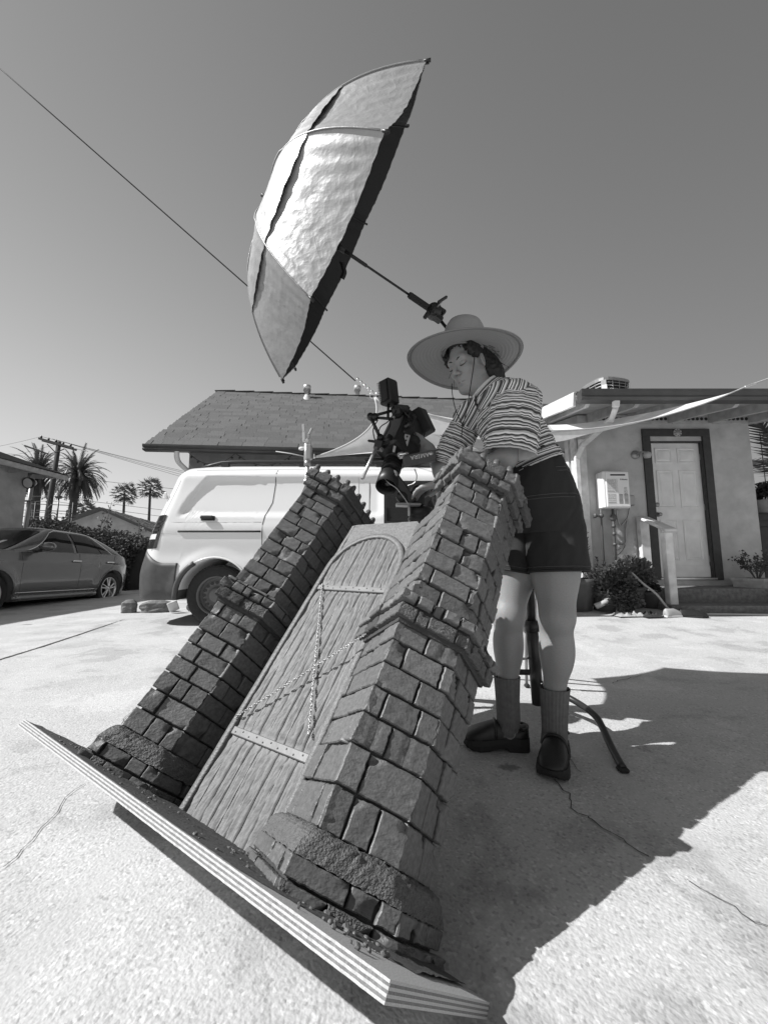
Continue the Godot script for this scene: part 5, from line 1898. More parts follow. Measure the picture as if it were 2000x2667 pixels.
func build_van() -> void:
	var v := thing("white_van", "white panel van with dark rear bumper and steel wheels behind the castle model", "van", Vector3(0, 0, -5.465))
	var st := []
	var x := -2.90
	while x < 2.221:
		st.append(x)
		x += 0.02 if x < -2.5 or absf(x + 1.91) < 0.46 or absf(x - 1.29) < 0.46 else 0.05
	var rings := []
	for xx in st:
		var r := PackedVector3Array()
		var b := van_bottom(xx)
		var t := van_top(xx)
		var n := 44
		for k in n + 1:
			var y := lerpf(b, t - 0.02, float(k) / n)
			r.append(van_point(xx, y, 1.0))
		var top := van_point(xx, t - 0.02, 1.0)
		for k in range(1, 10):
			var q := 1.0 - 2.0 * k / 10.0
			r.append(Vector3(top.x, t + 0.02 * (1.0 - q * q) - 0.02 * absf(q), top.z * q))
		for k in n + 1:
			var y := lerpf(t - 0.02, b, float(k) / n)
			r.append(van_point(xx, y, -1.0))
		rings.append(r)
	var s := new_st(true)
	loft(s, rings, true)
	put(s, "body", M.van_paint, v)
	# rear bumper and its dark cladding up to the wheel arch
	s = new_st(true)
	rings = []
	for k in 30:
		var xx := lerpf(-2.925, -2.338, k / 29.0)
		var r := PackedVector3Array()
		var yt := lerpf(0.86, 0.70, smoothstep(-2.9, -2.5, xx))
		var yb := 0.285
		var end := -0.10 * pow(1.0 - smoothstep(-2.93, -2.80, xx), 2.0)
		for j in 11:
			var y := lerpf(yb, yt, j / 10.0)
			r.append(van_point(xx, y, 1.0, 0.013 + end - 0.05 * pow(1.0 - smoothstep(0.28, 0.40, y), 2.0)))
		for j in 11:
			var y := lerpf(yt, yb, j / 10.0)
			r.append(van_point(xx, y, -1.0, 0.013 + end))
		rings.append(r)
	loft(s, rings, true)
	put(s, "bumper", M.van_plastic, v)
	for sd in [1.0]:
		var tl := Node3D.new()
		tl.name = "tail_light"
		v.add_child(tl, true)
		s = new_st(true)
		grid(s, 8, 14, func(u: float, w: float) -> Vector3: return van_point(lerpf(-2.897, -2.635, u), lerpf(0.865, 1.25, w), sd, 0.008))
		put(s, "housing", M.lamp_red, tl)
		s = new_st(true)
		grid(s, 6, 4, func(u: float, w: float) -> Vector3: return van_point(lerpf(-2.894, -2.68, u), lerpf(0.97, 1.03, w), sd, 0.013))
		put(s, "clear_lens", M.lamp_clear, tl)
		s = new_st(true)
		for j in 3: grid(s, 6, 2, func(u: float, w: float) -> Vector3: return van_point(lerpf(-2.88, -2.67, u), lerpf(1.06, 1.085, w) + j * 0.05, sd, 0.012))
		put(s, "red_bars", plain(0.035, 0.15), tl)
	bxp(v, "hinge", M.chrome, Vector3(-2.72, 0.80, 0.80), Vector3(0.05, 0.08, 0.05), 0.01)
	bxp(v, "hinge", M.white_plastic, Vector3(-2.58, 1.49, 0.83), Vector3(0.04, 0.08, 0.05), 0.01)
	# seams, slide rail, handle
	var seam := func(called: String, list: Array, r: float, m: Material) -> void:
		var pts := []
		for i in list.size() - 1:
			for k in 8:
				var q: Vector2 = list[i].lerp(list[i + 1], k / 8.0)
				pts.append(van_point(q.x, q.y, 1.0, 0.0))
		pts.append(van_point(list[-1].x, list[-1].y, 1.0, 0.0))
		tbp(v, called, m, pts, r, 5)
	seam.call("door_seam", [Vector2(-1.27, 1.80), Vector2(-1.30, 1.40), Vector2(-1.36, 1.27), Vector2(-1.385, 1.15), Vector2(-1.39, 0.42)], 0.004, M.black_soft)
	seam.call("door_seam", [Vector2(-0.17, 1.80), Vector2(-0.17, 0.42)], 0.004, M.black_soft)
	seam.call("door_seam", [Vector2(-0.30, 1.76), Vector2(-0.30, 1.28)], 0.003, M.gray_plastic)
	seam.call("door_seam", [Vector2(-2.70, 0.84), Vector2(-2.69, 1.0), Vector2(-2.69, 1.25), Vector2(-2.66, 1.80)], 0.003, M.gray_plastic)
	seam.call("slide_rail", [Vector2(-2.40, 1.058), Vector2(-1.40, 1.058)], 0.012, M.black_soft)
	seam.call("crease", [Vector2(-2.62, 1.165), Vector2(-1.40, 1.165)], 0.0025, M.gray_plastic)
	seam.call("crease", [Vector2(-2.62, 1.035), Vector2(-2.42, 1.04)], 0.0025, M.gray_plastic)
	seam.call("roof_seam", [Vector2(-2.45, 1.80), Vector2(-1.3, 1.815), Vector2(0.4, 1.81)], 0.004, M.gray_plastic)
	var hd := Node3D.new()
	hd.name = "handle"
	v.add_child(hd, true)
	var hp := van_point(-2.02, 1.215, 1.0)
	bxp(hd, "cup", M.black_soft, hp + Vector3(0, -0.005, 0.006), Vector3(0.16, 0.055, 0.012), 0.005)
	bxp(hd, "grip", M.black, hp + Vector3(-0.005, 0.005, 0.03), Vector3(0.15, 0.04, 0.03), 0.012)
	# wheel arches, wheels, underside
	for cx in [-1.91, 1.29]:
		var pts := []
		for k in 25:
			var an := PI * (k / 24.0) * 1.06 - 0.09
			pts.append(van_point(cx + cos(an) * 0.43, 0.335 + sin(an) * 0.43, 1.0, 0.004))
		tbp(v, "arch_lip", M.van_paint, pts.slice(0, 17), 0.012, 6)
		tbp(v, "arch_cladding", M.van_plastic, pts.slice(16), 0.03, 6)
		wheel(v, Vector3(cx, 0.335, 0.80), 0.335, 0.225, 1.0, 0.215, "steel")
		wheel(v, Vector3(cx, 0.335, -0.80), 0.335, 0.225, -1.0, 0.215, "steel")
	bxp(v, "floor_pan", M.black_soft, Vector3(-0.3, 0.45, 0), Vector3(4.7, 0.10, 1.2), 0.02)
	# roof rails
	for sd in [1.0, -1.0]:
		var rp := []
		for k in 20:
			var xx := lerpf(-2.30, 0.55, k / 19.0)
			var lift := 0.055 * minf(1.0, minf(k, 19 - k) / 2.2)
			rp.append(Vector3(xx + 0.22 * smoothstep(-1.9, -2.9, xx), van_top(xx) - 0.02 + lift, sd * 0.69))
		tbp(v, "roof_rail", M.black, rp, 0.022, 7)
		for xx in [-1.95, -1.0, -0.05]: bxp(v, "rail_foot", M.black, Vector3(xx, van_top(xx) - 0.0, sd * 0.69), Vector3(0.10, 0.06, 0.04), 0.008)
	# front door window with its frame, mirror
	var win := Node3D.new()
	win.name = "window"
	v.add_child(win, true)
	s = new_st(true)
	var edge := func(w: float) -> float: return lerpf(1.02, 0.62, w)
	grid(s, 14, 10, func(u: float, w: float) -> Vector3: return van_point(lerpf(0.0, edge.call(w), u), lerpf(1.15, 1.66, w), 1.0, 0.006))
	put(s, "frame", M.black, win)
	s = new_st(true)
	grid(s, 14, 10, func(u: float, w: float) -> Vector3: return van_point(lerpf(0.03, edge.call(w) - 0.04, u), lerpf(1.18, 1.63, w), 1.0, 0.010))
	put(s, "pane", M.car_glass, win)
	s = new_st(true)
	grid(s, 10, 12, func(u: float, w: float) -> Vector3:
		var xx := lerpf(1.50, 0.80, w)
		return Vector3(xx, van_top(xx) + 0.024, lerpf(-0.66, 0.66, u) * lerpf(1.05, 0.95, w)))
	put(s, "windscreen", M.car_glass, v)
	var mr := Node3D.new()
	mr.name = "mirror"
	v.add_child(mr, true)
	s = new_st(true)
	ball(s, Vector3(0.60, 1.42, 1.10), 0.10, 14, Vector3(0.75, 1.25, 0.95))
	put(s, "housing", M.van_plastic, mr)
	s = new_st(true)
	ball(s, Vector3(0.555, 1.42, 1.115), 0.082, 14, Vector3(0.5, 1.2, 0.9))
	put(s, "glass", M.black_gloss, mr)
	bxp(mr, "stalk", M.van_plastic, Vector3(0.62, 1.36, 0.98), Vector3(0.08, 0.06, 0.16), 0.02)
	bxp(v, "rear_step", M.black_soft, Vector3(-2.72, 0.30, 0.0), Vector3(0.28, 0.06, 1.3), 0.02)


# ---------------------------------------------------------------- the dark sedan
# local: x forward (towards the viewer), y up, z to the car's right (away from the visible side)

func car_belt(x: float) -> float:
	return 0.965 + 0.020 * (-x)


func car_top(x: float) -> float:   # top of the lower body: bonnet, belt, boot
	if x > 0.85: return lerpf(0.99, 0.80, pow(clampf((x - 0.85) / 1.3, 0.0, 1.0), 1.6))
	if x < -1.35: return lerpf(1.02, 0.93, pow(clampf((-1.35 - x) / 0.75, 0.0, 1.0), 1.4))
	return lerpf(1.02, 0.99, clampf((x + 1.35) / 2.2, 0.0, 1.0))


func car_bottom(x: float) -> float:
	var b := 0.20
	for cx in [-1.28, 1.28]:
		var d := absf(x - cx)
		if d < 0.375: b = maxf(b, 0.325 + sqrt(0.375 * 0.375 - d * d))
	return b


func car_w(x: float, y: float) -> float:
	var w := 0.90 + 0.025 * smoothstep(0.3, 0.62, y) - 0.055 * smoothstep(0.74, 1.02, y) - 0.05 * smoothstep(0.4, 0.2, y)
	var f := 2.42 - x
	if f < 0.9: w -= 0.38 * pow(1.0 - maxf(f, 0.0) / 0.9, 2.2)
	var r := x + 2.24
	if r < 0.85: w -= 0.36 * pow(1.0 - maxf(r, 0.0) / 0.85, 2.3)
	for cx in [-1.28, 1.28]:
		var d := Vector2(x - cx, y - 0.325).length()
		if d > 0.36 and d < 0.55: w += 0.022 * (1.0 - smoothstep(0.40, 0.55, d))
	return w


func car_side(x: float, y: float, out := 0.0) -> Vector3:
	var crease := 0.010 * exp(-pow((y - 0.80) / 0.035, 2.0))
	return Vector3(x, y, -(car_w(x, y) + crease + out))


func cabin(x: float, q: float, out := 0.0) -> Vector3:
	# q 0..1 over the roof from the visible side to the far one
	var roof := 1.455
	var h := 0.0
	if x > -0.05: h = smoothstep(1.02, -0.25, x) * 0.3 + 0.7 * clampf((1.02 - x) / 1.07, 0.0, 1.0)
	else: h = 1.0
	if x < -0.75: h = 1.0 - pow(clampf((-0.75 - x) / 1.05, 0.0, 1.0), 1.7)
	h = clampf(h, 0.0, 1.0)
	var y0 := car_top(x) - 0.02
	var yr := lerpf(y0, roof - 0.03 * pow((x + 0.3) / 0.6, 2.0) * 0.3, h)
	var a := (q - 0.5) * 2.0
	var sgn := signf(a)
	var m := absf(a)
	var w0 := 0.80
	var w1 := lerpf(0.80, 0.565, h)
	var p: Vector3
	if m > 0.5:
		var t := (1.0 - m) / 0.5
		p = Vector3(x, lerpf(y0, yr - 0.045 * h, t), lerpf(w0, w1, pow(t, 1.1)) + 0.02 * sin(t * PI) * h)
	else:
		var t := m / 0.5
		p = Vector3(x, yr - 0.045 * h * pow(t, 3.0), w1 * t * (1.0 - 0.02 * (1.0 - t)))
	p.z *= -1.0 if sgn <= 0.0 else 1.0
	return p + Vector3(0, out * (1.0 if m < 0.5 else 0.3), out * (-1.0 if sgn <= 0.0 else 1.0) * (1.0 if m >= 0.5 else 0.1))


func build_sedan() -> void:
	var c := thing("dark_sedan", "dark glossy four-door sedan parked in the shade at left", "car")
	var fw := Vector3(0, 0.035, 1).normalized()
	var zz := Vector3(-1, 0, 0)
	c.transform = Transform3D(Basis(fw, zz.cross(fw), zz), Vector3(-6.57, -0.14, -7.02))
	var rings := []
	var x := 2.42
	while x > -2.25:
		var r := PackedVector3Array()
		var b := car_bottom(x)
		var t := car_top(x)
		var n := 26
		for k in n + 1: r.append(car_side(x, lerpf(b, t, float(k) / n)))
		var e := car_side(x, t)
		for k in range(1, 8):
			var q := 1.0 - 2.0 * k / 8.0
			r.append(Vector3(x, t + 0.03 * (1.0 - q * q), e.z * q))
		for k in n + 1:
			var p := car_side(x, lerpf(t, b, float(k) / n))
			r.append(Vector3(p.x, p.y, -p.z))
		rings.append(r)
		x -= 0.02 if absf(absf(x) - 1.28) < 0.42 else 0.05
	var s := new_st(true)
	loft(s, rings, true)
	put(s, "body", M.car_paint, c)
	s = new_st(true)
	rings = []
	for k in 60:
		var xx := lerpf(1.02, -1.78, k / 59.0)
		var r := PackedVector3Array()
		for j in 33: r.append(cabin(xx, j / 32.0))
		r.append(Vector3(xx, 0.7, 0.7)); r.append(Vector3(xx, 0.7, -0.7))
		rings.append(r)
	loft(s, rings, true)
	put(s, "cabin", M.car_paint, c)
	# windows follow the cabin's skin; lo and hi are limits along x at the sill and the roof
	var pane := func(called: String, q0: float, q1: float, lo: Array, hi: Array, out: float, m: Material, parent: Node) -> void:
		var st := new_st(true)
		grid(st, 18, 12, func(u: float, w: float) -> Vector3: return cabin(lerpf(lerpf(lo[0], hi[0], pow(w, lo[2])), lerpf(lo[1], hi[1], pow(w, lo[2])), u), lerpf(q0, q1, w), out))
		put(st, called, m, parent)
	var d1 := Node3D.new(); d1.name = "front_door"; c.add_child(d1, true)
	var d2 := Node3D.new(); d2.name = "rear_door"; c.add_child(d2, true)
	pane.call("window", 0.012, 0.225, [0.70, -0.36, 1.0], [0.02, -0.36], 0.010, M.car_glass, d1)
	pane.call("window", 0.012, 0.225, [-0.44, -1.06, 1.0], [-0.44, -0.86], 0.010, M.car_glass, d2)
	pane.call("quarter_window", 0.012, 0.20, [-1.09, -1.36, 1.0], [-0.90, -0.98], 0.010, M.car_glass, d2)
	pane.call("windscreen", 0.285, 0.715, [0.97, 0.10, 1.0], [0.97, 0.10], 0.008, M.car_glass, c)
	pane.call("rear_window", 0.285, 0.715, [-1.05, -1.70, 1.0], [-1.05, -1.70], 0.008, M.car_glass, c)
	# bright strip round the side glass
	var strip := []
	for k in 13: strip.append(cabin(lerpf(-1.40, 0.76, k / 12.0), 0.006, 0.016))
	for k in 9: strip.append(cabin(lerpf(0.74, 0.04, (k + 1) / 9.0), lerpf(0.01, 0.235, (k + 1) / 9.0), 0.014))
	for k in 8: strip.append(cabin(lerpf(0.04, -0.86, (k + 1) / 8.0), 0.238, 0.014))
	for k in 8: strip.append(cabin(lerpf(-0.86, -1.40, (k + 1) / 8.0), lerpf(0.238, 0.006, pow((k + 1) / 8.0, 1.6)), 0.015))
	tbp(c, "window_strip", M.chrome, strip, 0.008, 5)
	# door seams, handles, side moulding
	var seam := func(list: Array, parent: Node) -> void:
		var pts := []
		for i in list.size() - 1:
			for k in 6:
				var q: Vector2 = list[i].lerp(list[i + 1], k / 6.0)
				pts.append(car_side(q.x, q.y, -0.001))
		tbp(parent, "seam", M.black, pts, 0.004, 4)
	seam.call([Vector2(0.79, 0.98), Vector2(0.80, 0.6), Vector2(0.78, 0.24)], d1)
	seam.call([Vector2(-0.40, 0.99), Vector2(-0.40, 0.6), Vector2(-0.37, 0.24)], d1)
	seam.call([Vector2(-1.40, 1.0), Vector2(-1.30, 0.80), Vector2(-0.98, 0.60), Vector2(-0.90, 0.24)], d2)
	for e in [[-0.30, d1], [-1.20, d2]]:
		var p := car_side(e[0], 0.855)
		var hd := Node3D.new(); hd.name = "handle"; e[1].add_child(hd, true)
		bxp(hd, "grip", M.chrome, p + Vector3(0, 0, -0.022), Vector3(0.20, 0.032, 0.024), 0.010)
		bxp(hd, "recess", M.black, p + Vector3(0, -0.012, -0.002), Vector3(0.13, 0.05, 0.01), 0.004)
	var mp := []
	for k in 22: mp.append(car_side(lerpf(0.86, -0.88, k / 21.0), 0.335, 0.004))
	tbp(c, "sill_strip", M.chrome, mp, 0.007, 5)
	mp = []
	for k in 22: mp.append(car_side(lerpf(0.88, -0.88, k / 21.0), 0.25, 0.0))
	tbp(c, "side_skirt", M.car_paint, mp, 0.05, 8)
	for cx in [-1.28, 1.28]:
		var pts := []
		for k in 25:
			var an := PI * k / 24.0
			pts.append(car_side(cx + cos(an) * 0.378, 0.325 + sin(an) * 0.378, 0.002))
		tbp(c, "arch_lip", M.car_paint, pts, 0.010, 6)
		wheel(c, Vector3(cx, 0.325, -0.79), 0.325, 0.215, -1.0, 0.225, "alloy")
		wheel(c, Vector3(cx, 0.325, 0.79), 0.325, 0.215, 1.0, 0.225, "alloy")
	# mirror
	var mr := Node3D.new(); mr.name = "mirror"; c.add_child(mr, true)
	s = new_st(true)
	ball(s, Vector3(0.50, 1.07, -1.02), 0.125, 16, Vector3(0.75, 0.62, 1.0))
	put(s, "housing", M.car_paint, mr)
	bxp(mr, "stalk", M.black, Vector3(0.53, 1.0, -0.88), Vector3(0.10, 0.04, 0.12), 0.012)
	# lamps and bumper trim
	s = new_st(true)
	grid(s, 10, 6, func(u: float, w: float) -> Vector3: return car_side(lerpf(-2.235, -1.86, u), lerpf(0.70, 0.86, w), 0.006))
	put(s, "tail_light", M.lamp_red, c)
	s = new_st(true)
	grid(s, 10, 6, func(u: float, w: float) -> Vector3: return car_side(lerpf(1.75, 2.40, u), lerpf(0.62, 0.76, w), 0.006))
	put(s, "headlight", M.lamp_clear, c)
	bxp(c, "floor_pan", M.black_soft, Vector3(0, 0.24, 0), Vector3(3.9, 0.10, 1.1), 0.02)
	bxp(c, "parking_permit", M.white_plastic, Vector3(0.80, 1.13, -0.52), Vector3(0.16, 0.004, 0.07), 0.0, Basis(Vector3(0, 0, 1), -0.42))

# ---------------------------------------------------------------- umbrella and the stand that carries it

func build_umbrella() -> void:
	var C := Vector3(-0.187, 2.209, -1.730)
	var A := Vector3(-0.863, 0.380, 0.334).normalized()
	var R := 0.690
	var D := 0.368
	var e1 := A.cross(Vector3.UP).normalized()
	var e2 := e1.cross(A)
	var u := thing("silver_umbrella", "large silver umbrella with black lining and a vented double canopy, tilted sideways", "umbrella")
	var ph := 2.577
	var nz := FastNoiseLite.new()
	nz.seed = 77
	nz.frequency = 1.0
	nz.fractal_octaves = 3
	# a point of the cloth: rho 0..1 from the apex to the rim, f 0..1 between rib i and the next
	var cloth := func(i: int, rho: float, f: float, lift: float) -> Vector3:
		var t0 := ph - i * PI / 4.0
		var t1 := t0 - PI / 4.0
		var a := Vector2(cos(t0), sin(t0))
		var b := Vector2(cos(t1), sin(t1))
		var q := a.lerp(b, f)
		var mid := sin(f * PI)
		q *= R * rho * (1.0 - 0.055 * mid * smoothstep(0.45, 1.0, rho))
		var h := D * (1.0 - pow(rho, 2.9))
		# the cloth is stretched flat between the ribs, and gathers into folds towards each rib tip
		var puff := -0.012 * mid * rho
		var near := pow(rho, 3.0)
		var fold := 0.0
		for e in [[f, 0.0], [1.0 - f, 3.7]]:
			var d: float = e[0]
			if d < 0.5: fold += sin(d * 30.0 / (0.42 + 1.3 * (1.0 - rho)) + e[1] + i) * 0.010 * near * (1.0 - 0.75 * smoothstep(0.93, 1.0, rho)) * exp(-d * 5.5) * smoothstep(0.0, 0.05, d)
		var crinkle := nz.get_noise_3d(q.x * 22.0, q.y * 22.0, i * 3.0) * 0.0030 + nz.get_noise_3d(q.x * 40.0, q.y * 14.0, i * 5.0 + 9.0) * 0.0026
		return C + e1 * q.x + e2 * q.y + A * (h + puff + fold + crinkle * mid + lift)
	for i in 8:
		var s := new_st(true)
		grid(s, 40, 48, func(f: float, v: float) -> Vector3: return cloth.call(i, lerpf(0.60, 1.0, v), f, 0.0))
		put(s, "canopy_panel", M.umbrella_out, u)
		s = new_st(true)
		# the upper cap: its free edge stands off the lower cloth and leaves a dark vent
		grid(s, 30, 24, func(f: float, v: float) -> Vector3: return cloth.call(i, lerpf(0.0, 0.70, v), f, 0.005 + 0.016 * sin(f * PI) * smoothstep(0.5, 1.0, v)))
		put(s, "vent_panel", M.umbrella_out, u)
		s = new_st(true)
		grid(s, 40, 48, func(f: float, v: float) -> Vector3: return cloth.call(i, lerpf(0.02, 0.992, v), f, -0.007))
		put(s, "lining", M.umbrella_in, u)
		# ribs, tips and stretchers
		var rib := []
		for k in 13: rib.append(cloth.call(i, k / 12.0, 0.0, -0.012))
		tbp(u, "rib", M.black, rib, 0.0035, 6)
		var tip: Vector3 = cloth.call(i, 1.0, 0.0, 0.0)
		var dir: Vector3 = (tip - cloth.call(i, 0.93, 0.0, 0.0)).normalized()
		tbp(u, "rib_tip", M.black, [tip - dir * 0.008, tip + dir * 0.016], [0.0045, 0.006], 8)
		var mid: Vector3 = cloth.call(i, 0.52, 0.0, -0.014)
		tbp(u, "stretcher", M.black, [C + A * 0.02, mid], 0.003, 5)
		var seam := []
		for k in 25: seam.append(cloth.call(i, lerpf(0.0, 0.99, k / 24.0), 0.0, 0.004 if k > 11 else 0.009))
		tbp(u, "seam", M.umbrella_out, seam, 0.0028, 5)
	tbp(u, "shaft", M.black, [C + A * (D + 0.045), C - A * 0.02, C - A * 0.38], 0.0055, 8)
	tbp(u, "shaft_sleeve", M.black, [C + A * 0.06, C - A * 0.12], 0.0085, 8)
	tbp(u, "runner", M.black, [C + A * 0.05, C + A * 0.0], 0.014, 10)
	tbp(u, "ferrule", M.black, [C + A * (D - 0.01), C + A * (D + 0.05)], [0.012, 0.008], 8)
	tbp(u, "grip", M.black_soft, [C - A * 0.36, C - A * 0.37, C - A * 0.50, C - A * 0.52], [0.013, 0.0165, 0.0165, 0.014], 12)
	var s2 := new_st(true)
	var st := curve([Vector3(-0.202, 2.152, -1.730), Vector3(-0.19, 2.108, -1.714), Vector3(-0.185, 2.08, -1.708), Vector3(-0.196, 2.05, -1.708)], 5)
	for k in st.size() - 1: beam(s2, st[k], st[k + 1], 0.022, 0.002, Vector3(0.4, 0.1, 1.0))
	put(s2, "tie_strap", M.black, u)
	# the grip stand
	var g := thing("grip_stand", "black steel grip stand with turtle legs standing behind the person", "grip stand")
	var cx := 0.745
	var cz := -2.04
	var top_y := 1.52
	tbp(g, "column", M.dark_metal, [Vector3(cx + 0.012, 0.04, cz), Vector3(cx, 0.30, cz), Vector3(cx - 0.004, 0.42, cz)], 0.030, 14)
	tbp(g, "riser", M.dark_metal, [Vector3(cx - 0.004, 0.40, cz), Vector3(cx - 0.012, 1.15, cz)], 0.022, 12)
	tbp(g, "riser", M.dark_metal, [Vector3(cx - 0.012, 1.15, cz), Vector3(cx - 0.02, top_y, cz)], 0.016, 10)
	tbp(g, "collar", M.black, [Vector3(cx - 0.003, 0.39, cz), Vector3(cx - 0.004, 0.44, cz)], 0.036, 12)
	var kn := Node3D.new(); kn.name = "clamp_knob"; g.add_child(kn, true)
	tbp(kn, "screw", M.metal_mid, [Vector3(cx - 0.02, 0.26, cz), Vector3(cx - 0.075, 0.255, cz + 0.01)], 0.006, 6)
	bxp(kn, "tee", M.black, Vector3(cx - 0.078, 0.255, cz + 0.01), Vector3(0.016, 0.06, 0.018), 0.005)
	tbp(g, "leg", M.dark_metal, curve([Vector3(cx + 0.01, 0.145, cz), Vector3(0.868, 0.105, -1.90), Vector3(0.890, 0.092, -1.77), Vector3(0.886, 0.070, -1.70), Vector3(0.866, 0.034, -1.60), Vector3(0.846, 0.012, -1.50)], 6), 0.0140, 10)
	tbp(g, "leg", M.dark_metal, curve([Vector3(cx, 0.19, cz), Vector3(0.48, 0.165, -2.15), Vector3(0.40, 0.15, -2.18), Vector3(0.34, 0.09, -2.21), Vector3(0.28, 0.012, -2.24)], 6), 0.0140, 10)
	tbp(g, "leg", M.dark_metal, curve([Vector3(cx, 0.09, cz), Vector3(0.925, 0.085, -2.30), Vector3(0.97, 0.08, -2.36), Vector3(1.0, 0.012, -2.46)], 6), 0.0140, 10)
	for q in [Vector3(0.846, 0.008, -1.50), Vector3(0.28, 0.008, -2.24), Vector3(1.0, 0.008, -2.46)]: bxp(g, "foot_cap", M.rubber, q, Vector3(0.036, 0.016, 0.036), 0.006)
	var hp := Vector3(cx - 0.02, top_y - 0.03, cz)
	var grip := C - A * 0.515
	tbp(g, "arm", M.dark_metal, [hp + Vector3(0.07, -0.06, 0.0), hp, grip + Vector3(0.03, -0.02, -0.03)], 0.0085, 8)
	for e in [[hp, "grip_head"], [grip, "umbrella_clamp"]]:
		var hd := Node3D.new(); hd.name = e[1]; g.add_child(hd, true)
		var bs := frame_at(A)
		var s := new_st(true)
		lathe(s, [Vector2(0.0, -0.028), Vector2(0.034, -0.028), Vector2(0.038, -0.018), Vector2(0.038, 0.018), Vector2(0.034, 0.028), Vector2(0.0, 0.028)], 16, Transform3D(Basis(Vector3.RIGHT, PI / 2), e[0]))
		put(s, "disc", M.dark_metal, hd)
		bxp(hd, "jaw", M.black, e[0] + bs.y * 0.022 - A * 0.02, Vector3(0.05, 0.024, 0.07), 0.006, bs)
		bxp(hd, "jaw", M.black, e[0] - bs.y * 0.022 - A * 0.02, Vector3(0.05, 0.024, 0.07), 0.006, bs)
		tbp(hd, "screw", M.metal_mid, [e[0], e[0] + Vector3(0.03, 0.02, 0.05)], 0.006, 6)
		bxp(hd, "tee_handle", M.black, e[0] + Vector3(0.035, 0.025, 0.06), Vector3(0.06, 0.014, 0.016), 0.005, Basis(Vector3(0, 0, 1), 0.6))
		bxp(hd, "tee_handle", M.black, e[0] + Vector3(-0.04, -0.03, 0.02), Vector3(0.05, 0.02, 0.016), 0.005, Basis(Vector3(0, 0, 1), 1.0))
	# a lighter stand just behind it
	var l := thing("light_stand", "thin two-stage light stand pole right behind the grip stand column", "light stand")
	tbp(l, "leg", M.metal_mid, [Vector3(0.835, 0.01, -2.42), Vector3(0.80, 0.36, -2.30)], 0.0085, 8)
	tbp(l, "leg", M.metal_mid, [Vector3(0.80, 0.34, -2.30), Vector3(0.762, 0.66, -2.20), Vector3(0.72, 1.0, -2.10)], 0.0125, 8)
	bxp(l, "foot", M.rubber, Vector3(0.836, 0.012, -2.42), Vector3(0.03, 0.024, 0.03), 0.008)
	tbp(l, "leg", M.metal_mid, [Vector3(1.05, 0.01, -2.62), Vector3(0.72, 1.0, -2.14)], 0.010, 8)
	tbp(l, "leg", M.metal_mid, [Vector3(0.40, 0.01, -2.70), Vector3(0.70, 1.0, -2.14)], 0.010, 8)

# ---------------------------------------------------------------- the film camera on its tripod head

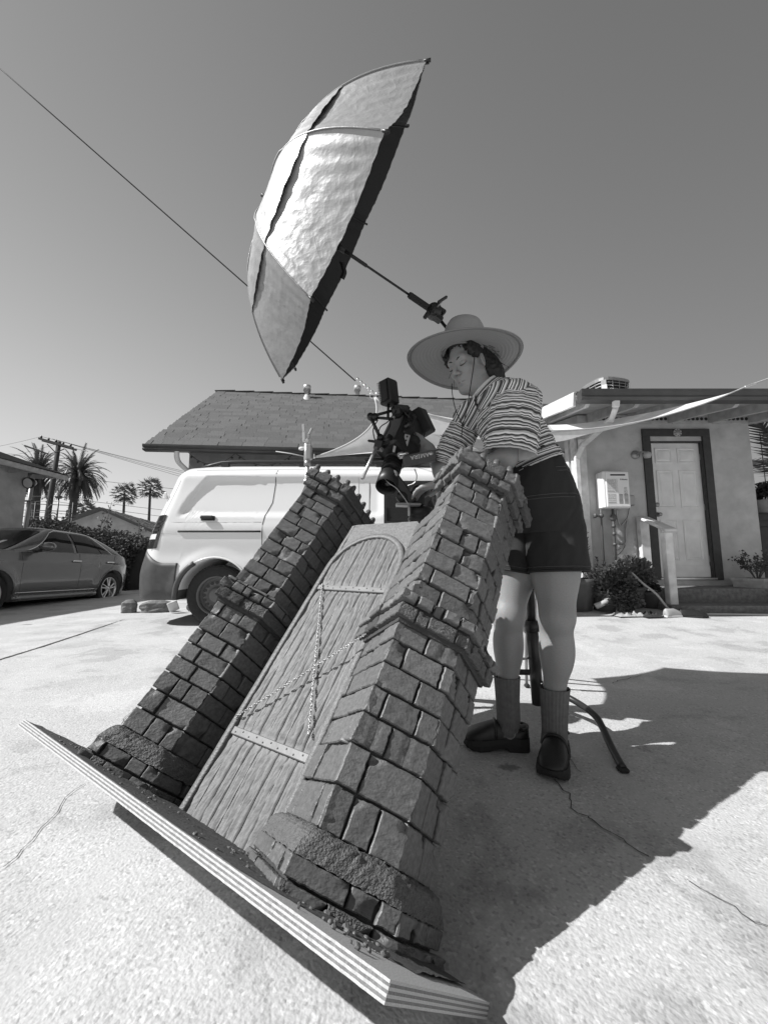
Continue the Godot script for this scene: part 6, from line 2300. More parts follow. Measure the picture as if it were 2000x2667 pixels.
func build_camera_rig() -> void:
	var c := thing("film_camera", "black film camera rig with monitor, matte rods and flip-out viewfinder tilted over the castle", "film camera")
	var lean := Basis(Vector3(0, 0, 1), 0.10)
	# monitor on top
	var mo := Node3D.new(); mo.name = "monitor"; c.add_child(mo, true)
	var mb := lean * Basis(Vector3.UP, -0.75)
	var mc := Vector3(0.022, 1.572, -1.89)
	bxp(mo, "case", M.black, mc, Vector3(0.072, 0.124, 0.066), 0.006, mb)
	bxp(mo, "screen_hood", M.black, mc + mb * Vector3(0, 0, -0.036), Vector3(0.064, 0.116, 0.01), 0.003, mb)
	for k in 13: bxp(mo, "cooling_fin", M.dark_metal, mc + mb * Vector3(-0.039, 0.045 - k * 0.0075, 0.012), Vector3(0.008, 0.003, 0.02), 0.0, mb)
	bxp(mo, "battery_plate", M.black_soft, mc + mb * Vector3(0.0, 0.0, 0.038), Vector3(0.05, 0.10, 0.012), 0.003, mb)
	for k in 12: bxp(mo, "grille_bar", M.gray_plastic, mc + mb * Vector3(-0.022, 0.046 - k * 0.0085, 0.045), Vector3(0.018, 0.003, 0.002), 0.0, mb)
	tbp(c, "monitor_post", M.black, [mc + Vector3(0.0, -0.06, 0), Vector3(0.02, 1.45, -1.90)], 0.007, 8)
	# body: a long box lying along the optical axis, nose down to the left
	var ax := Vector3(-0.30, -0.80, 0.52).normalized()      # towards the lens
	var side := ax.cross(Vector3(-0.55, 0.45, 0.4)).normalized()
	var bb := Basis(side, ax.cross(side).normalized() * -1.0, ax)
	bb = Basis(side, ax.cross(side), ax) if Basis(side, ax.cross(side), ax).determinant() > 0 else Basis(-side, ax.cross(-side), ax)
	var bc := Vector3(0.092, 1.345, -1.945)
	bxp(c, "body", M.black, bc, Vector3(0.15, 0.16, 0.27), 0.012, bb)
	bxp(c, "body_side", M.dark_metal, bc + bb * Vector3(0.0, 0.0, -0.03), Vector3(0.165, 0.12, 0.16), 0.01, bb)
	bxp(c, "body_side", M.black_soft, bc + bb * Vector3(0.0, 0.075, 0.02), Vector3(0.085, 0.03, 0.17), 0.008, bb)
	# battery block at the back
	var bat := Node3D.new(); bat.name = "battery"; c.add_child(bat, true)
	var tb := Basis(Vector3(0, 0, 1), 0.42) * Basis(Vector3.UP, -0.5)
	bxp(bat, "block", M.black_soft, Vector3(0.193, 1.452, -1.99), Vector3(0.085, 0.135, 0.10), 0.008, tb)
	bxp(bat, "plate", M.black, Vector3(0.155, 1.435, -1.97), Vector3(0.02, 0.15, 0.11), 0.005, tb)
	# top clamp and handle
	bxp(c, "top_clamp", M.black, Vector3(0.085, 1.488, -1.90), Vector3(0.085, 0.038, 0.06), 0.01, lean * Basis(Vector3(0, 0, 1), -0.2))
	bxp(c, "top_clamp", M.dark_metal, Vector3(0.065, 1.468, -1.89), Vector3(0.05, 0.05, 0.05), 0.012, lean)
	bxp(c, "handle_grip", M.dark_metal, Vector3(0.125, 1.415, -1.87), Vector3(0.05, 0.025, 0.095), 0.008, bb)
	for k in 5: bxp(c, "grip_rib", M.dark_metal, Vector3(0.105 + k * 0.011, 1.405 + k * 0.006, -1.845), Vector3(0.004, 0.016, 0.03), 0.001, bb)
	# articulated arm
	var arm := Node3D.new(); arm.name = "magic_arm"; c.add_child(arm, true)
	var kp := Vector3(-0.066, 1.437, -1.86)
	tbp(arm, "rod", M.black, [kp, Vector3(0.05, 1.482, -1.89)], 0.0075, 8)
	tbp(arm, "rod", M.black, [kp + Vector3(0.02, -0.004, 0), Vector3(0.045, 1.426, -1.86)], 0.0075, 8)
	tbp(arm, "rod", M.black, [kp, Vector3(-0.018, 1.331, -1.86)], 0.0085, 8)
	for p in [kp, kp + Vector3(0.022, -0.003, 0.004), Vector3(-0.018, 1.331, -1.86), Vector3(0.05, 1.482, -1.89)]:
		var s := new_st(true)
		lathe(s, [Vector2(0.0, -0.015), Vector2(0.014, -0.015), Vector2(0.0165, -0.008), Vector2(0.0165, 0.008), Vector2(0.014, 0.015), Vector2(0.0, 0.015)], 14, Transform3D(Basis(Vector3.RIGHT, PI / 2 - 0.3), p))
		put(s, "joint", M.black, arm)
	# side plate with drilled holes
	var sp := Node3D.new(); sp.name = "cheese_plate"; c.add_child(sp, true)
	var pb := frame_at(Vector3(0.110, 1.330, -1.845) - Vector3(0.088, 1.250, -1.845), Vector3(0, 0, 1))
	bxp(sp, "plate", M.metal_mid, Vector3(0.100, 1.292, -1.842), Vector3(0.030, 0.008, 0.105), 0.003, pb)
	for k in 5:
		var s := new_st()
		lathe(s, [Vector2(0.0, 0.0), Vector2(0.005, 0.0), Vector2(0.005, 0.001), Vector2(0.0, 0.001)], 10, Transform3D(pb, Vector3(0.1, 1.292, -1.842) + pb.y * 0.0045 + pb.z * (-0.04 + k * 0.02)))
		put(s, "hole", M.black, sp)
	# flip-out viewfinder panel, upside down
	var vf := Node3D.new(); vf.name = "viewfinder"; c.add_child(vf, true)
	var vx := (Vector3(0.238, 1.224, -1.765) - Vector3(0.092, 1.202, -1.795)).normalized()
	var vy := Vector3(-0.12, 0.93, -0.33)
	vy = (vy - vx * vy.dot(vx)).normalized()
	var vb := Basis(vx, vy, vx.cross(vy))
	var vc := Vector3(0.164, 1.209, -1.785)
	bxp(vf, "panel", plain(0.11, 0.3, 0.3), vc, Vector3(0.155, 0.062, 0.022), 0.006, vb)
	bxp(vf, "ridge", plain(0.09, 0.35, 0.2), vc + vb * Vector3(-0.035, -0.004, 0.011), Vector3(0.062, 0.05, 0.004), 0.003, vb)
	bxp(vf, "hinge_block", M.metal_light, Vector3(0.080, 1.228, -1.80), Vector3(0.032, 0.026, 0.03), 0.006, vb)
	tbp(vf, "hinge_pin", M.chrome, [Vector3(0.072, 1.226, -1.785), Vector3(0.112, 1.235, -1.785)], 0.008, 10)
	text_mesh(vf, "maker_name", "AMIRA", M.white_plastic, vc + vb * Vector3(0.004, 0.004, 0.0136), 0.021, vb * Basis(Vector3(0, 0, 1), PI))
	var s1 := new_st(true)
	lathe(s1, [Vector2(0.0, 0.004), Vector2(0.007, 0.004), Vector2(0.010, 0.001), Vector2(0.010, 0.0)], 16, Transform3D(vb * Basis(Vector3.RIGHT, PI / 2), vc + vb * Vector3(0.056, 0.008, 0.011)))
	put(s1, "button", M.metal_light, vf)
	for k in 3:
		s1 = new_st(true)
		ball(s1, vc + vb * Vector3(0.035 + k * 0.007, 0.02 - k * 0.004, 0.011), 0.0022, 6)
		put(s1, "small_button", M.metal_mid, vf)
	# lens
	var le := Node3D.new(); le.name = "lens"; c.add_child(le, true)
	var l0 := Vector3(0.050, 1.238, -1.90)
	var l1 := Vector3(0.010, 1.072, -1.765)
	var ld := (l1 - l0).normalized()
	var lt := Transform3D(frame_at(ld) * Basis(Vector3.RIGHT, PI / 2), l0)
	var ll := l0.distance_to(l1)
	s1 = new_st(true)
	lathe(s1, [Vector2(0.0, -0.03), Vector2(0.047, -0.03), Vector2(0.047, 0.02), Vector2(0.040, 0.022), Vector2(0.040, 0.05), Vector2(0.044, 0.052), Vector2(0.044, 0.10), Vector2(0.041, 0.102), Vector2(0.041, 0.13), Vector2(0.048, 0.135), Vector2(0.050, ll), Vector2(0.046, ll), Vector2(0.043, ll - 0.03), Vector2(0.036, ll - 0.045), Vector2(0.0, ll - 0.05)], 36, lt)
	put(s1, "barrel", M.black, le)
	s1 = new_st()
	for r in [[0.03, 0.0415], [0.06, 0.0455], [0.085, 0.0455], [0.112, 0.0425]]:
		for k in 40:
			var an := TAU * k / 40.0
			var b := lt.basis * Basis(Vector3.UP, -an)
			box(s1, lt.origin + b * Vector3(r[1], r[0], 0), Vector3(0.003, 0.014, 0.0035), 0.0, b)
	put(s1, "focus_ring", M.dark_metal, le)
	s1 = new_st(true)
	var cap := []
	for k in 7: cap.append(Vector2(0.036 * sin(k / 6.0 * PI / 2), ll - 0.022 - 0.016 * (1.0 - cos(k / 6.0 * PI / 2))))
	lathe(s1, cap, 28, lt)
	put(s1, "glass", M.black_gloss, le)
	# rods
	tbp(c, "silver_rod", M.metal_light, [Vector3(-0.036, 1.268, -1.81), Vector3(-0.097, 1.105, -1.74)], 0.0078, 14)
	tbp(c, "black_rod", M.dark_metal, [Vector3(-0.094, 1.227, -1.88), Vector3(0.02, 1.238, -1.91)], 0.0078, 12)
	bxp(c, "rod_clamp", M.black, Vector3(-0.026, 1.285, -1.83), Vector3(0.04, 0.05, 0.035), 0.006, lean * Basis(Vector3(0, 0, 1), -0.35))
	bxp(c, "rod_clamp", M.metal_mid, Vector3(-0.012, 1.262, -1.82), Vector3(0.014, 0.02, 0.02), 0.003, bb)
	bxp(c, "thumb_lever", M.black, Vector3(-0.055, 1.305, -1.83), Vector3(0.045, 0.012, 0.012), 0.004, Basis(Vector3(0, 0, 1), -0.15))
	bxp(c, "follow_focus_motor", M.black, Vector3(0.035, 1.30, -1.85), Vector3(0.045, 0.085, 0.05), 0.008, bb)
	bxp(c, "label_plate", M.gray_plastic, Vector3(0.050, 1.272, -1.815), Vector3(0.012, 0.05, 0.004), 0.001, Basis(Vector3(0, 0, 1), -0.2))
	# the tilt bracket: a flat dark bar ending in a pale disc
	var br := Node3D.new(); br.name = "tilt_bracket"; c.add_child(br, true)
	var s3 := new_st()
	beam(s3, Vector3(0.043, 1.134, -1.785), Vector3(0.135, 1.008, -1.81), 0.012, 0.040, Vector3(0.8, 0.6, 0.1), 0.005)
	put(s3, "bar", M.dark_metal, br)
	s3 = new_st(true)
	lathe(s3, [Vector2(0.0, -0.006), Vector2(0.019, -0.006), Vector2(0.020, 0.0), Vector2(0.019, 0.006), Vector2(0.0, 0.007)], 20, Transform3D(Basis.from_euler(Vector3(PI / 2 - 0.35, 0, 0.2)), Vector3(0.043, 1.134, -1.775)))
	put(s3, "end_disc", M.metal_light, br)
	# cables
	var cb := Node3D.new(); cb.name = "cables"; c.add_child(cb, true)
	tbp(cb, "pale_cable", M.metal_light, curve([Vector3(-0.012, 1.170, -1.80), Vector3(-0.008, 1.13, -1.775), Vector3(0.020, 1.09, -1.755), Vector3(0.054, 1.066, -1.755), Vector3(0.085, 1.03, -1.765), Vector3(0.112, 0.995, -1.785)]), 0.0022, 6)
	tbp(cb, "pale_cable", M.metal_light, curve([Vector3(0.139, 1.155, -1.765), Vector3(0.148, 1.12, -1.755), Vector3(0.138, 1.09, -1.755), Vector3(0.107, 1.078, -1.765)]), 0.0026, 6)
	tbp(cb, "cable", M.black, curve([Vector3(-0.03, 1.42, -1.86), Vector3(-0.052, 1.37, -1.855), Vector3(-0.04, 1.31, -1.85), Vector3(-0.01, 1.28, -1.85)]), 0.003, 6)
	tbp(cb, "cable", M.black, curve([Vector3(0.06, 1.47, -1.86), Vector3(0.02, 1.41, -1.85), Vector3(-0.02, 1.38, -1.86), Vector3(-0.035, 1.30, -1.85)]), 0.003, 6)
	tbp(cb, "cable", M.black, curve([Vector3(0.10, 1.46, -1.86), Vector3(0.13, 1.42, -1.85), Vector3(0.15, 1.36, -1.87), Vector3(0.17, 1.28, -1.86), Vector3(0.15, 1.22, -1.84)]), 0.004, 6)
	tbp(cb, "cable", M.black, curve([Vector3(0.02, 1.46, -1.89), Vector3(0.03, 1.40, -1.87), Vector3(0.0, 1.34, -1.87)]), 0.0035, 6)
	# head plate and tripod
	var t := thing("camera_tripod", "black bowl tripod with levelling head holding the film camera behind the gate wall", "tripod")
	bxp(t, "head_plate", M.metal_mid, Vector3(0.113, 1.000, -1.84), Vector3(0.115, 0.012, 0.09), 0.004, Basis(Vector3(0, 0, 1), -0.03))
	bxp(t, "head_block", M.black, Vector3(0.150, 1.03, -1.88), Vector3(0.085, 0.075, 0.08), 0.012)
	var s4 := new_st(true)
	lathe(s4, [Vector2(0.0, -0.03), Vector2(0.02, -0.03), Vector2(0.026, -0.01), Vector2(0.026, 0.02), Vector2(0.02, 0.03), Vector2(0.0, 0.03)], 16, Transform3D(Basis(Vector3.RIGHT, PI / 2), Vector3(0.082, 1.035, -1.82)))
	put(s4, "drag_knob", M.black, t)
	s4 = new_st(true)
	ball(s4, Vector3(0.176, 1.075, -1.90), 0.045, 14, Vector3(1.1, 0.8, 1))
	put(s4, "ball", M.black, t)
	s4 = new_st(true)
	lathe(s4, [Vector2(0.0, 0.995), Vector2(0.055, 0.995), Vector2(0.060, 0.985), Vector2(0.060, 0.955), Vector2(0.056, 0.950), Vector2(0.062, 0.942), Vector2(0.062, 0.905), Vector2(0.050, 0.895), Vector2(0.040, 0.84), Vector2(0.0, 0.83)], 28, Transform3D(Basis(), Vector3(0.178, 0, -1.90)))
	put(s4, "bowl", M.black, t)
	bxp(t, "silver_clasp", M.metal_light, Vector3(0.118, 0.975, -1.855), Vector3(0.012, 0.05, 0.012), 0.003)
	for k in 3:
		var an := TAU * k / 3.0 + 1.75
		var f := Vector3(0.178 + cos(an) * 0.42, 0.012, -1.90 + sin(an) * 0.30)
		if k != 1: f = [Vector3(0.10, 0.012, -2.30), Vector3(), Vector3(0.42, 0.012, -2.20)][k]
		tbp(t, "leg", M.dark_metal, [Vector3(0.178 + cos(an) * 0.05, 0.91, -1.90 + sin(an) * 0.05), f], [0.018, 0.013], 8)

# ---------------------------------------------------------------- the person
# a solid is a list of tapered capsules and ellipsoids joined with a smooth minimum and meshed with surface nets

func cap(a: Vector3, b: Vector3, ra: float, rb: float, k := 0.02) -> Dictionary:
	return {"t": 0, "a": a, "d": b - a, "l": maxf((b - a).length_squared(), 1e-9), "ra": ra, "rb": rb, "k": k, "c": (a + b) / 2.0, "r": a.distance_to(b) / 2.0 + maxf(ra, rb)}


func ell(c: Vector3, r: Vector3, bs := Basis(), k := 0.02) -> Dictionary:
	return {"t": 1, "c": c, "q": bs.transposed(), "e": r, "m": minf(r.x, minf(r.y, r.z)), "k": k, "r": maxf(r.x, maxf(r.y, r.z))}


func cut(d: Dictionary) -> Dictionary:
	d["neg"] = true
	return d


func sd_one(d: Dictionary, p: Vector3) -> float:
	if d.t == 0:
		var w: Vector3 = p - d.a
		var h := clampf(w.dot(d.d) / d.l, 0.0, 1.0)
		return (w - d.d * h).length() - lerpf(d.ra, d.rb, h)
	var q: Vector3 = d.q * (p - d.c)
	var e: Vector3 = d.e
	var n := q / e
	var k0 := n.length()
	if k0 < 1e-6: return -d.m
	return k0 * (k0 - 1.0) / (n / e).length()


func sd_all(list: Array, p: Vector3) -> float:
	var r := 10.0
	for d in list:
		var v := sd_one(d, p)
		var k: float = d.k
		if d.has("neg"):
			v = -v
			var h := clampf(0.5 + 0.5 * (v - r) / k, 0.0, 1.0)
			r = lerpf(r, v, h) + k * h * (1.0 - h)
		else:
			var h := clampf(0.5 + 0.5 * (r - v) / k, 0.0, 1.0)
			r = lerpf(r, v, h) - k * h * (1.0 - h)
	return r


func solid(st: SurfaceTool, list: Array, cell: float, t := Transform3D(), noise_amp := 0.0, noise_freq := 1.0) -> void:
	var lo := Vector3.ONE * 1e9
	var hi := -lo
	for d in list:
		if d.has("neg"): continue
		lo = lo.min(d.c - Vector3.ONE * d.r)
		hi = hi.max(d.c + Vector3.ONE * d.r)
	lo -= Vector3.ONE * cell * 3.0
	hi += Vector3.ONE * cell * 3.0
	var n := Vector3i(((hi - lo) / cell).ceil()) + Vector3i.ONE
	var B := 6
	var field := PackedFloat32Array()
	field.resize(n.x * n.y * n.z)
	field.fill(1.0)
	var sx := 1
	var sy := n.x
	var sz := n.x * n.y
	var active := []
	var half := B * cell * 0.8661
	for bz in range(0, n.z, B):
		for by in range(0, n.y, B):
			for bx in range(0, n.x, B):
				var c := lo + (Vector3(bx, by, bz) + Vector3.ONE * B * 0.5) * cell
				var near := []
				for d in list:
					if sd_one(d, c) < half * 1.5 + d.k * 1.5 + noise_amp: near.append(d)
				var only_cut := true
				for d in near:
					if not d.has("neg"): only_cut = false
				if only_cut: continue
				var v := sd_all(near, c)
				var far := absf(v) > half * 1.6 + noise_amp
				var x1 := mini(bx + B, n.x)
				var y1 := mini(by + B, n.y)
				var z1 := mini(bz + B, n.z)
				if far:
					if v < 0.0:
						for z in range(bz, z1):
							for y in range(by, y1):
								for x in range(bx, x1): field[x + y * sy + z * sz] = -1.0
					continue
				active.append(Vector3i(bx, by, bz))
				for z in range(bz, z1):
					for y in range(by, y1):
						for x in range(bx, x1):
							var p := lo + Vector3(x, y, z) * cell
							var f := sd_all(near, p)
							if noise_amp > 0.0: f += noise_amp * wob.get_noise_3dv(p * noise_freq)
							field[x + y * sy + z * sz] = f
	var vert := {}
	var corners := [0, sx, sy, sx + sy, sz, sx + sz, sy + sz, sx + sy + sz]
	var offs := [Vector3(0, 0, 0), Vector3(1, 0, 0), Vector3(0, 1, 0), Vector3(1, 1, 0), Vector3(0, 0, 1), Vector3(1, 0, 1), Vector3(0, 1, 1), Vector3(1, 1, 1)]
	var edges := [[0, 1], [2, 3], [4, 5], [6, 7], [0, 2], [1, 3], [4, 6], [5, 7], [0, 4], [1, 5], [2, 6], [3, 7]]
	var cells := {}
	for b in active:
		for z in range(maxi(b.z - 1, 0), mini(b.z + B, n.z - 1)):
			for y in range(maxi(b.y - 1, 0), mini(b.y + B, n.y - 1)):
				for x in range(maxi(b.x - 1, 0), mini(b.x + B, n.x - 1)):
					var i := x + y * sy + z * sz
					if cells.has(i): continue
					cells[i] = true
					var inside := 0
					for k in 8:
						if field[i + corners[k]] < 0.0: inside += 1
					if inside == 0 or inside == 8: continue
					var sum := Vector3.ZERO
					var cnt := 0
					for e in edges:
						var fa := field[i + corners[e[0]]]
						var fb := field[i + corners[e[1]]]
						if (fa < 0.0) != (fb < 0.0):
							sum += offs[e[0]].lerp(offs[e[1]], clampf(fa / (fa - fb), 0.05, 0.95))
							cnt += 1
					vert[i] = t * (lo + (Vector3(x, y, z) + sum / cnt) * cell)
	for i in vert:
		for e in [[sx, sy, sz], [sy, sz, sx], [sz, sx, sy]]:
			var fa := field[i]
			var fb := field[i + e[0]]
			if (fa < 0.0) == (fb < 0.0): continue
			var a = vert.get(i - e[1] - e[2])
			var b2 = vert.get(i - e[2])
			var d2 = vert.get(i - e[1])
			if a == null or b2 == null or d2 == null: continue
			if fa < 0.0: quad(st, a, b2, vert[i], d2)
			else: quad(st, a, d2, vert[i], b2)


# five fingers and a palm; local: +x from wrist to knuckles, +y out of the back of the hand, +z towards the thumb
func hand(list: Array, t: Transform3D, curl: float, sc := 1.0) -> void:
	var k := 0.006
	var P := func(v: Vector3) -> Vector3: return t * (v * sc)
	list.append(cap(P.call(Vector3(-0.012, 0, 0)), P.call(Vector3(0.02, 0.0, 0)), 0.024, 0.022, 0.014))
	for z in [-0.026, -0.009, 0.009, 0.025]:
		list.append(cap(P.call(Vector3(0.008, 0.002, z * 0.7)), P.call(Vector3(0.078, 0.004, z)), 0.0145, 0.0105, 0.009))
	var lens := [[0.030, 0.019, 0.016], [0.040, 0.025, 0.019], [0.044, 0.028, 0.020], [0.039, 0.024, 0.019]]
	var zs := [-0.029, -0.0095, 0.010, 0.028]
	for i in 4:
		var p := Vector3(0.078 - (0.008 if i == 0 else 0.0), 0.004, zs[i])
		var an := -curl * (0.55 + 0.1 * i * 0.3)
		var r := 0.0095
		for j in 3:
			var q: Vector3 = p + Vector3(cos(an), sin(an), (zs[i] * 0.9) * 0.35) * lens[i][j]
			list.append(cap(P.call(p), P.call(q), r, r - 0.001, k))
			p = q
			r -= 0.001
			an -= curl * 0.75
	var th := [Vector3(0.012, -0.006, 0.024), Vector3(0.040, -0.012, 0.048), Vector3(0.068, -0.020, 0.056), Vector3(0.088, -0.028, 0.054)]
	for j in 3: list.append(cap(P.call(th[j]), P.call(th[j + 1]), [0.0145, 0.0115, 0.010][j], [0.0115, 0.010, 0.008][j], 0.008))


func rings_along(centres: Array, radii: Array, ax: Vector3, az: Vector3, n: int, bump: Callable) -> Array:
	# elliptic rings, ax across, az along the depth; the ring plane stays square to the spine
	var rings := []
	for i in centres.size():
		var d: Vector3 = (centres[mini(i + 1, centres.size() - 1)] - centres[maxi(i - 1, 0)]).normalized()
		var x := (ax - d * ax.dot(d)).normalized()
		var z := (az - d * az.dot(d) - x * az.dot(x)).normalized()
		var ring := PackedVector3Array()
		for k in n:
			var an := TAU * k / n
			var o: float = bump.call(float(i) / (centres.size() - 1), an)
			ring.append(centres[i] + x * cos(an) * (radii[i].x + o) + z * sin(an) * (radii[i].y + o))
		rings.append(ring)
	return rings


func smooth_list(pts: Array, n: int) -> Array:
	var out := []
	for i in pts.size() - 1:
		for k in n:
			var a = pts[maxi(i - 1, 0)]
			var d = pts[mini(i + 2, pts.size() - 1)]
			var t := float(k) / n
			var b = pts[i]
			var c = pts[i + 1]
			out.append(b.cubic_interpolate(c, a, d, t))
	out.append(pts[-1])
	return out


func loft_uv(s: SurfaceTool, rings: Array, uvf: Callable) -> void:
	var n: int = rings[0].size()
	for i in rings.size() - 1:
		for k in n:
			var l := (k + 1) % n
			for e in [[i, k, k], [i + 1, l, k + 1], [i, l, k + 1], [i, k, k], [i + 1, k, k], [i + 1, l, k + 1]]:
				var p: Vector3 = rings[e[0]][e[1]]
				s.set_uv(uvf.call(p, float(e[0]) / (rings.size() - 1), float(e[2]) / n))
				s.add_vertex(p)


func stripe_material() -> StandardMaterial3D:
	# woven stripes: white, dark and grey bands of uneven width, one repeat over 0.16 m
	var im := Image.create(16, 512, false, Image.FORMAT_RGB8)
	im.fill(gray(0.30))
	var y := 0
	var k := 0
	var tones := [0.75, 0.03, 0.75, 0.12, 0.03, 0.42, 0.75, 0.02, 0.20]
	while y < 512:
		var h := 6 + int(hash1(k * 2.3 + 4.0) * 11.0)
		im.fill_rect(Rect2i(0, y, 16, mini(h, 512 - y)), gray(tones[k % tones.size()]))
		y += h
		k += 1
	var m := plain(1.0, 0.9)
	m.albedo_texture = ImageTexture.create_from_image(im)
	m.rim_enabled = true
	m.rim = 0.15
	return m


func build_person() -> void:
	var o := thing("person", "person in wide straw hat, striped shirt, denim shorts and clogs reaching to film camera", "person")
	var fw := Vector3(-0.93, 0, 0.36)
	var lt := Vector3(0.36, 0, 0.93)
	# ---- bare body: legs, trunk, arms, hands and neck in one surface
	var s := new_st(true)
	var L := []
	var hipA := Vector3(0.585, 0.95, -1.69)
	var hipB := Vector3(0.685, 0.94, -1.59)
	L.append_array([
		cap(Vector3(0.60, 0.98, -1.67), Vector3(0.67, 0.98, -1.60), 0.10, 0.10, 0.04), cap(Vector3(0.63, 1.0, -1.64), Vector3(0.60, 1.16, -1.64), 0.095, 0.075, 0.05),
		cap(Vector3(0.60, 1.16, -1.64), Vector3(0.535, 1.33, -1.65), 0.075, 0.08, 0.05), cap(Vector3(0.545, 1.33, -1.65), Vector3(0.49, 1.41, -1.66), 0.08, 0.06, 0.05),
		cap(Vector3(0.47, 1.42, -1.66), Vector3(0.398, 1.545, -1.662), 0.058, 0.050, 0.03),
		cap(Vector3(0.43, 1.39, -1.77), Vector3(0.54, 1.39, -1.54), 0.05, 0.05, 0.03),
	])
	L.append_array([cap(hipA, Vector3(0.512, 0.52, -1.665), 0.098, 0.062, 0.03), cap(Vector3(0.512, 0.52, -1.665), Vector3(0.500, 0.16, -1.68), 0.055, 0.035, 0.03), cap(Vector3(0.500, 0.16, -1.68), Vector3(0.500, 0.06, -1.68), 0.034, 0.034, 0.02),
		ell(Vector3(0.512, 0.40, -1.685), Vector3(0.058, 0.11, 0.058), Basis(), 0.03), ell(Vector3(0.500, 0.520, -1.640), Vector3(0.044, 0.05, 0.036), Basis(), 0.03),
		cap(Vector3(0.50, 0.06, -1.68), Vector3(0.40, 0.045, -1.69), 0.036, 0.032, 0.03), ell(Vector3(0.55, 0.74, -1.69), Vector3(0.085, 0.16, 0.085), Basis(), 0.04)])
	L.append_array([cap(hipB, Vector3(0.650, 0.535, -1.53), 0.100, 0.066, 0.03), cap(Vector3(0.650, 0.535, -1.53), Vector3(0.650, 0.16, -1.590), 0.057, 0.036, 0.03), cap(Vector3(0.650, 0.16, -1.590), Vector3(0.650, 0.06, -1.60), 0.035, 0.035, 0.02),
		ell(Vector3(0.660, 0.41, -1.560), Vector3(0.062, 0.11, 0.062), Basis(), 0.03), ell(Vector3(0.636, 0.535, -1.502), Vector3(0.046, 0.05, 0.036), Basis(), 0.03),
		cap(Vector3(0.650, 0.06, -1.60), Vector3(0.595, 0.045, -1.51), 0.036, 0.032, 0.03), ell(Vector3(0.672, 0.74, -1.57), Vector3(0.088, 0.16, 0.088), Basis(), 0.04)])
	# near arm: over the tower to the tripod head
	L.append_array([cap(Vector3(0.525, 1.395, -1.515), Vector3(0.470, 1.135, -1.495), 0.052, 0.042, 0.03), cap(Vector3(0.470, 1.135, -1.495), Vector3(0.36, 1.112, -1.60), 0.043, 0.040, 0.02), cap(Vector3(0.36, 1.112, -1.60), Vector3(0.262, 1.085, -1.715), 0.040, 0.027, 0.02)])
	# far arm: behind the camera
	L.append_array([cap(Vector3(0.40, 1.40, -1.79), Vector3(0.275, 1.155, -1.83), 0.050, 0.042, 0.03), cap(Vector3(0.275, 1.155, -1.83), Vector3(0.235, 1.27, -1.91), 0.042, 0.028, 0.02)])
	solid(s, L, 0.011)
	L = []
	var hx := (Vector3(0.150, 1.062, -1.80) - Vector3(0.262, 1.085, -1.715)).normalized()
	var hy := (Vector3(0.05, 1.0, 0.12) - hx * Vector3(0.05, 1.0, 0.12).dot(hx)).normalized()
	hand(L, Transform3D(Basis(hx, hy, hx.cross(hy)), Vector3(0.246, 1.080, -1.727)), 0.42)
	L.append(cap(Vector3(0.275, 1.088, -1.705), Vector3(0.250, 1.082, -1.724), 0.0285, 0.025, 0.012))
	solid(s, L, 0.0038)
	L = []
	hx = Vector3(-0.75, 0.55, -0.1).normalized()
	hy = (Vector3(0.3, 0.3, -1.0) - hx * Vector3(0.3, 0.3, -1.0).dot(hx)).normalized()
	hand(L, Transform3D(Basis(hx, hy, hx.cross(hy)), Vector3(0.230, 1.285, -1.915)), 0.9)
	L.append(cap(Vector3(0.237, 1.262, -1.905), Vector3(0.230, 1.283, -1.915), 0.0285, 0.025, 0.012))
	solid(s, L, 0.0042)
	# ---- head, turned to the left and looking down
	var F := Vector3(-0.74, -0.37, 0.55).normalized()
	var U := (Vector3(-0.05, 1, 0.0) - F * Vector3(-0.05, 1, 0.0).dot(F)).normalized()
	var X := U.cross(F)
	var H := Transform3D(Basis(X, U, F), Vector3(0.368, 1.602, -1.660))
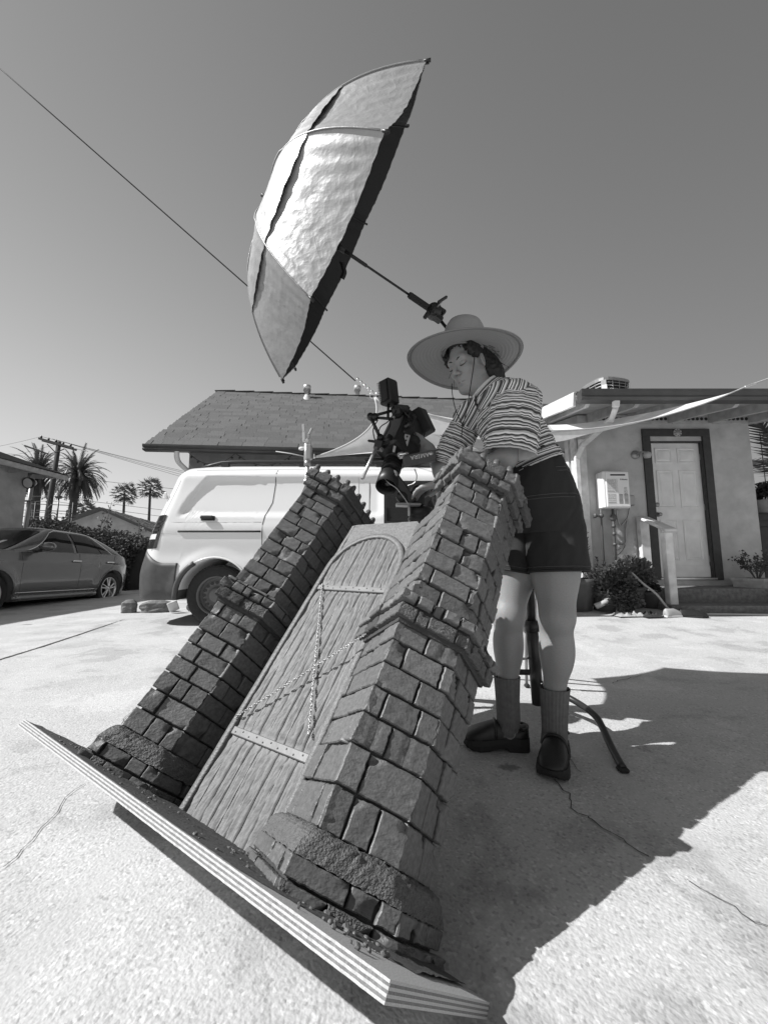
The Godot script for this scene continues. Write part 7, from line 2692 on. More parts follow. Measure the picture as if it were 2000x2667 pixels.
	var hd := [
		ell(Vector3(0, 0.022, -0.018), Vector3(0.070, 0.097, 0.092), Basis(), 0.02), ell(Vector3(0, -0.042, 0.030), Vector3(0.053, 0.082, 0.051), Basis(), 0.02),
		cap(Vector3(-0.012, -0.104, 0.055), Vector3(0.012, -0.104, 0.055), 0.017, 0.017, 0.022), cap(Vector3(-0.052, -0.055, 0.0), Vector3(-0.02, -0.100, 0.046), 0.018, 0.015, 0.028), cap(Vector3(0.052, -0.055, 0.0), Vector3(0.02, -0.100, 0.046), 0.018, 0.015, 0.028),
		ell(Vector3(-0.037, -0.026, 0.050), Vector3(0.021, 0.018, 0.018), Basis(), 0.018), ell(Vector3(0.037, -0.026, 0.050), Vector3(0.021, 0.018, 0.018), Basis(), 0.018),
		cap(Vector3(-0.034, 0.024, 0.062), Vector3(0.034, 0.024, 0.062), 0.016, 0.016, 0.018),
		cut(ell(Vector3(-0.031, 0.003, 0.092), Vector3(0.019, 0.014, 0.018), Basis(), 0.012)), cut(ell(Vector3(0.031, 0.003, 0.092), Vector3(0.019, 0.014, 0.018), Basis(), 0.012)),
		ell(Vector3(-0.031, 0.001, 0.0665), Vector3(0.0165, 0.0125, 0.0135), Basis(), 0.004), ell(Vector3(0.031, 0.001, 0.0665), Vector3(0.0165, 0.0125, 0.0135), Basis(), 0.004),
		cap(Vector3(0, 0.014, 0.074), Vector3(0, -0.026, 0.100), 0.0085, 0.0095, 0.010), ell(Vector3(0, -0.031, 0.100), Vector3(0.0115, 0.010, 0.011), Basis(), 0.006),
		ell(Vector3(-0.0125, -0.036, 0.088), Vector3(0.0085, 0.008, 0.011), Basis(), 0.005), ell(Vector3(0.0125, -0.036, 0.088), Vector3(0.0085, 0.008, 0.011), Basis(), 0.005),
		cut(ell(Vector3(-0.007, -0.044, 0.094), Vector3(0.0035, 0.004, 0.005), Basis(), 0.003)), cut(ell(Vector3(0.007, -0.044, 0.094), Vector3(0.0035, 0.004, 0.005), Basis(), 0.003)),
		cap(Vector3(-0.019, -0.0695, 0.068), Vector3(-0.003, -0.0650, 0.0775), 0.0035, 0.0052, 0.005), cap(Vector3(0.019, -0.0695, 0.068), Vector3(0.003, -0.0650, 0.0775), 0.0035, 0.0052, 0.005),
		cap(Vector3(-0.015, -0.0735, 0.069), Vector3(0.0, -0.0765, 0.0758), 0.0035, 0.0060, 0.005), cap(Vector3(0.015, -0.0735, 0.069), Vector3(0.0, -0.0765, 0.0758), 0.0035, 0.0060, 0.005),
		cut(cap(Vector3(-0.022, -0.0712, 0.072), Vector3(0.0, -0.0704, 0.0845), 0.0013, 0.0013, 0.002)), cut(cap(Vector3(0.022, -0.0712, 0.072), Vector3(0.0, -0.0704, 0.0845), 0.0013, 0.0013, 0.002)),
		ell(Vector3(0.073, -0.006, -0.012), Vector3(0.008, 0.032, 0.019), Basis(Vector3(0, 1, 0), 0.35), 0.006), ell(Vector3(-0.073, -0.006, -0.012), Vector3(0.008, 0.032, 0.019), Basis(Vector3(0, 1, 0), -0.35), 0.006),
		cut(ell(Vector3(0.082, -0.002, -0.008), Vector3(0.006, 0.020, 0.010), Basis(Vector3(0, 1, 0), 0.35), 0.004)),
		cap(Vector3(0, -0.03, -0.03), H.affine_inverse() * Vector3(0.415, 1.50, -1.662), 0.052, 0.050, 0.02),
	]
	solid(s, hd, 0.0029, H)
	put(s, "body", M.skin, o)
	# brows, lashes
	for sg in [-1.0, 1.0]:
		var st := new_st(true)
		tube(st, [H * Vector3(sg * 0.012, 0.0210, 0.0800), H * Vector3(sg * 0.022, 0.0265, 0.0795), H * Vector3(sg * 0.034, 0.0285, 0.0745), H * Vector3(sg * 0.046, 0.0235, 0.0620)], [0.0020, 0.0030, 0.0028, 0.0014], 6)
		put(st, "eyebrow", M.hair, o)
		st = new_st(true)
		tube(st, [H * Vector3(sg * 0.0155, -0.0045, 0.0755), H * Vector3(sg * 0.024, -0.0080, 0.0800), H * Vector3(sg * 0.033, -0.0088, 0.0800), H * Vector3(sg * 0.042, -0.0062, 0.0745), H * Vector3(sg * 0.049, -0.001, 0.067)], [0.0007, 0.0014, 0.0017, 0.0015, 0.0007], 6)
		put(st, "eyelashes", M.hair, o)
	var stl := new_st(true)
	tube(stl, [H * Vector3(-0.0215, -0.0715, 0.0700), H * Vector3(-0.010, -0.0705, 0.0780), H * Vector3(0.0, -0.0708, 0.0805), H * Vector3(0.010, -0.0705, 0.0780), H * Vector3(0.0215, -0.0715, 0.0700)], [0.0006, 0.0013, 0.0013, 0.0013, 0.0006], 5)
	put(stl, "lip_line", M.skin_dark, o)
	# ---- hair: a dark mass under the hat, with loose strands
	s = new_st(true)
	var hr := [
		ell(Vector3(0, 0.046, -0.034), Vector3(0.082, 0.090, 0.096), Basis(), 0.02), ell(Vector3(0.0, -0.02, -0.075), Vector3(0.084, 0.105, 0.062), Basis(), 0.03),
		ell(Vector3(0.055, -0.075, -0.085), Vector3(0.045, 0.075, 0.050), Basis(), 0.03), ell(Vector3(-0.04, -0.06, -0.085), Vector3(0.045, 0.075, 0.050), Basis(), 0.03),
		ell(Vector3(0.069, 0.046, 0.020), Vector3(0.016, 0.040, 0.038), Basis(), 0.015), ell(Vector3(-0.069, 0.046, 0.020), Vector3(0.016, 0.040, 0.038), Basis(), 0.015),
		ell(Vector3(0.0, 0.108, 0.030), Vector3(0.062, 0.026, 0.034), Basis(), 0.015),
	]
	solid(s, hr, 0.005, H, 0.008, 60.0)
	put(s, "hair", M.hair, o)
	s = new_st(true)
	for i in 170:
		var a := Vector3(0, 0.05, -0.03) + Vector3(cos(i * 2.4), 0.25 * sin(i * 1.3), sin(i * 2.4)) * Vector3(0.080, 0.1, 0.092)
		if a.z > 0.02: continue
		var out := Vector3(a.x, 0, a.z).normalized()
		var b := a + out * rng.randf_range(0.006, 0.022) + Vector3(0, -rng.randf_range(0.02, 0.05), 0)
		var c := b + out * rng.randf_range(-0.004, 0.026) + Vector3(rng.randf_range(-0.015, 0.015), -rng.randf_range(0.02, 0.06) * (1.0 if a.z < 0.0 else 0.35), rng.randf_range(-0.02, 0.01))
		if a.z > -0.01 and a.z < 0.06 and absf(a.x) > 0.05: continue
		tube(s, curve([H * a, H * b, H * c], 3), 0.0009, 4, false)
	tag(put(s, "loose_strands", M.hair, o), "", "", "", "stuff")
	# ---- shirt
	var sm := stripe_material()
	var shirt := Node3D.new(); shirt.name = "shirt"; o.add_child(shirt, true)
	var cs := smooth_list([Vector3(0.628, 1.125, -1.635), Vector3(0.600, 1.20, -1.64), Vector3(0.560, 1.28, -1.645), Vector3(0.518, 1.36, -1.65), Vector3(0.488, 1.420, -1.655), Vector3(0.462, 1.462, -1.66), Vector3(0.436, 1.492, -1.662)], 8)
	var rs := smooth_list([Vector2(0.138, 0.100), Vector2(0.138, 0.098), Vector2(0.148, 0.102), Vector2(0.158, 0.102), Vector2(0.148, 0.092), Vector2(0.105, 0.076), Vector2(0.066, 0.062)], 8)
	var fold := func(v: float, an: float) -> float:
		var p := Vector3(cos(an) * 2.0, v * 5.0, sin(an) * 2.0)
		return (wob.get_noise_3dv(p * 1.6) * 0.010 + wob.get_noise_3dv(p * Vector3(4, 2.2, 4)) * 0.005) * smoothstep(1.0, 0.8, v) + 0.008 * smoothstep(0.12, 0.0, v)
	var lens := [0.0]
	for i in cs.size() - 1: lens.append(lens[-1] + cs[i].distance_to(cs[i + 1]))
	s = new_st(true)
	var body_rings := rings_along(cs, rs, lt, fw, 64, fold)
	loft_uv(s, body_rings, func(p: Vector3, v: float, u: float) -> Vector2: return Vector2(u, lens[int(round(v * (cs.size() - 1)))] / 0.16))
	put(s, "torso", sm, shirt)
	var hem := []
	for p in body_rings[0]: hem.append(p + Vector3(0, 0.002, 0))
	hem.append(hem[0])
	tbp(shirt, "hem", sm, hem, 0.0035, 5)
	# dropped shoulders
	for e in [[Vector3(0.485, 1.405, -1.655), Vector3(0.543, 1.392, -1.478), 1.0], [Vector3(0.470, 1.405, -1.665), Vector3(0.392, 1.385, -1.825), -1.0]]:
		var a: Vector3 = e[0]
		var b: Vector3 = e[1]
		var c2 := smooth_list([a, a.lerp(b, 0.5) + Vector3(0, 0.004, 0), a.lerp(b, 0.85), b, b.lerp(b + (b - a), 0.12) - Vector3(0, 0.02, 0)], 6)
		var r2 := smooth_list([Vector2(0.092, 0.068), Vector2(0.100, 0.070), Vector2(0.092, 0.060), Vector2(0.074, 0.044), Vector2(0.030, 0.018)], 6)
		var dirv := Vector3(-0.70, 0.70, 0.0)
		s = new_st(true)
		loft_uv(s, rings_along(c2, r2, Vector3(-0.9, 0.3, 0.3), Vector3(0.45, 0.9, 0.1), 40, func(v: float, an: float) -> float: return wob.get_noise_3d(cos(an) * 2.0, sin(an) * 2.0, v * 3.0 + e[2]) * 0.007), func(p: Vector3, v: float, u: float) -> Vector2: return Vector2(u, p.dot(Vector3(-0.93, 0.36, 0.05)) / 0.16))
		put(s, "shoulder", sm, shirt)
	# boxy sleeves
	for e in [[[Vector3(0.530, 1.410, -1.510), Vector3(0.522, 1.365, -1.497), Vector3(0.508, 1.30, -1.488), Vector3(0.494, 1.23, -1.482), Vector3(0.480, 1.150, -1.478)], [Vector2(0.078, 0.050), Vector2(0.094, 0.066), Vector2(0.098, 0.074), Vector2(0.097, 0.076), Vector2(0.096, 0.074)]], [[Vector3(0.408, 1.41, -1.79), Vector3(0.376, 1.35, -1.80), Vector3(0.342, 1.29, -1.81), Vector3(0.312, 1.235, -1.815), Vector3(0.290, 1.185, -1.82)], [Vector2(0.06, 0.05), Vector2(0.072, 0.062), Vector2(0.074, 0.066), Vector2(0.072, 0.064), Vector2(0.070, 0.062)]]]:
		var c3 := smooth_list(e[0], 8)
		var r3 := smooth_list(e[1], 8)
		var sr := rings_along(c3, r3, Vector3(0.96, 0.1, 0.26), Vector3(-0.26, 0.0, 0.96), 48, func(v: float, an: float) -> float: return wob.get_noise_3d(cos(an) * 2.4 + 9.0, sin(an) * 2.4, v * 3.2) * 0.009 + wob.get_noise_3d(cos(an) * 6.0, sin(an) * 6.0 + 4.0, v * 5.0) * 0.004)
		s = new_st(true)
		loft_uv(s, sr, func(p: Vector3, v: float, u: float) -> Vector2: return Vector2(u, (v * 0.25 + wob.get_noise_3d(p.x * 12.0, p.y * 12.0, p.z * 12.0) * 0.006) / 0.16 + 0.3))
		# the inside of the cuff
		var inner := PackedVector3Array()
		var deep := PackedVector3Array()
		for p in sr[-1]:
			inner.append(p.lerp(c3[-1], 0.04))
			deep.append(p.lerp(c3[-1], 0.06) + (c3[-6] - c3[-1]))
		loft_uv(s, [sr[-1], inner, deep], func(p: Vector3, v: float, u: float) -> Vector2: return Vector2(u, 0.02))
		put(s, "sleeve", sm, shirt)
		var cuff := []
		for p in sr[-1]: cuff.append(p)
		cuff.append(cuff[0])
		tbp(shirt, "cuff_hem", sm, cuff, 0.003, 5)
		cuff = []
		for p in sr[10]: cuff.append(p)
		cuff.append(cuff[0])
		tbp(shirt, "shoulder_seam", sm, cuff, 0.0022, 5)
	var col := []
	for p in body_rings[-1]: col.append(p)
	col.append(col[0])
	tbp(shirt, "collar", sm, col, 0.006, 6)
	# buttons down the front
	var pk := []
	for i in range(cs.size() - 1, 18, -2): pk.append(body_rings[i][16] + fw * 0.003)
	for i in range(2, pk.size(), 3): bxp(shirt, "button", M.metal_mid, pk[i] + fw * 0.004, Vector3(0.008, 0.008, 0.005), 0.002)
	# ---- wide denim shorts
	var shorts := Node3D.new(); shorts.name = "shorts"; o.add_child(shorts, true)
	var kc := smooth_list([Vector3(0.615, 1.185, -1.635), Vector3(0.626, 1.12, -1.632), Vector3(0.638, 1.02, -1.63), Vector3(0.642, 0.93, -1.63), Vector3(0.640, 0.845, -1.628)], 7)
	var kr := smooth_list([Vector2(0.118, 0.088), Vector2(0.138, 0.108), Vector2(0.160, 0.138), Vector2(0.168, 0.146), Vector2(0.160, 0.138)], 7)
	var wrinkle := func(v: float, an: float) -> float: return wob.get_noise_3d(cos(an) * 2.2, v * 2.0 + 3.0, sin(an) * 2.2) * 0.007 + wob.get_noise_3d(cos(an) * 3.0 + v * 4.0, v * 9.0, sin(an) * 3.0) * 0.0045
	var sk := rings_along(kc, kr, lt, fw, 72, wrinkle)
	s = new_st(true)
	loft(s, sk, true)
	var legs := []
	for e in [[Vector3(0.588, 0.98, -1.685), Vector3(0.572, 0.84, -1.690), Vector3(0.548, 0.695, -1.688), Vector2(0.112, 0.118), Vector2(0.110, 0.116), Vector2(0.108, 0.112)], [Vector3(0.668, 0.98, -1.590), Vector3(0.680, 0.84, -1.580), Vector3(0.682, 0.700, -1.570), Vector2(0.115, 0.120), Vector2(0.113, 0.119), Vector2(0.112, 0.116)]]:
		var c6 := smooth_list([e[0], e[1], e[2]], 12)
		var r6 := smooth_list([e[3], e[4], e[5]], 12)
		var rr := rings_along(c6, r6, lt, fw, 56, func(v: float, an: float) -> float: return wob.get_noise_3d(cos(an) * 2.0 + e[0].x * 20.0, v * 2.4, sin(an) * 2.0) * 0.008 + wob.get_noise_3d(cos(an) * 3.0, v * 7.0 + an, sin(an) * 3.0) * 0.0035)
		loft(s, rr, false)
		var a1 := PackedVector3Array()
		var a2 := PackedVector3Array()
		for p in rr[-1]: a1.append(c6[-1].lerp(p, 0.97))
		for p in rr[-9]: a2.append(c6[-9].lerp(p, 0.95))
		loft(s, [rr[-1], a1, a2], false)
		legs.append([rr, c6])
	put(s, "cloth", M.denim, shorts)
	var ring_line := func(rs2: Array, cs2: Array, i: int, out: float) -> Array:
		var l := []
		for p in rs2[i]: l.append(p + (p - cs2[i]) * out)
		l.append(l[0])
		return l
	for e in legs:
		tbp(shorts, "hem", M.denim, ring_line.call(e[0], e[1], -1, 0.01), 0.0048, 5)
		tbp(shorts, "hem_seam", M.denim_seam, ring_line.call(e[0], e[1], -3, 0.008), 0.0012, 4)
	tbp(shorts, "waistband", M.denim, ring_line.call(sk, kc, 1, 0.02), 0.008, 6)
	for q in [[16, 0.004], [17, 0.004]]: tbp(shorts, "panel_seam", M.denim_seam, ring_line.call(sk, kc, q[0], q[1]), 0.0013, 4)
	for k in [61, 63]:
		var l := []
		for i in range(1, 23): l.append(sk[i][k] + (sk[i][k] - kc[i]) * 0.010)
		tbp(shorts, "side_seam", M.denim_seam, l, 0.0014, 4)
		l = []
		for i in range(8, legs[1][0].size()): l.append(legs[1][0][i][(k - 61) + 46] + (legs[1][0][i][(k - 61) + 46] - legs[1][1][i]) * 0.010)
		tbp(shorts, "side_seam", M.denim_seam, l, 0.0014, 4)
	for k in [0, 1]:
		var l := []
		for j in range(61, 75): l.append(sk[9 + k][j % 72] + (sk[9 + k][j % 72] - kc[9 + k]) * 0.010)
		tbp(shorts, "pocket_seam", M.denim_seam, l, 0.0013, 4)
	s = new_st()
	for k in [6, 20, 34, 48, 62]: beam(s, sk[0][k] + (sk[0][k] - kc[0]) * 0.09, sk[4][k] + (sk[4][k] - kc[4]) * 0.05, 0.012, 0.004, sk[0][k] - kc[0])
	put(s, "belt_loops", M.denim, shorts)
	# ---- socks
	for e in [[[Vector3(0.500, 0.275, -1.678), Vector3(0.500, 0.18, -1.680), Vector3(0.500, 0.10, -1.680), Vector3(0.490, 0.055, -1.683)], [0.0515, 0.0455, 0.0445, 0.046]], [[Vector3(0.651, 0.262, -1.578), Vector3(0.650, 0.17, -1.590), Vector3(0.650, 0.10, -1.596), Vector3(0.640, 0.055, -1.585)], [0.0540, 0.0470, 0.0455, 0.047]]]:
		var c4 := smooth_list(e[0], 6)
		var rings := []
		for i in c4.size():
			var t := float(i) / (c4.size() - 1) * 3.0
			var r0: float = lerpf(e[1][int(minf(t, 2.0))], e[1][int(minf(t, 2.0)) + 1], t - minf(floorf(t), 2.0))
			var ring := PackedVector3Array()
			for k in 96:
				var an := TAU * k / 96.0
				var rr := r0 + 0.0011 * (1.0 if k % 4 < 2 else -0.6)
				ring.append(c4[i] + Vector3(cos(an) * rr, 0, -sin(an) * rr))
			rings.append(ring)
		s = new_st(true)
		loft(s, rings, false)
		put(s, "sock", M.sock, o)
	# ---- clogs
	for e in [[Vector3(0.572, 0, -1.668), Vector3(0.318, 0, -1.700)], [Vector3(0.690, 0, -1.652), Vector3(0.562, 0, -1.432)]]:
		clog(o, e[0], e[1])
	# ---- straw hat
	build_hat(o, H)
	# ---- hat cord
	var cd := Node3D.new(); cd.name = "hat_cord"; o.add_child(cd, true)
	var tg := Vector3(0.318, 1.285, -1.545)
	tbp(cd, "cord", M.black, curve([Vector3(0.384, 1.640, -1.575), Vector3(0.374, 1.56, -1.562), Vector3(0.352, 1.44, -1.548), Vector3(0.335, 1.35, -1.540), tg], 5), 0.0020, 5)
	tbp(cd, "cord", M.black, curve([Vector3(0.292, 1.50, -1.63), Vector3(0.288, 1.44, -1.60), Vector3(0.295, 1.36, -1.57), tg], 5), 0.0018, 5)
	tbp(cd, "cord", M.black, curve([tg, Vector3(0.314, 1.26, -1.545), Vector3(0.312, 1.235, -1.548)], 4), 0.0022, 5)
	s = new_st(true)
	ball(s, tg, 0.007, 10)
	put(s, "toggle", M.black, cd)


func clog(o: Node, heel: Vector3, toe: Vector3) -> void:
	var c := Node3D.new(); c.name = "clog"; o.add_child(c, true)
	var d := (toe - heel).normalized()
	var len2 := heel.distance_to(toe)
	var w := d.cross(Vector3.UP)
	# stations: along, half width, height of the upper, underside
	var st := [[0.0, 0.020, 0.088, 0.045], [0.04, 0.031, 0.092, 0.040], [0.14, 0.036, 0.080, 0.036], [0.30, 0.037, 0.074, 0.034], [0.42, 0.039, 0.098, 0.032], [0.50, 0.042, 0.104, 0.030], [0.62, 0.047, 0.094, 0.028], [0.74, 0.050, 0.082, 0.028], [0.86, 0.047, 0.070, 0.030], [0.94, 0.037, 0.058, 0.034], [0.985, 0.022, 0.048, 0.038], [1.0, 0.006, 0.043, 0.041]]
	var rings := []
	for e in st:
		var ring := PackedVector3Array()
		var p: Vector3 = heel + d * len2 * e[0]
		for k in 24:
			var an := PI * k / 23.0
			var x := cos(an)
			var y := pow(sin(an), 0.62)
			ring.append(p + w * signf(x) * pow(absf(x), 0.72) * e[1] + Vector3(0, lerpf(e[3], e[2], y), 0))
		rings.append(ring)
	var s := new_st(true)
	loft(s, rings, true)
	put(s, "upper", M.clog, c)
	# raised strap across the instep, heel collar
	var l := []
	for k in range(1, 23): l.append(rings[5][k] + (rings[5][k] - (heel + d * len2 * 0.5 + Vector3(0, 0.06, 0))) * 0.03)
	tbp(c, "instep_band", M.clog, l, 0.0055, 6)
	l = []
	for k in 13:
		var an := PI * (k / 12.0 - 0.5)
		l.append(heel + d * (0.030 - 0.030 * cos(an)) + w * sin(an) * 0.036 + Vector3(0, 0.088 - 0.004 * absf(sin(an)), 0))
	tbp(c, "heel_collar", M.clog, l, 0.0055, 6)
	# sole with a heel block and a raised waist
	rings = []
	for e in [[-0.008, 0.022, 0.0], [0.03, 0.036, 0.0], [0.14, 0.041, 0.0], [0.30, 0.040, 0.0], [0.36, 0.040, 0.016], [0.50, 0.044, 0.010], [0.62, 0.051, 0.003], [0.75, 0.0545, 0.0], [0.87, 0.051, 0.004], [0.95, 0.040, 0.012], [0.992, 0.024, 0.021], [1.008, 0.006, 0.026]]:
		var p: Vector3 = heel + d * len2 * e[0]
		var top: float = lerpf(0.050, 0.038, clampf(e[0], 0.0, 1.0))
		var ring := PackedVector3Array()
		for q in [[-1.0, 0.0], [-1.03, 0.5], [-0.97, 1.0], [0.97, 1.0], [1.03, 0.5], [1.0, 0.0]]: ring.append(p + w * q[0] * e[1] + Vector3(0, lerpf(e[2], top, q[1]), 0))
		rings.append(ring)
	s = new_st()
	loft(s, rings, true)
	put(s, "sole", M.clog_sole, c)


func build_hat(o: Node, H: Transform3D) -> void:
	var hat := Node3D.new(); hat.name = "straw_hat"; o.add_child(hat, true)
	var n := Vector3(0.07, 1, -0.05).normalized()
	var e1 := n.cross(Vector3(0, 0, 1)).normalized()
	var e2 := n.cross(e1)
	var C := Vector3(0.352, 1.648, -1.662)
	# brim: wide, drooping a little at the front left, curling at the sides; braided in rings
	var brim := func(r: float, an: float, down: float) -> Vector3:
		var t := (r - 0.085) / 0.165
		var wave := 0.018 * cos(2.0 * an + 0.5) + 0.010 * cos(an - 0.4) + 0.004 * sin(3.0 * an + 1.0)
		var y := 0.012 - 0.022 * t - 0.012 * t * t + wave * t * t + 0.0007 * sin(r * 1300.0)
		var rr := r * (1.0 + 0.02 * cos(2.0 * an + 2.0) * t)
		return C + (e1 * cos(an) + e2 * sin(an)) * rr + n * (y - down)
	var s := new_st(true)
	grid(s, 96, 46, func(u: float, v: float) -> Vector3: return brim.call(lerpf(0.080, 0.248, v), u * TAU, 0.0))
	grid(s, 96, 46, func(u: float, v: float) -> Vector3: return brim.call(lerpf(0.248, 0.080, v), u * TAU, 0.003))
	put(s, "brim", M.straw, hat)
	var edge := []
	for k in 65: edge.append(brim.call(0.248, TAU * k / 64.0, 0.0015))
	tbp(hat, "brim_binding", M.straw_band, edge, 0.0028, 6)
	for r in [0.240, 0.234]:
		edge = []
		for k in 65: edge.append(brim.call(r, TAU * k / 64.0, 0.004))
		tbp(hat, "stitch_ring", M.straw_band, edge, 0.0012, 4)
	# crown with a pinched top
	s = new_st(true)
	grid(s, 64, 26, func(u: float, v: float) -> Vector3:
		var an := u * TAU
		var prof := [Vector2(0.090, 0.0), Vector2(0.088, 0.045), Vector2(0.085, 0.09), Vector2(0.080, 0.125), Vector2(0.068, 0.152), Vector2(0.045, 0.163), Vector2(0.020, 0.160), Vector2(0.0, 0.157)]
		var t := v * 6.999
		var i := int(t)
		var p: Vector2 = prof[i].lerp(prof[i + 1], t - i)
		var x := cos(an) * p.x * 1.08
		var z := sin(an) * p.x * 0.98
		var dent := 0.026 * exp(-pow(x / 0.055, 2.0) - pow(z / 0.022, 2.0)) * smoothstep(0.7, 0.95, v) + 0.012 * exp(-pow((absf(x) - 0.055) / 0.03, 2.0)) * smoothstep(0.6, 0.9, v) * smoothstep(0.0, 0.05, x)
		return C + e1 * x + e2 * z + n * (p.y - dent + 0.0006 * sin(v * 220.0)))
	put(s, "crown", M.straw, hat)

# ---------------------------------------------------------------- shade sails, cable, clamp stand, plants and things by the door

func sail_sheet(s: SurfaceTool, a: Vector3, b: Vector3, c: Vector3, sag: Array, belly: Vector3, n := 26) -> void:
	# a triangle whose edges bow inwards (sag per edge ab, bc, ca) and whose middle hangs by belly
	var mid := (a + b + c) / 3.0
	var f := func(u: float, v: float) -> Vector3:
		var w := 1.0 - u - v
		var p := a * w + b * u + c * v
		p += (mid - (a + b) / 2.0) * sag[0] * 4.0 * w * u * (1.0 - v)
		p += (mid - (b + c) / 2.0) * sag[1] * 4.0 * u * v * (1.0 - w)
		p += (mid - (c + a) / 2.0) * sag[2] * 4.0 * v * w * (1.0 - u)
		return p + belly * 27.0 * u * v * w + Vector3(0, 0.006 * sin(u * 17.0 + v * 9.0), 0)
	for i in n:
		for j in n - i:
			var d := 1.0 / n
			tri(s, f.call(i * d, j * d), f.call((i + 1) * d, j * d), f.call(i * d, (j + 1) * d))
			if j < n - i - 1: tri(s, f.call((i + 1) * d, j * d), f.call((i + 1) * d, (j + 1) * d), f.call(i * d, (j + 1) * d))


func build_sail() -> void:
	var A := Vector3(-0.105, 2.560, -4.30)
	var B := Vector3(-0.790, 1.865, -4.30)
	var D := Vector3(1.05, 1.93, -4.25)
	var o := thing("shade_sail", "pale cloth shade sail hung from a cable behind the film camera", "shade sail")
	var s := new_st(true)
	sail_sheet(s, A, B, D, [0.50, 0.10, 0.22], Vector3(0, 0.0, -0.12))
	put(s, "cloth", M.sail, o)
	for e in [[A, B, 0.50], [D, A, 0.22]]:
		var l := []
		var mid := (A + B + D) / 3.0
		for k in 21:
			var t := k / 20.0
			l.append(e[0].lerp(e[1], t) + (mid - (e[0] + e[1]) / 2.0) * e[2] * 4.0 * t * (1.0 - t) + Vector3(0, 0, 0.006))
		tbp(o, "hem", M.sail_hem, l, 0.012, 5)
	var rg := []
	for k in 13: rg.append(A + Vector3(0.045 + cos(k * TAU / 12.0) * 0.035, 0.03 + sin(k * TAU / 12.0) * 0.035, 0))
	tbp(o, "ring", M.chrome, rg, 0.007, 6)
	rg = []
	for k in 13: rg.append(A + Vector3(-0.03 + cos(k * TAU / 12.0) * 0.025, 0.03 + sin(k * TAU / 12.0) * 0.035, 0))
	tbp(o, "ring", M.chrome, rg, 0.006, 6)
	var p := thing("shade_sail", "long narrow pale shade sail stretched to the right across the house front", "shade sail")
	var E := Vector3(0.44, 2.365, -4.25)
	var G := Vector3(0.52, 2.12, -4.25)
	var Ct := Vector3(3.90, 2.600, -4.22)
	s = new_st(true)
	# a broad triangle seen almost edge-on: front edge from E to Ct, back corner tied to the house
	var back := Vector3(2.30, 2.72, -5.62)
	grid(s, 60, 14, func(u: float, v: float) -> Vector3:
		var bot := G.lerp(Ct, u) - Vector3(0, 4.0 * u * (1.0 - u) * 0.225, 0) - Vector3(0, 0.075 * exp(-pow((u - 0.36) / 0.16, 2.0)), 0)
		var top := E.lerp(Ct, u) - Vector3(0, 4.0 * u * (1.0 - u) * 0.315, 0)
		if v < 0.3: return bot.lerp(top, v / 0.3) + Vector3(0, 0.004 * sin(u * 40.0 + v * 5.0), 0)
		var k := (v - 0.3) / 0.7
		var to := back.lerp(top, 0.25 + 0.75 * absf(u - 0.5) * 2.0)
		return top.lerp(to, k) - Vector3(0, 0.10 * sin(k * PI) * (1.0 - absf(u - 0.5) * 2.0), 0))
	put(s, "cloth", M.sail, p)
	var l2 := []
	for k in 31:
		var u := k / 30.0
		l2.append(E.lerp(Ct, u) - Vector3(0, 4.0 * u * (1.0 - u) * 0.315, -0.004))
	tbp(p, "hem", M.sail_hem, l2, 0.008, 5)
	tbp(p, "corner_cord", M.wire_light, [Ct, Ct + Vector3(0.12, 0.05, 0.02), Ct + Vector3(0.75, 0.27, 0.12), Ct + Vector3(1.6, 0.6, 0.25)], 0.008, 5)
	bxp(p, "turnbuckle", M.metal_light, Ct + Vector3(0.16, 0.062, 0.025), Vector3(0.14, 0.025, 0.025), 0.006, Basis(Vector3(0, 0, 1), 0.36))
	var w := thing("overhead_cable", "single taut cable slanting down from top left to the shade sail ring", "cable")
	var up := Vector3(-4.87, 6.92, -4.30)
	var dir := (up - A).normalized()
	tbp(w, "strand", M.wire, [A + dir * 0.30, up + dir * 6.0], 0.0075, 6)
	s = new_st(true)
	for k in 5: ball(s, A + Vector3(-0.01, 0.05, 0) + dir * (0.03 + k * 0.055), 0.018, 8, Vector3(1, 1.3, 1))
	put(s, "shackles", M.chrome, w)
	# stand whose clamp holds the sail's lower corner
	var g := thing("clamp_stand", "pale metal stand with an open jaw clamp beside the left tower's crown", "stand")
	var q := 4.27 / 2.5
	var P := func(x: float, y: float) -> Vector3: return Vector3(x * q, 0.75 + (y - 0.75) * q, -2.5 * q)
	tbp(g, "pole", M.metal_light, [P.call(-0.50, 0.31), P.call(-0.497, 1.255), P.call(-0.494, 1.345)], 0.024 * q / 1.7, 10)
	tbp(g, "pole_collar", M.metal_light, [P.call(-0.497, 1.225), P.call(-0.496, 1.255)], 0.034, 12)
	tbp(g, "pole_collar", M.metal_mid, [P.call(-0.494, 1.345), P.call(-0.494, 1.375)], 0.036, 12)
	bxp(g, "clamp_body", M.metal_mid, P.call(-0.485, 1.435), Vector3(0.065, 0.17, 0.07), 0.012)
	tbp(g, "spigot", M.metal_light, [P.call(-0.503, 1.375), P.call(-0.503, 1.49)], 0.024, 10)
	s = new_st()
	beam(s, P.call(-0.518, 1.505), P.call(-0.521, 1.571), 0.03, 0.036, Vector3(1, 0, 0), 0.006)
	beam(s, P.call(-0.521, 1.571), P.call(-0.526, 1.622), 0.03, 0.030, Vector3(1, 0, 0), 0.006)
	beam(s, P.call(-0.518, 1.505), P.call(-0.49, 1.52), 0.03, 0.03, Vector3(0, 1, 0), 0.006)
	put(s, "jaw", M.metal_light, g)
	s = new_st()
	beam(s, P.call(-0.492, 1.52), P.call(-0.489, 1.55), 0.028, 0.03, Vector3(1, 0, 0), 0.006)
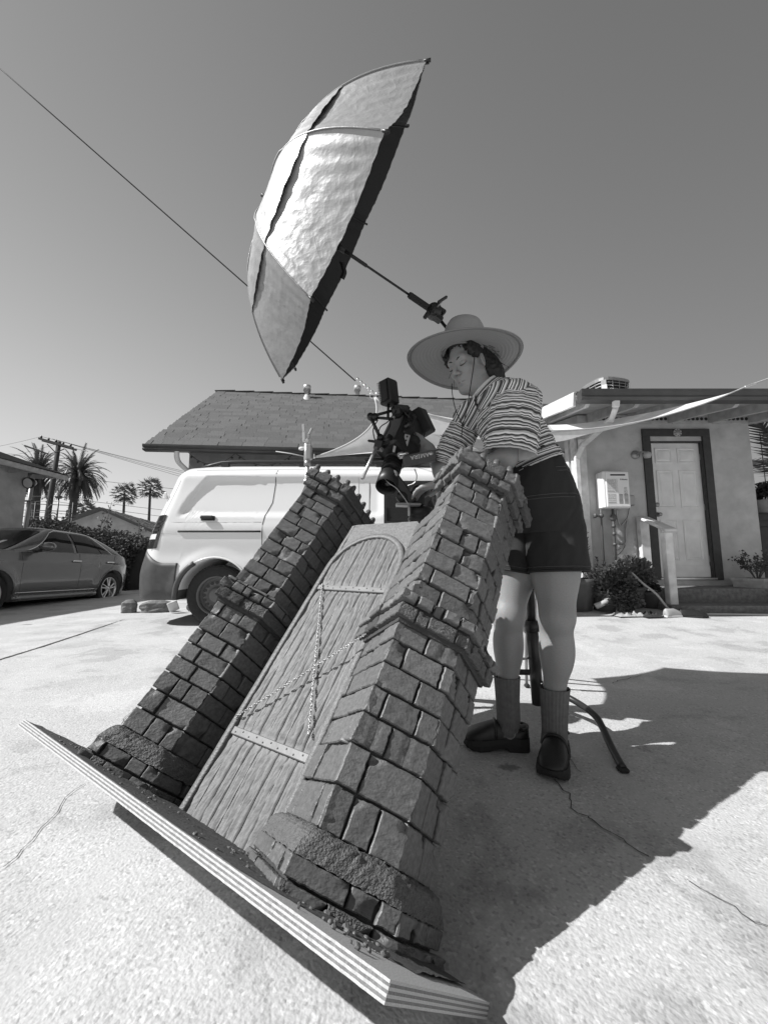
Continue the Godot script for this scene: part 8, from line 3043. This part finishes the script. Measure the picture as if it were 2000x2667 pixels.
	beam(s, P.call(-0.489, 1.55), P.call(-0.467, 1.597), 0.028, 0.022, Vector3(1, 0, 0), 0.006)
	put(s, "jaw", M.metal_mid, g)
	s = new_st(true)
	ball(s, P.call(-0.533, 1.459), 0.028, 10, Vector3(1.3, 0.8, 0.8))
	put(s, "tee_knob", M.white_plastic, g)
	tbp(g, "knob_screw", M.chrome, [P.call(-0.53, 1.459), P.call(-0.50, 1.462)], 0.008, 6)
	bxp(g, "side_bolt", M.chrome, P.call(-0.452, 1.41), Vector3(0.02, 0.05, 0.02), 0.005)
	for k in 3:
		var an := TAU * k / 3.0 + 0.4
		tbp(g, "leg", M.metal_light, [P.call(-0.50, 0.65), P.call(-0.50, 0.31) + Vector3(cos(an) * 0.5, 0.0, sin(an) * 0.5)], 0.012, 8)
	tbp(g, "tie_cord", M.sail_hem, [P.call(-0.505, 1.405), P.call(-0.60, 1.425), P.call(-0.70, 1.44)], 0.006, 5)


func bush(parent: Node, c: Vector3, r: Vector3, n: int, size: float, m: Material, called := "leaves") -> void:
	leaf_cloud(parent, called, m, n, size, func(i: int) -> Transform3D:
		var d := Vector3(rng.randfn(), rng.randfn() * 0.8 + 0.25, rng.randfn()).normalized()
		var k := pow(rng.randf(), 0.35) * (0.82 + 0.3 * wob.get_noise_3dv(d * 3.0 + c))
		var p := c + d * r * k
		var f := frame_at(d + Vector3(rng.randf_range(-0.7, 0.7), rng.randf_range(0.0, 0.9), rng.randf_range(-0.7, 0.7)))
		return Transform3D(f * Basis(Vector3(0, 0, 1), rng.randf() * TAU), p))


func pot(parent: Node, at: Vector3, r: float, h: float, m: Material) -> void:
	var s := new_st(true)
	lathe(s, [Vector2(0.0, 0.0), Vector2(r * 0.70, 0.0), Vector2(r * 0.93, h * 0.8), Vector2(r * 1.0, h * 0.82), Vector2(r * 1.02, h), Vector2(r * 0.90, h), Vector2(r * 0.86, h * 0.86), Vector2(0.0, h * 0.84)], 24, Transform3D(Basis(), at))
	put(s, "pot", m, parent)


func build_small_things() -> void:
	var s: SurfaceTool
	# pots and shrubs left of the steps
	var y := gh(3.0, -5.0)
	var a := thing("potted_shrub", "bushy small-leaved shrub in a dark pot right against the steps", "potted plant", Vector3(3.13, gh(3.13, -5.12), -5.12), 0.0, "potted shrubs by the house wall")
	pot(a, Vector3.ZERO, 0.17, 0.26, M.terracotta)
	tbp(a, "stem", M.stem, [Vector3(0, 0.2, 0), Vector3(0.02, 0.4, 0)], 0.02, 6)
	bush(a, Vector3(0.03, 0.42, 0.0), Vector3(0.30, 0.24, 0.26), 2600, 0.045, M.leaf2)
	var b := thing("potted_shrub", "low spreading shrub spilling over its pot under the water heater", "potted plant", Vector3(2.72, gh(2.72, -4.95), -4.95), 0.0, "potted shrubs by the house wall")
	pot(b, Vector3.ZERO, 0.19, 0.24, M.terracotta)
	tbp(b, "stem", M.stem, [Vector3(0, 0.2, 0), Vector3(0.0, 0.36, 0)], 0.02, 6)
	bush(b, Vector3(0.04, 0.30, 0.06), Vector3(0.34, 0.26, 0.24), 3000, 0.042, M.leaf)
	bush(b, Vector3(0.10, 0.14, 0.20), Vector3(0.26, 0.16, 0.14), 900, 0.042, M.leaf)
	var r := thing("rosemary_plant", "upright rosemary with tall needle spikes at the house corner", "plant", Vector3(2.78, gh(2.78, -5.35), -5.35))
	var spots := []
	s = new_st(true)
	for e in [[-0.03, 0.02, 0.95, -0.02], [0.03, 0.0, 0.60, 0.05], [0.08, 0.03, 0.55, 0.08], [-0.08, 0.02, 0.52, -0.06], [0.14, 0.0, 0.48, 0.10], [0.0, 0.05, 0.45, 0.0]]:
		var p0 := Vector3(e[0], 0.0, e[1])
		var p1 := Vector3(e[0] + e[3], e[2], e[1])
		tube(s, [p0, p1], [0.008, 0.003], 5)
		for k in 70:
			var t := lerpf(0.25, 1.0, rng.randf())
			spots.append([p0.lerp(p1, t), rng.randf() * TAU])
	put(s, "stems", M.stem, r)
	leaf_cloud(r, "needles", M.leaf_dark, spots.size(), 0.05, func(i: int) -> Transform3D:
		var d := Vector3(cos(spots[i][1]), 0.9, sin(spots[i][1]))
		return Transform3D(frame_at(d) * Basis.from_scale(Vector3(0.35, 0.5, 1.0)), spots[i][0]))
	var d := thing("watering_pot", "large round dark pot with a short pale spout beside the person's leg", "pot", Vector3(2.40, gh(2.40, -5.0), -5.0))
	pot(d, Vector3.ZERO, 0.22, 0.38, M.terracotta)
	tbp(d, "spout", M.gray_plastic, [Vector3(0.10, 0.06, 0.22), Vector3(0.20, 0.11, 0.24), Vector3(0.28, 0.16, 0.22)], [0.035, 0.03, 0.045], 10)
	var e2 := thing("small_pot", "small dark flower pot between the shrub and the handrail post", "pot", Vector3(3.36, gh(3.36, -5.1), -5.1))
	pot(e2, Vector3.ZERO, 0.12, 0.20, M.terracotta)
	bush(e2, Vector3(0, 0.24, 0), Vector3(0.12, 0.08, 0.1), 260, 0.045, M.leaf_dark)
	# planter and tree at the right corner
	var pl := thing("square_planter", "pale square planter with a small airy tree by the house's right corner", "planter", Vector3(4.98, gh(4.98, -5.35), -5.35), 0.25)
	s = new_st()
	var prof := []
	for k in [[0.15, 0.0], [0.19, 0.30], [0.20, 0.30], [0.20, 0.335], [0.165, 0.335], [0.16, 0.28]]:
		var ring := PackedVector3Array()
		for c in [[-1, 1], [1, 1], [1, -1], [-1, -1]]: ring.append(Vector3(c[0] * k[0], k[1], c[1] * k[0]))
		prof.append(ring)
	loft(s, prof)
	put(s, "box", M.pale_pot, pl)
	s = new_st(true)
	spots = []
	for k in 9:
		var an := k * 2.4
		var q0 := Vector3(0, 0.28, 0)
		var q1 := Vector3(cos(an) * 0.08, 0.44, sin(an) * 0.08)
		var q2 := Vector3(cos(an) * rng.randf_range(0.16, 0.26), rng.randf_range(0.52, 0.68), sin(an) * 0.2)
		tube(s, curve([q0, q1, q2], 3), 0.006, 5)
		for i in 60: spots.append(q1.lerp(q2, rng.randf_range(0.0, 1.1)) + Vector3(rng.randf_range(-1, 1), rng.randf_range(-0.6, 1), rng.randf_range(-1, 1)) * 0.05)
	put(s, "branches", M.stem, pl)
	leaf_cloud(pl, "leaves", M.leaf, spots.size(), 0.035, func(i: int) -> Transform3D: return Transform3D(rand_basis(), spots[i]))
	var dr := thing("round_urn", "dark rounded urn at the right edge beside the square planter", "urn", Vector3(5.14, gh(5.14, -5.05), -5.05))
	s = new_st(true)
	lathe(s, [Vector2(0.0, 0.0), Vector2(0.13, 0.0), Vector2(0.20, 0.10), Vector2(0.21, 0.22), Vector2(0.15, 0.33), Vector2(0.11, 0.36), Vector2(0.125, 0.39), Vector2(0.10, 0.39), Vector2(0.09, 0.30), Vector2(0.0, 0.30)], 24)
	put(s, "urn", M.clog, dr)
	# hose, shoes, cloth
	var ho := thing("garden_hose", "pale garden hose slanting from the shrub down to the step", "hose")
	var hp := curve([Vector3(3.03, 0.58, -4.90), Vector3(3.10, 0.46, -4.82), Vector3(3.22, 0.33, -4.76), Vector3(3.34, gh(3.3, -4.7) + 0.05, -4.72), Vector3(3.50, gh(3.5, -4.68) + 0.016, -4.70), Vector3(3.9, gh(3.9, -4.66) + 0.016, -4.68), Vector3(4.6, gh(4.6, -4.6) + 0.016, -4.66), Vector3(5.4, gh(5.4, -4.6) + 0.016, -4.64)], 6)
	tbp(ho, "tube", M.gray_plastic, hp, 0.013, 8)
	for k in 2:
		var sh := thing("shoe", ["worn grey shoe lying nearest the handrail post's foot", "dark shoe just right of the worn grey one"][k], "shoe", [Vector3(3.30, gh(3.3, -4.62), -4.62), Vector3(3.50, gh(3.5, -4.60), -4.60)][k], [0.3, -0.25][k], "pair of shoes by the steps")
		var rings := []
		for e in [[-0.13, 0.025, 0.075], [-0.11, 0.036, 0.085], [-0.05, 0.036, 0.08], [0.0, 0.038, 0.085], [0.06, 0.046, 0.065], [0.11, 0.042, 0.05], [0.14, 0.02, 0.035]]:
			var ring := PackedVector3Array()
			for q in 14:
				var an := PI * q / 13.0
				ring.append(Vector3(e[0], 0.012 + sin(an) * e[2], cos(an) * e[1]))
			rings.append(ring)
		s = new_st(true)
		loft(s, rings)
		put(s, "upper", [M.gray_plastic, M.clog][k], sh)
		s = new_st()
		prism(s, [Vector2(-0.135, -0.03), Vector2(-0.135, 0.03), Vector2(0.0, 0.042), Vector2(0.08, 0.05), Vector2(0.15, 0.02), Vector2(0.15, -0.02), Vector2(0.08, -0.05), Vector2(0.0, -0.042)], Vector3.ZERO, Vector3.RIGHT, Vector3(0, 0, 1), Vector3(0, 0.02, 0))
		put(s, "sole", M.white_plastic if k == 0 else M.clog_sole, sh)
	for k in 2:
		var cl := thing("rag", ["crumpled white rag on the concrete left of the shoes", "dark crumpled rag between the white rag and the shoes"][k], "rag", [Vector3(2.80, gh(2.8, -4.66), -4.66), Vector3(3.04, gh(3.04, -4.62), -4.62)][k], 0.1)
		s = new_st(true)
		grid(s, 24, 16, func(u: float, v: float) -> Vector3:
			var edge := minf(minf(u, 1.0 - u), minf(v, 1.0 - v))
			var h := 0.006 + (absf(wob.get_noise_3d(u * 4.0, v * 4.0, k * 7.0)) * 0.09) * smoothstep(0.0, 0.2, edge)
			return Vector3((u - 0.5) * [0.34, 0.24][k] + wob.get_noise_2d(u * 3.0, v * 3.0) * 0.02, h, (v - 0.5) * 0.18))
		put(s, "cloth", [M.soffit, M.black_soft][k], cl)
	# right edge: dark gate, palm leaves, hanging basket
	var f := thing("side_gate", "dark board gate beyond the right corner of the house addition", "gate", Vector3(6.2, 0, -6.3))
	for k in 7: bxp(f, "board", M.dark_trim, Vector3(-0.62 + k * 0.16, 0.78, 0.0), Vector3(0.152, 1.5, 0.03), 0.004)
	for yy in [0.35, 1.3]: bxp(f, "rail", M.dark_trim, Vector3(-0.1, yy, 0.03), Vector3(1.2, 0.09, 0.03), 0.004)
	var hb := thing("hanging_basket", "hanging basket with trailing dark plant at the right edge", "hanging basket", Vector3(6.02, 1.66, -6.15))
	s = new_st(true)
	lathe(s, [Vector2(0.0, -0.20), Vector2(0.14, -0.18), Vector2(0.19, -0.02), Vector2(0.20, 0.0), Vector2(0.18, 0.0), Vector2(0.0, -0.02)], 18)
	put(s, "bowl", M.pale_pot, hb)
	bush(hb, Vector3(0, 0.08, 0), Vector3(0.24, 0.18, 0.22), 500, 0.07, M.leaf_dark)
	tbp(hb, "chain", M.wire, [Vector3(0, 0.1, 0), Vector3(0, 1.1, 0)], 0.006, 5)
	var pt := thing("palm_tree", "feathery palm leaves showing round the addition's right corner", "palm tree", Vector3(7.9, 0.0, -7.4))
	tbp(pt, "trunk", M.palm_trunk, [Vector3(0, -0.2, 0), Vector3(-0.05, 2.2, 0)], [0.14, 0.10], 10)
	s = new_st()
	for e in [[Vector3(-0.9, 0.42, 0.3), 1.8, 0.9], [Vector3(-0.95, 0.05, 0.25), 1.7, 0.8], [Vector3(-0.9, -0.15, 0.2), 1.5, 0.6], [Vector3(-0.6, 0.9, 0.2), 1.9, 0.9], [Vector3(0.8, 0.5, 0.2), 1.8, 0.9], [Vector3(0.5, 0.9, -0.3), 1.8, 0.9], [Vector3(-0.3, 0.7, -0.7), 1.7, 0.9], [Vector3(-0.72, 0.62, 0.5), 1.8, 0.8]]:
		frond(s, Vector3(-0.05, 2.2, 0), e[0], e[1], e[2], 0.42, 26)
	put(s, "crown", M.frond, pt)
	var pb := thing("palm_tree", "tip of a palm leaf rising behind the addition's roof gutter", "palm tree", Vector3(8.2, 0.0, -9.5))
	tbp(pb, "trunk", M.palm_trunk, [Vector3(0, -0.2, 0), Vector3(0, 3.6, 0)], [0.14, 0.10], 10)
	s = new_st()
	for e in [[Vector3(0.25, 1.1, 0.1), 1.45, 1.4], [Vector3(-0.4, 0.9, 0.2), 1.2, 1.3], [Vector3(0.7, 0.7, 0.1), 1.3, 1.0]]: frond(s, Vector3(0, 3.6, 0), e[0], e[1], e[2], 0.34, 22)
	put(s, "crown", M.frond_pale, pb)
	var fence := thing("dark_hedge", "dark leafy screen behind the gate at the right edge", "hedge", Vector3(6.9, 0, -7.2))
	bxp(fence, "branches", M.leaf_dark, Vector3(0, 0.75, 0), Vector3(1.6, 1.6, 0.5), 0.1)
	bush(fence, Vector3(0, 0.9, 0.1), Vector3(0.95, 0.95, 0.4), 1600, 0.10, M.leaf_dark)
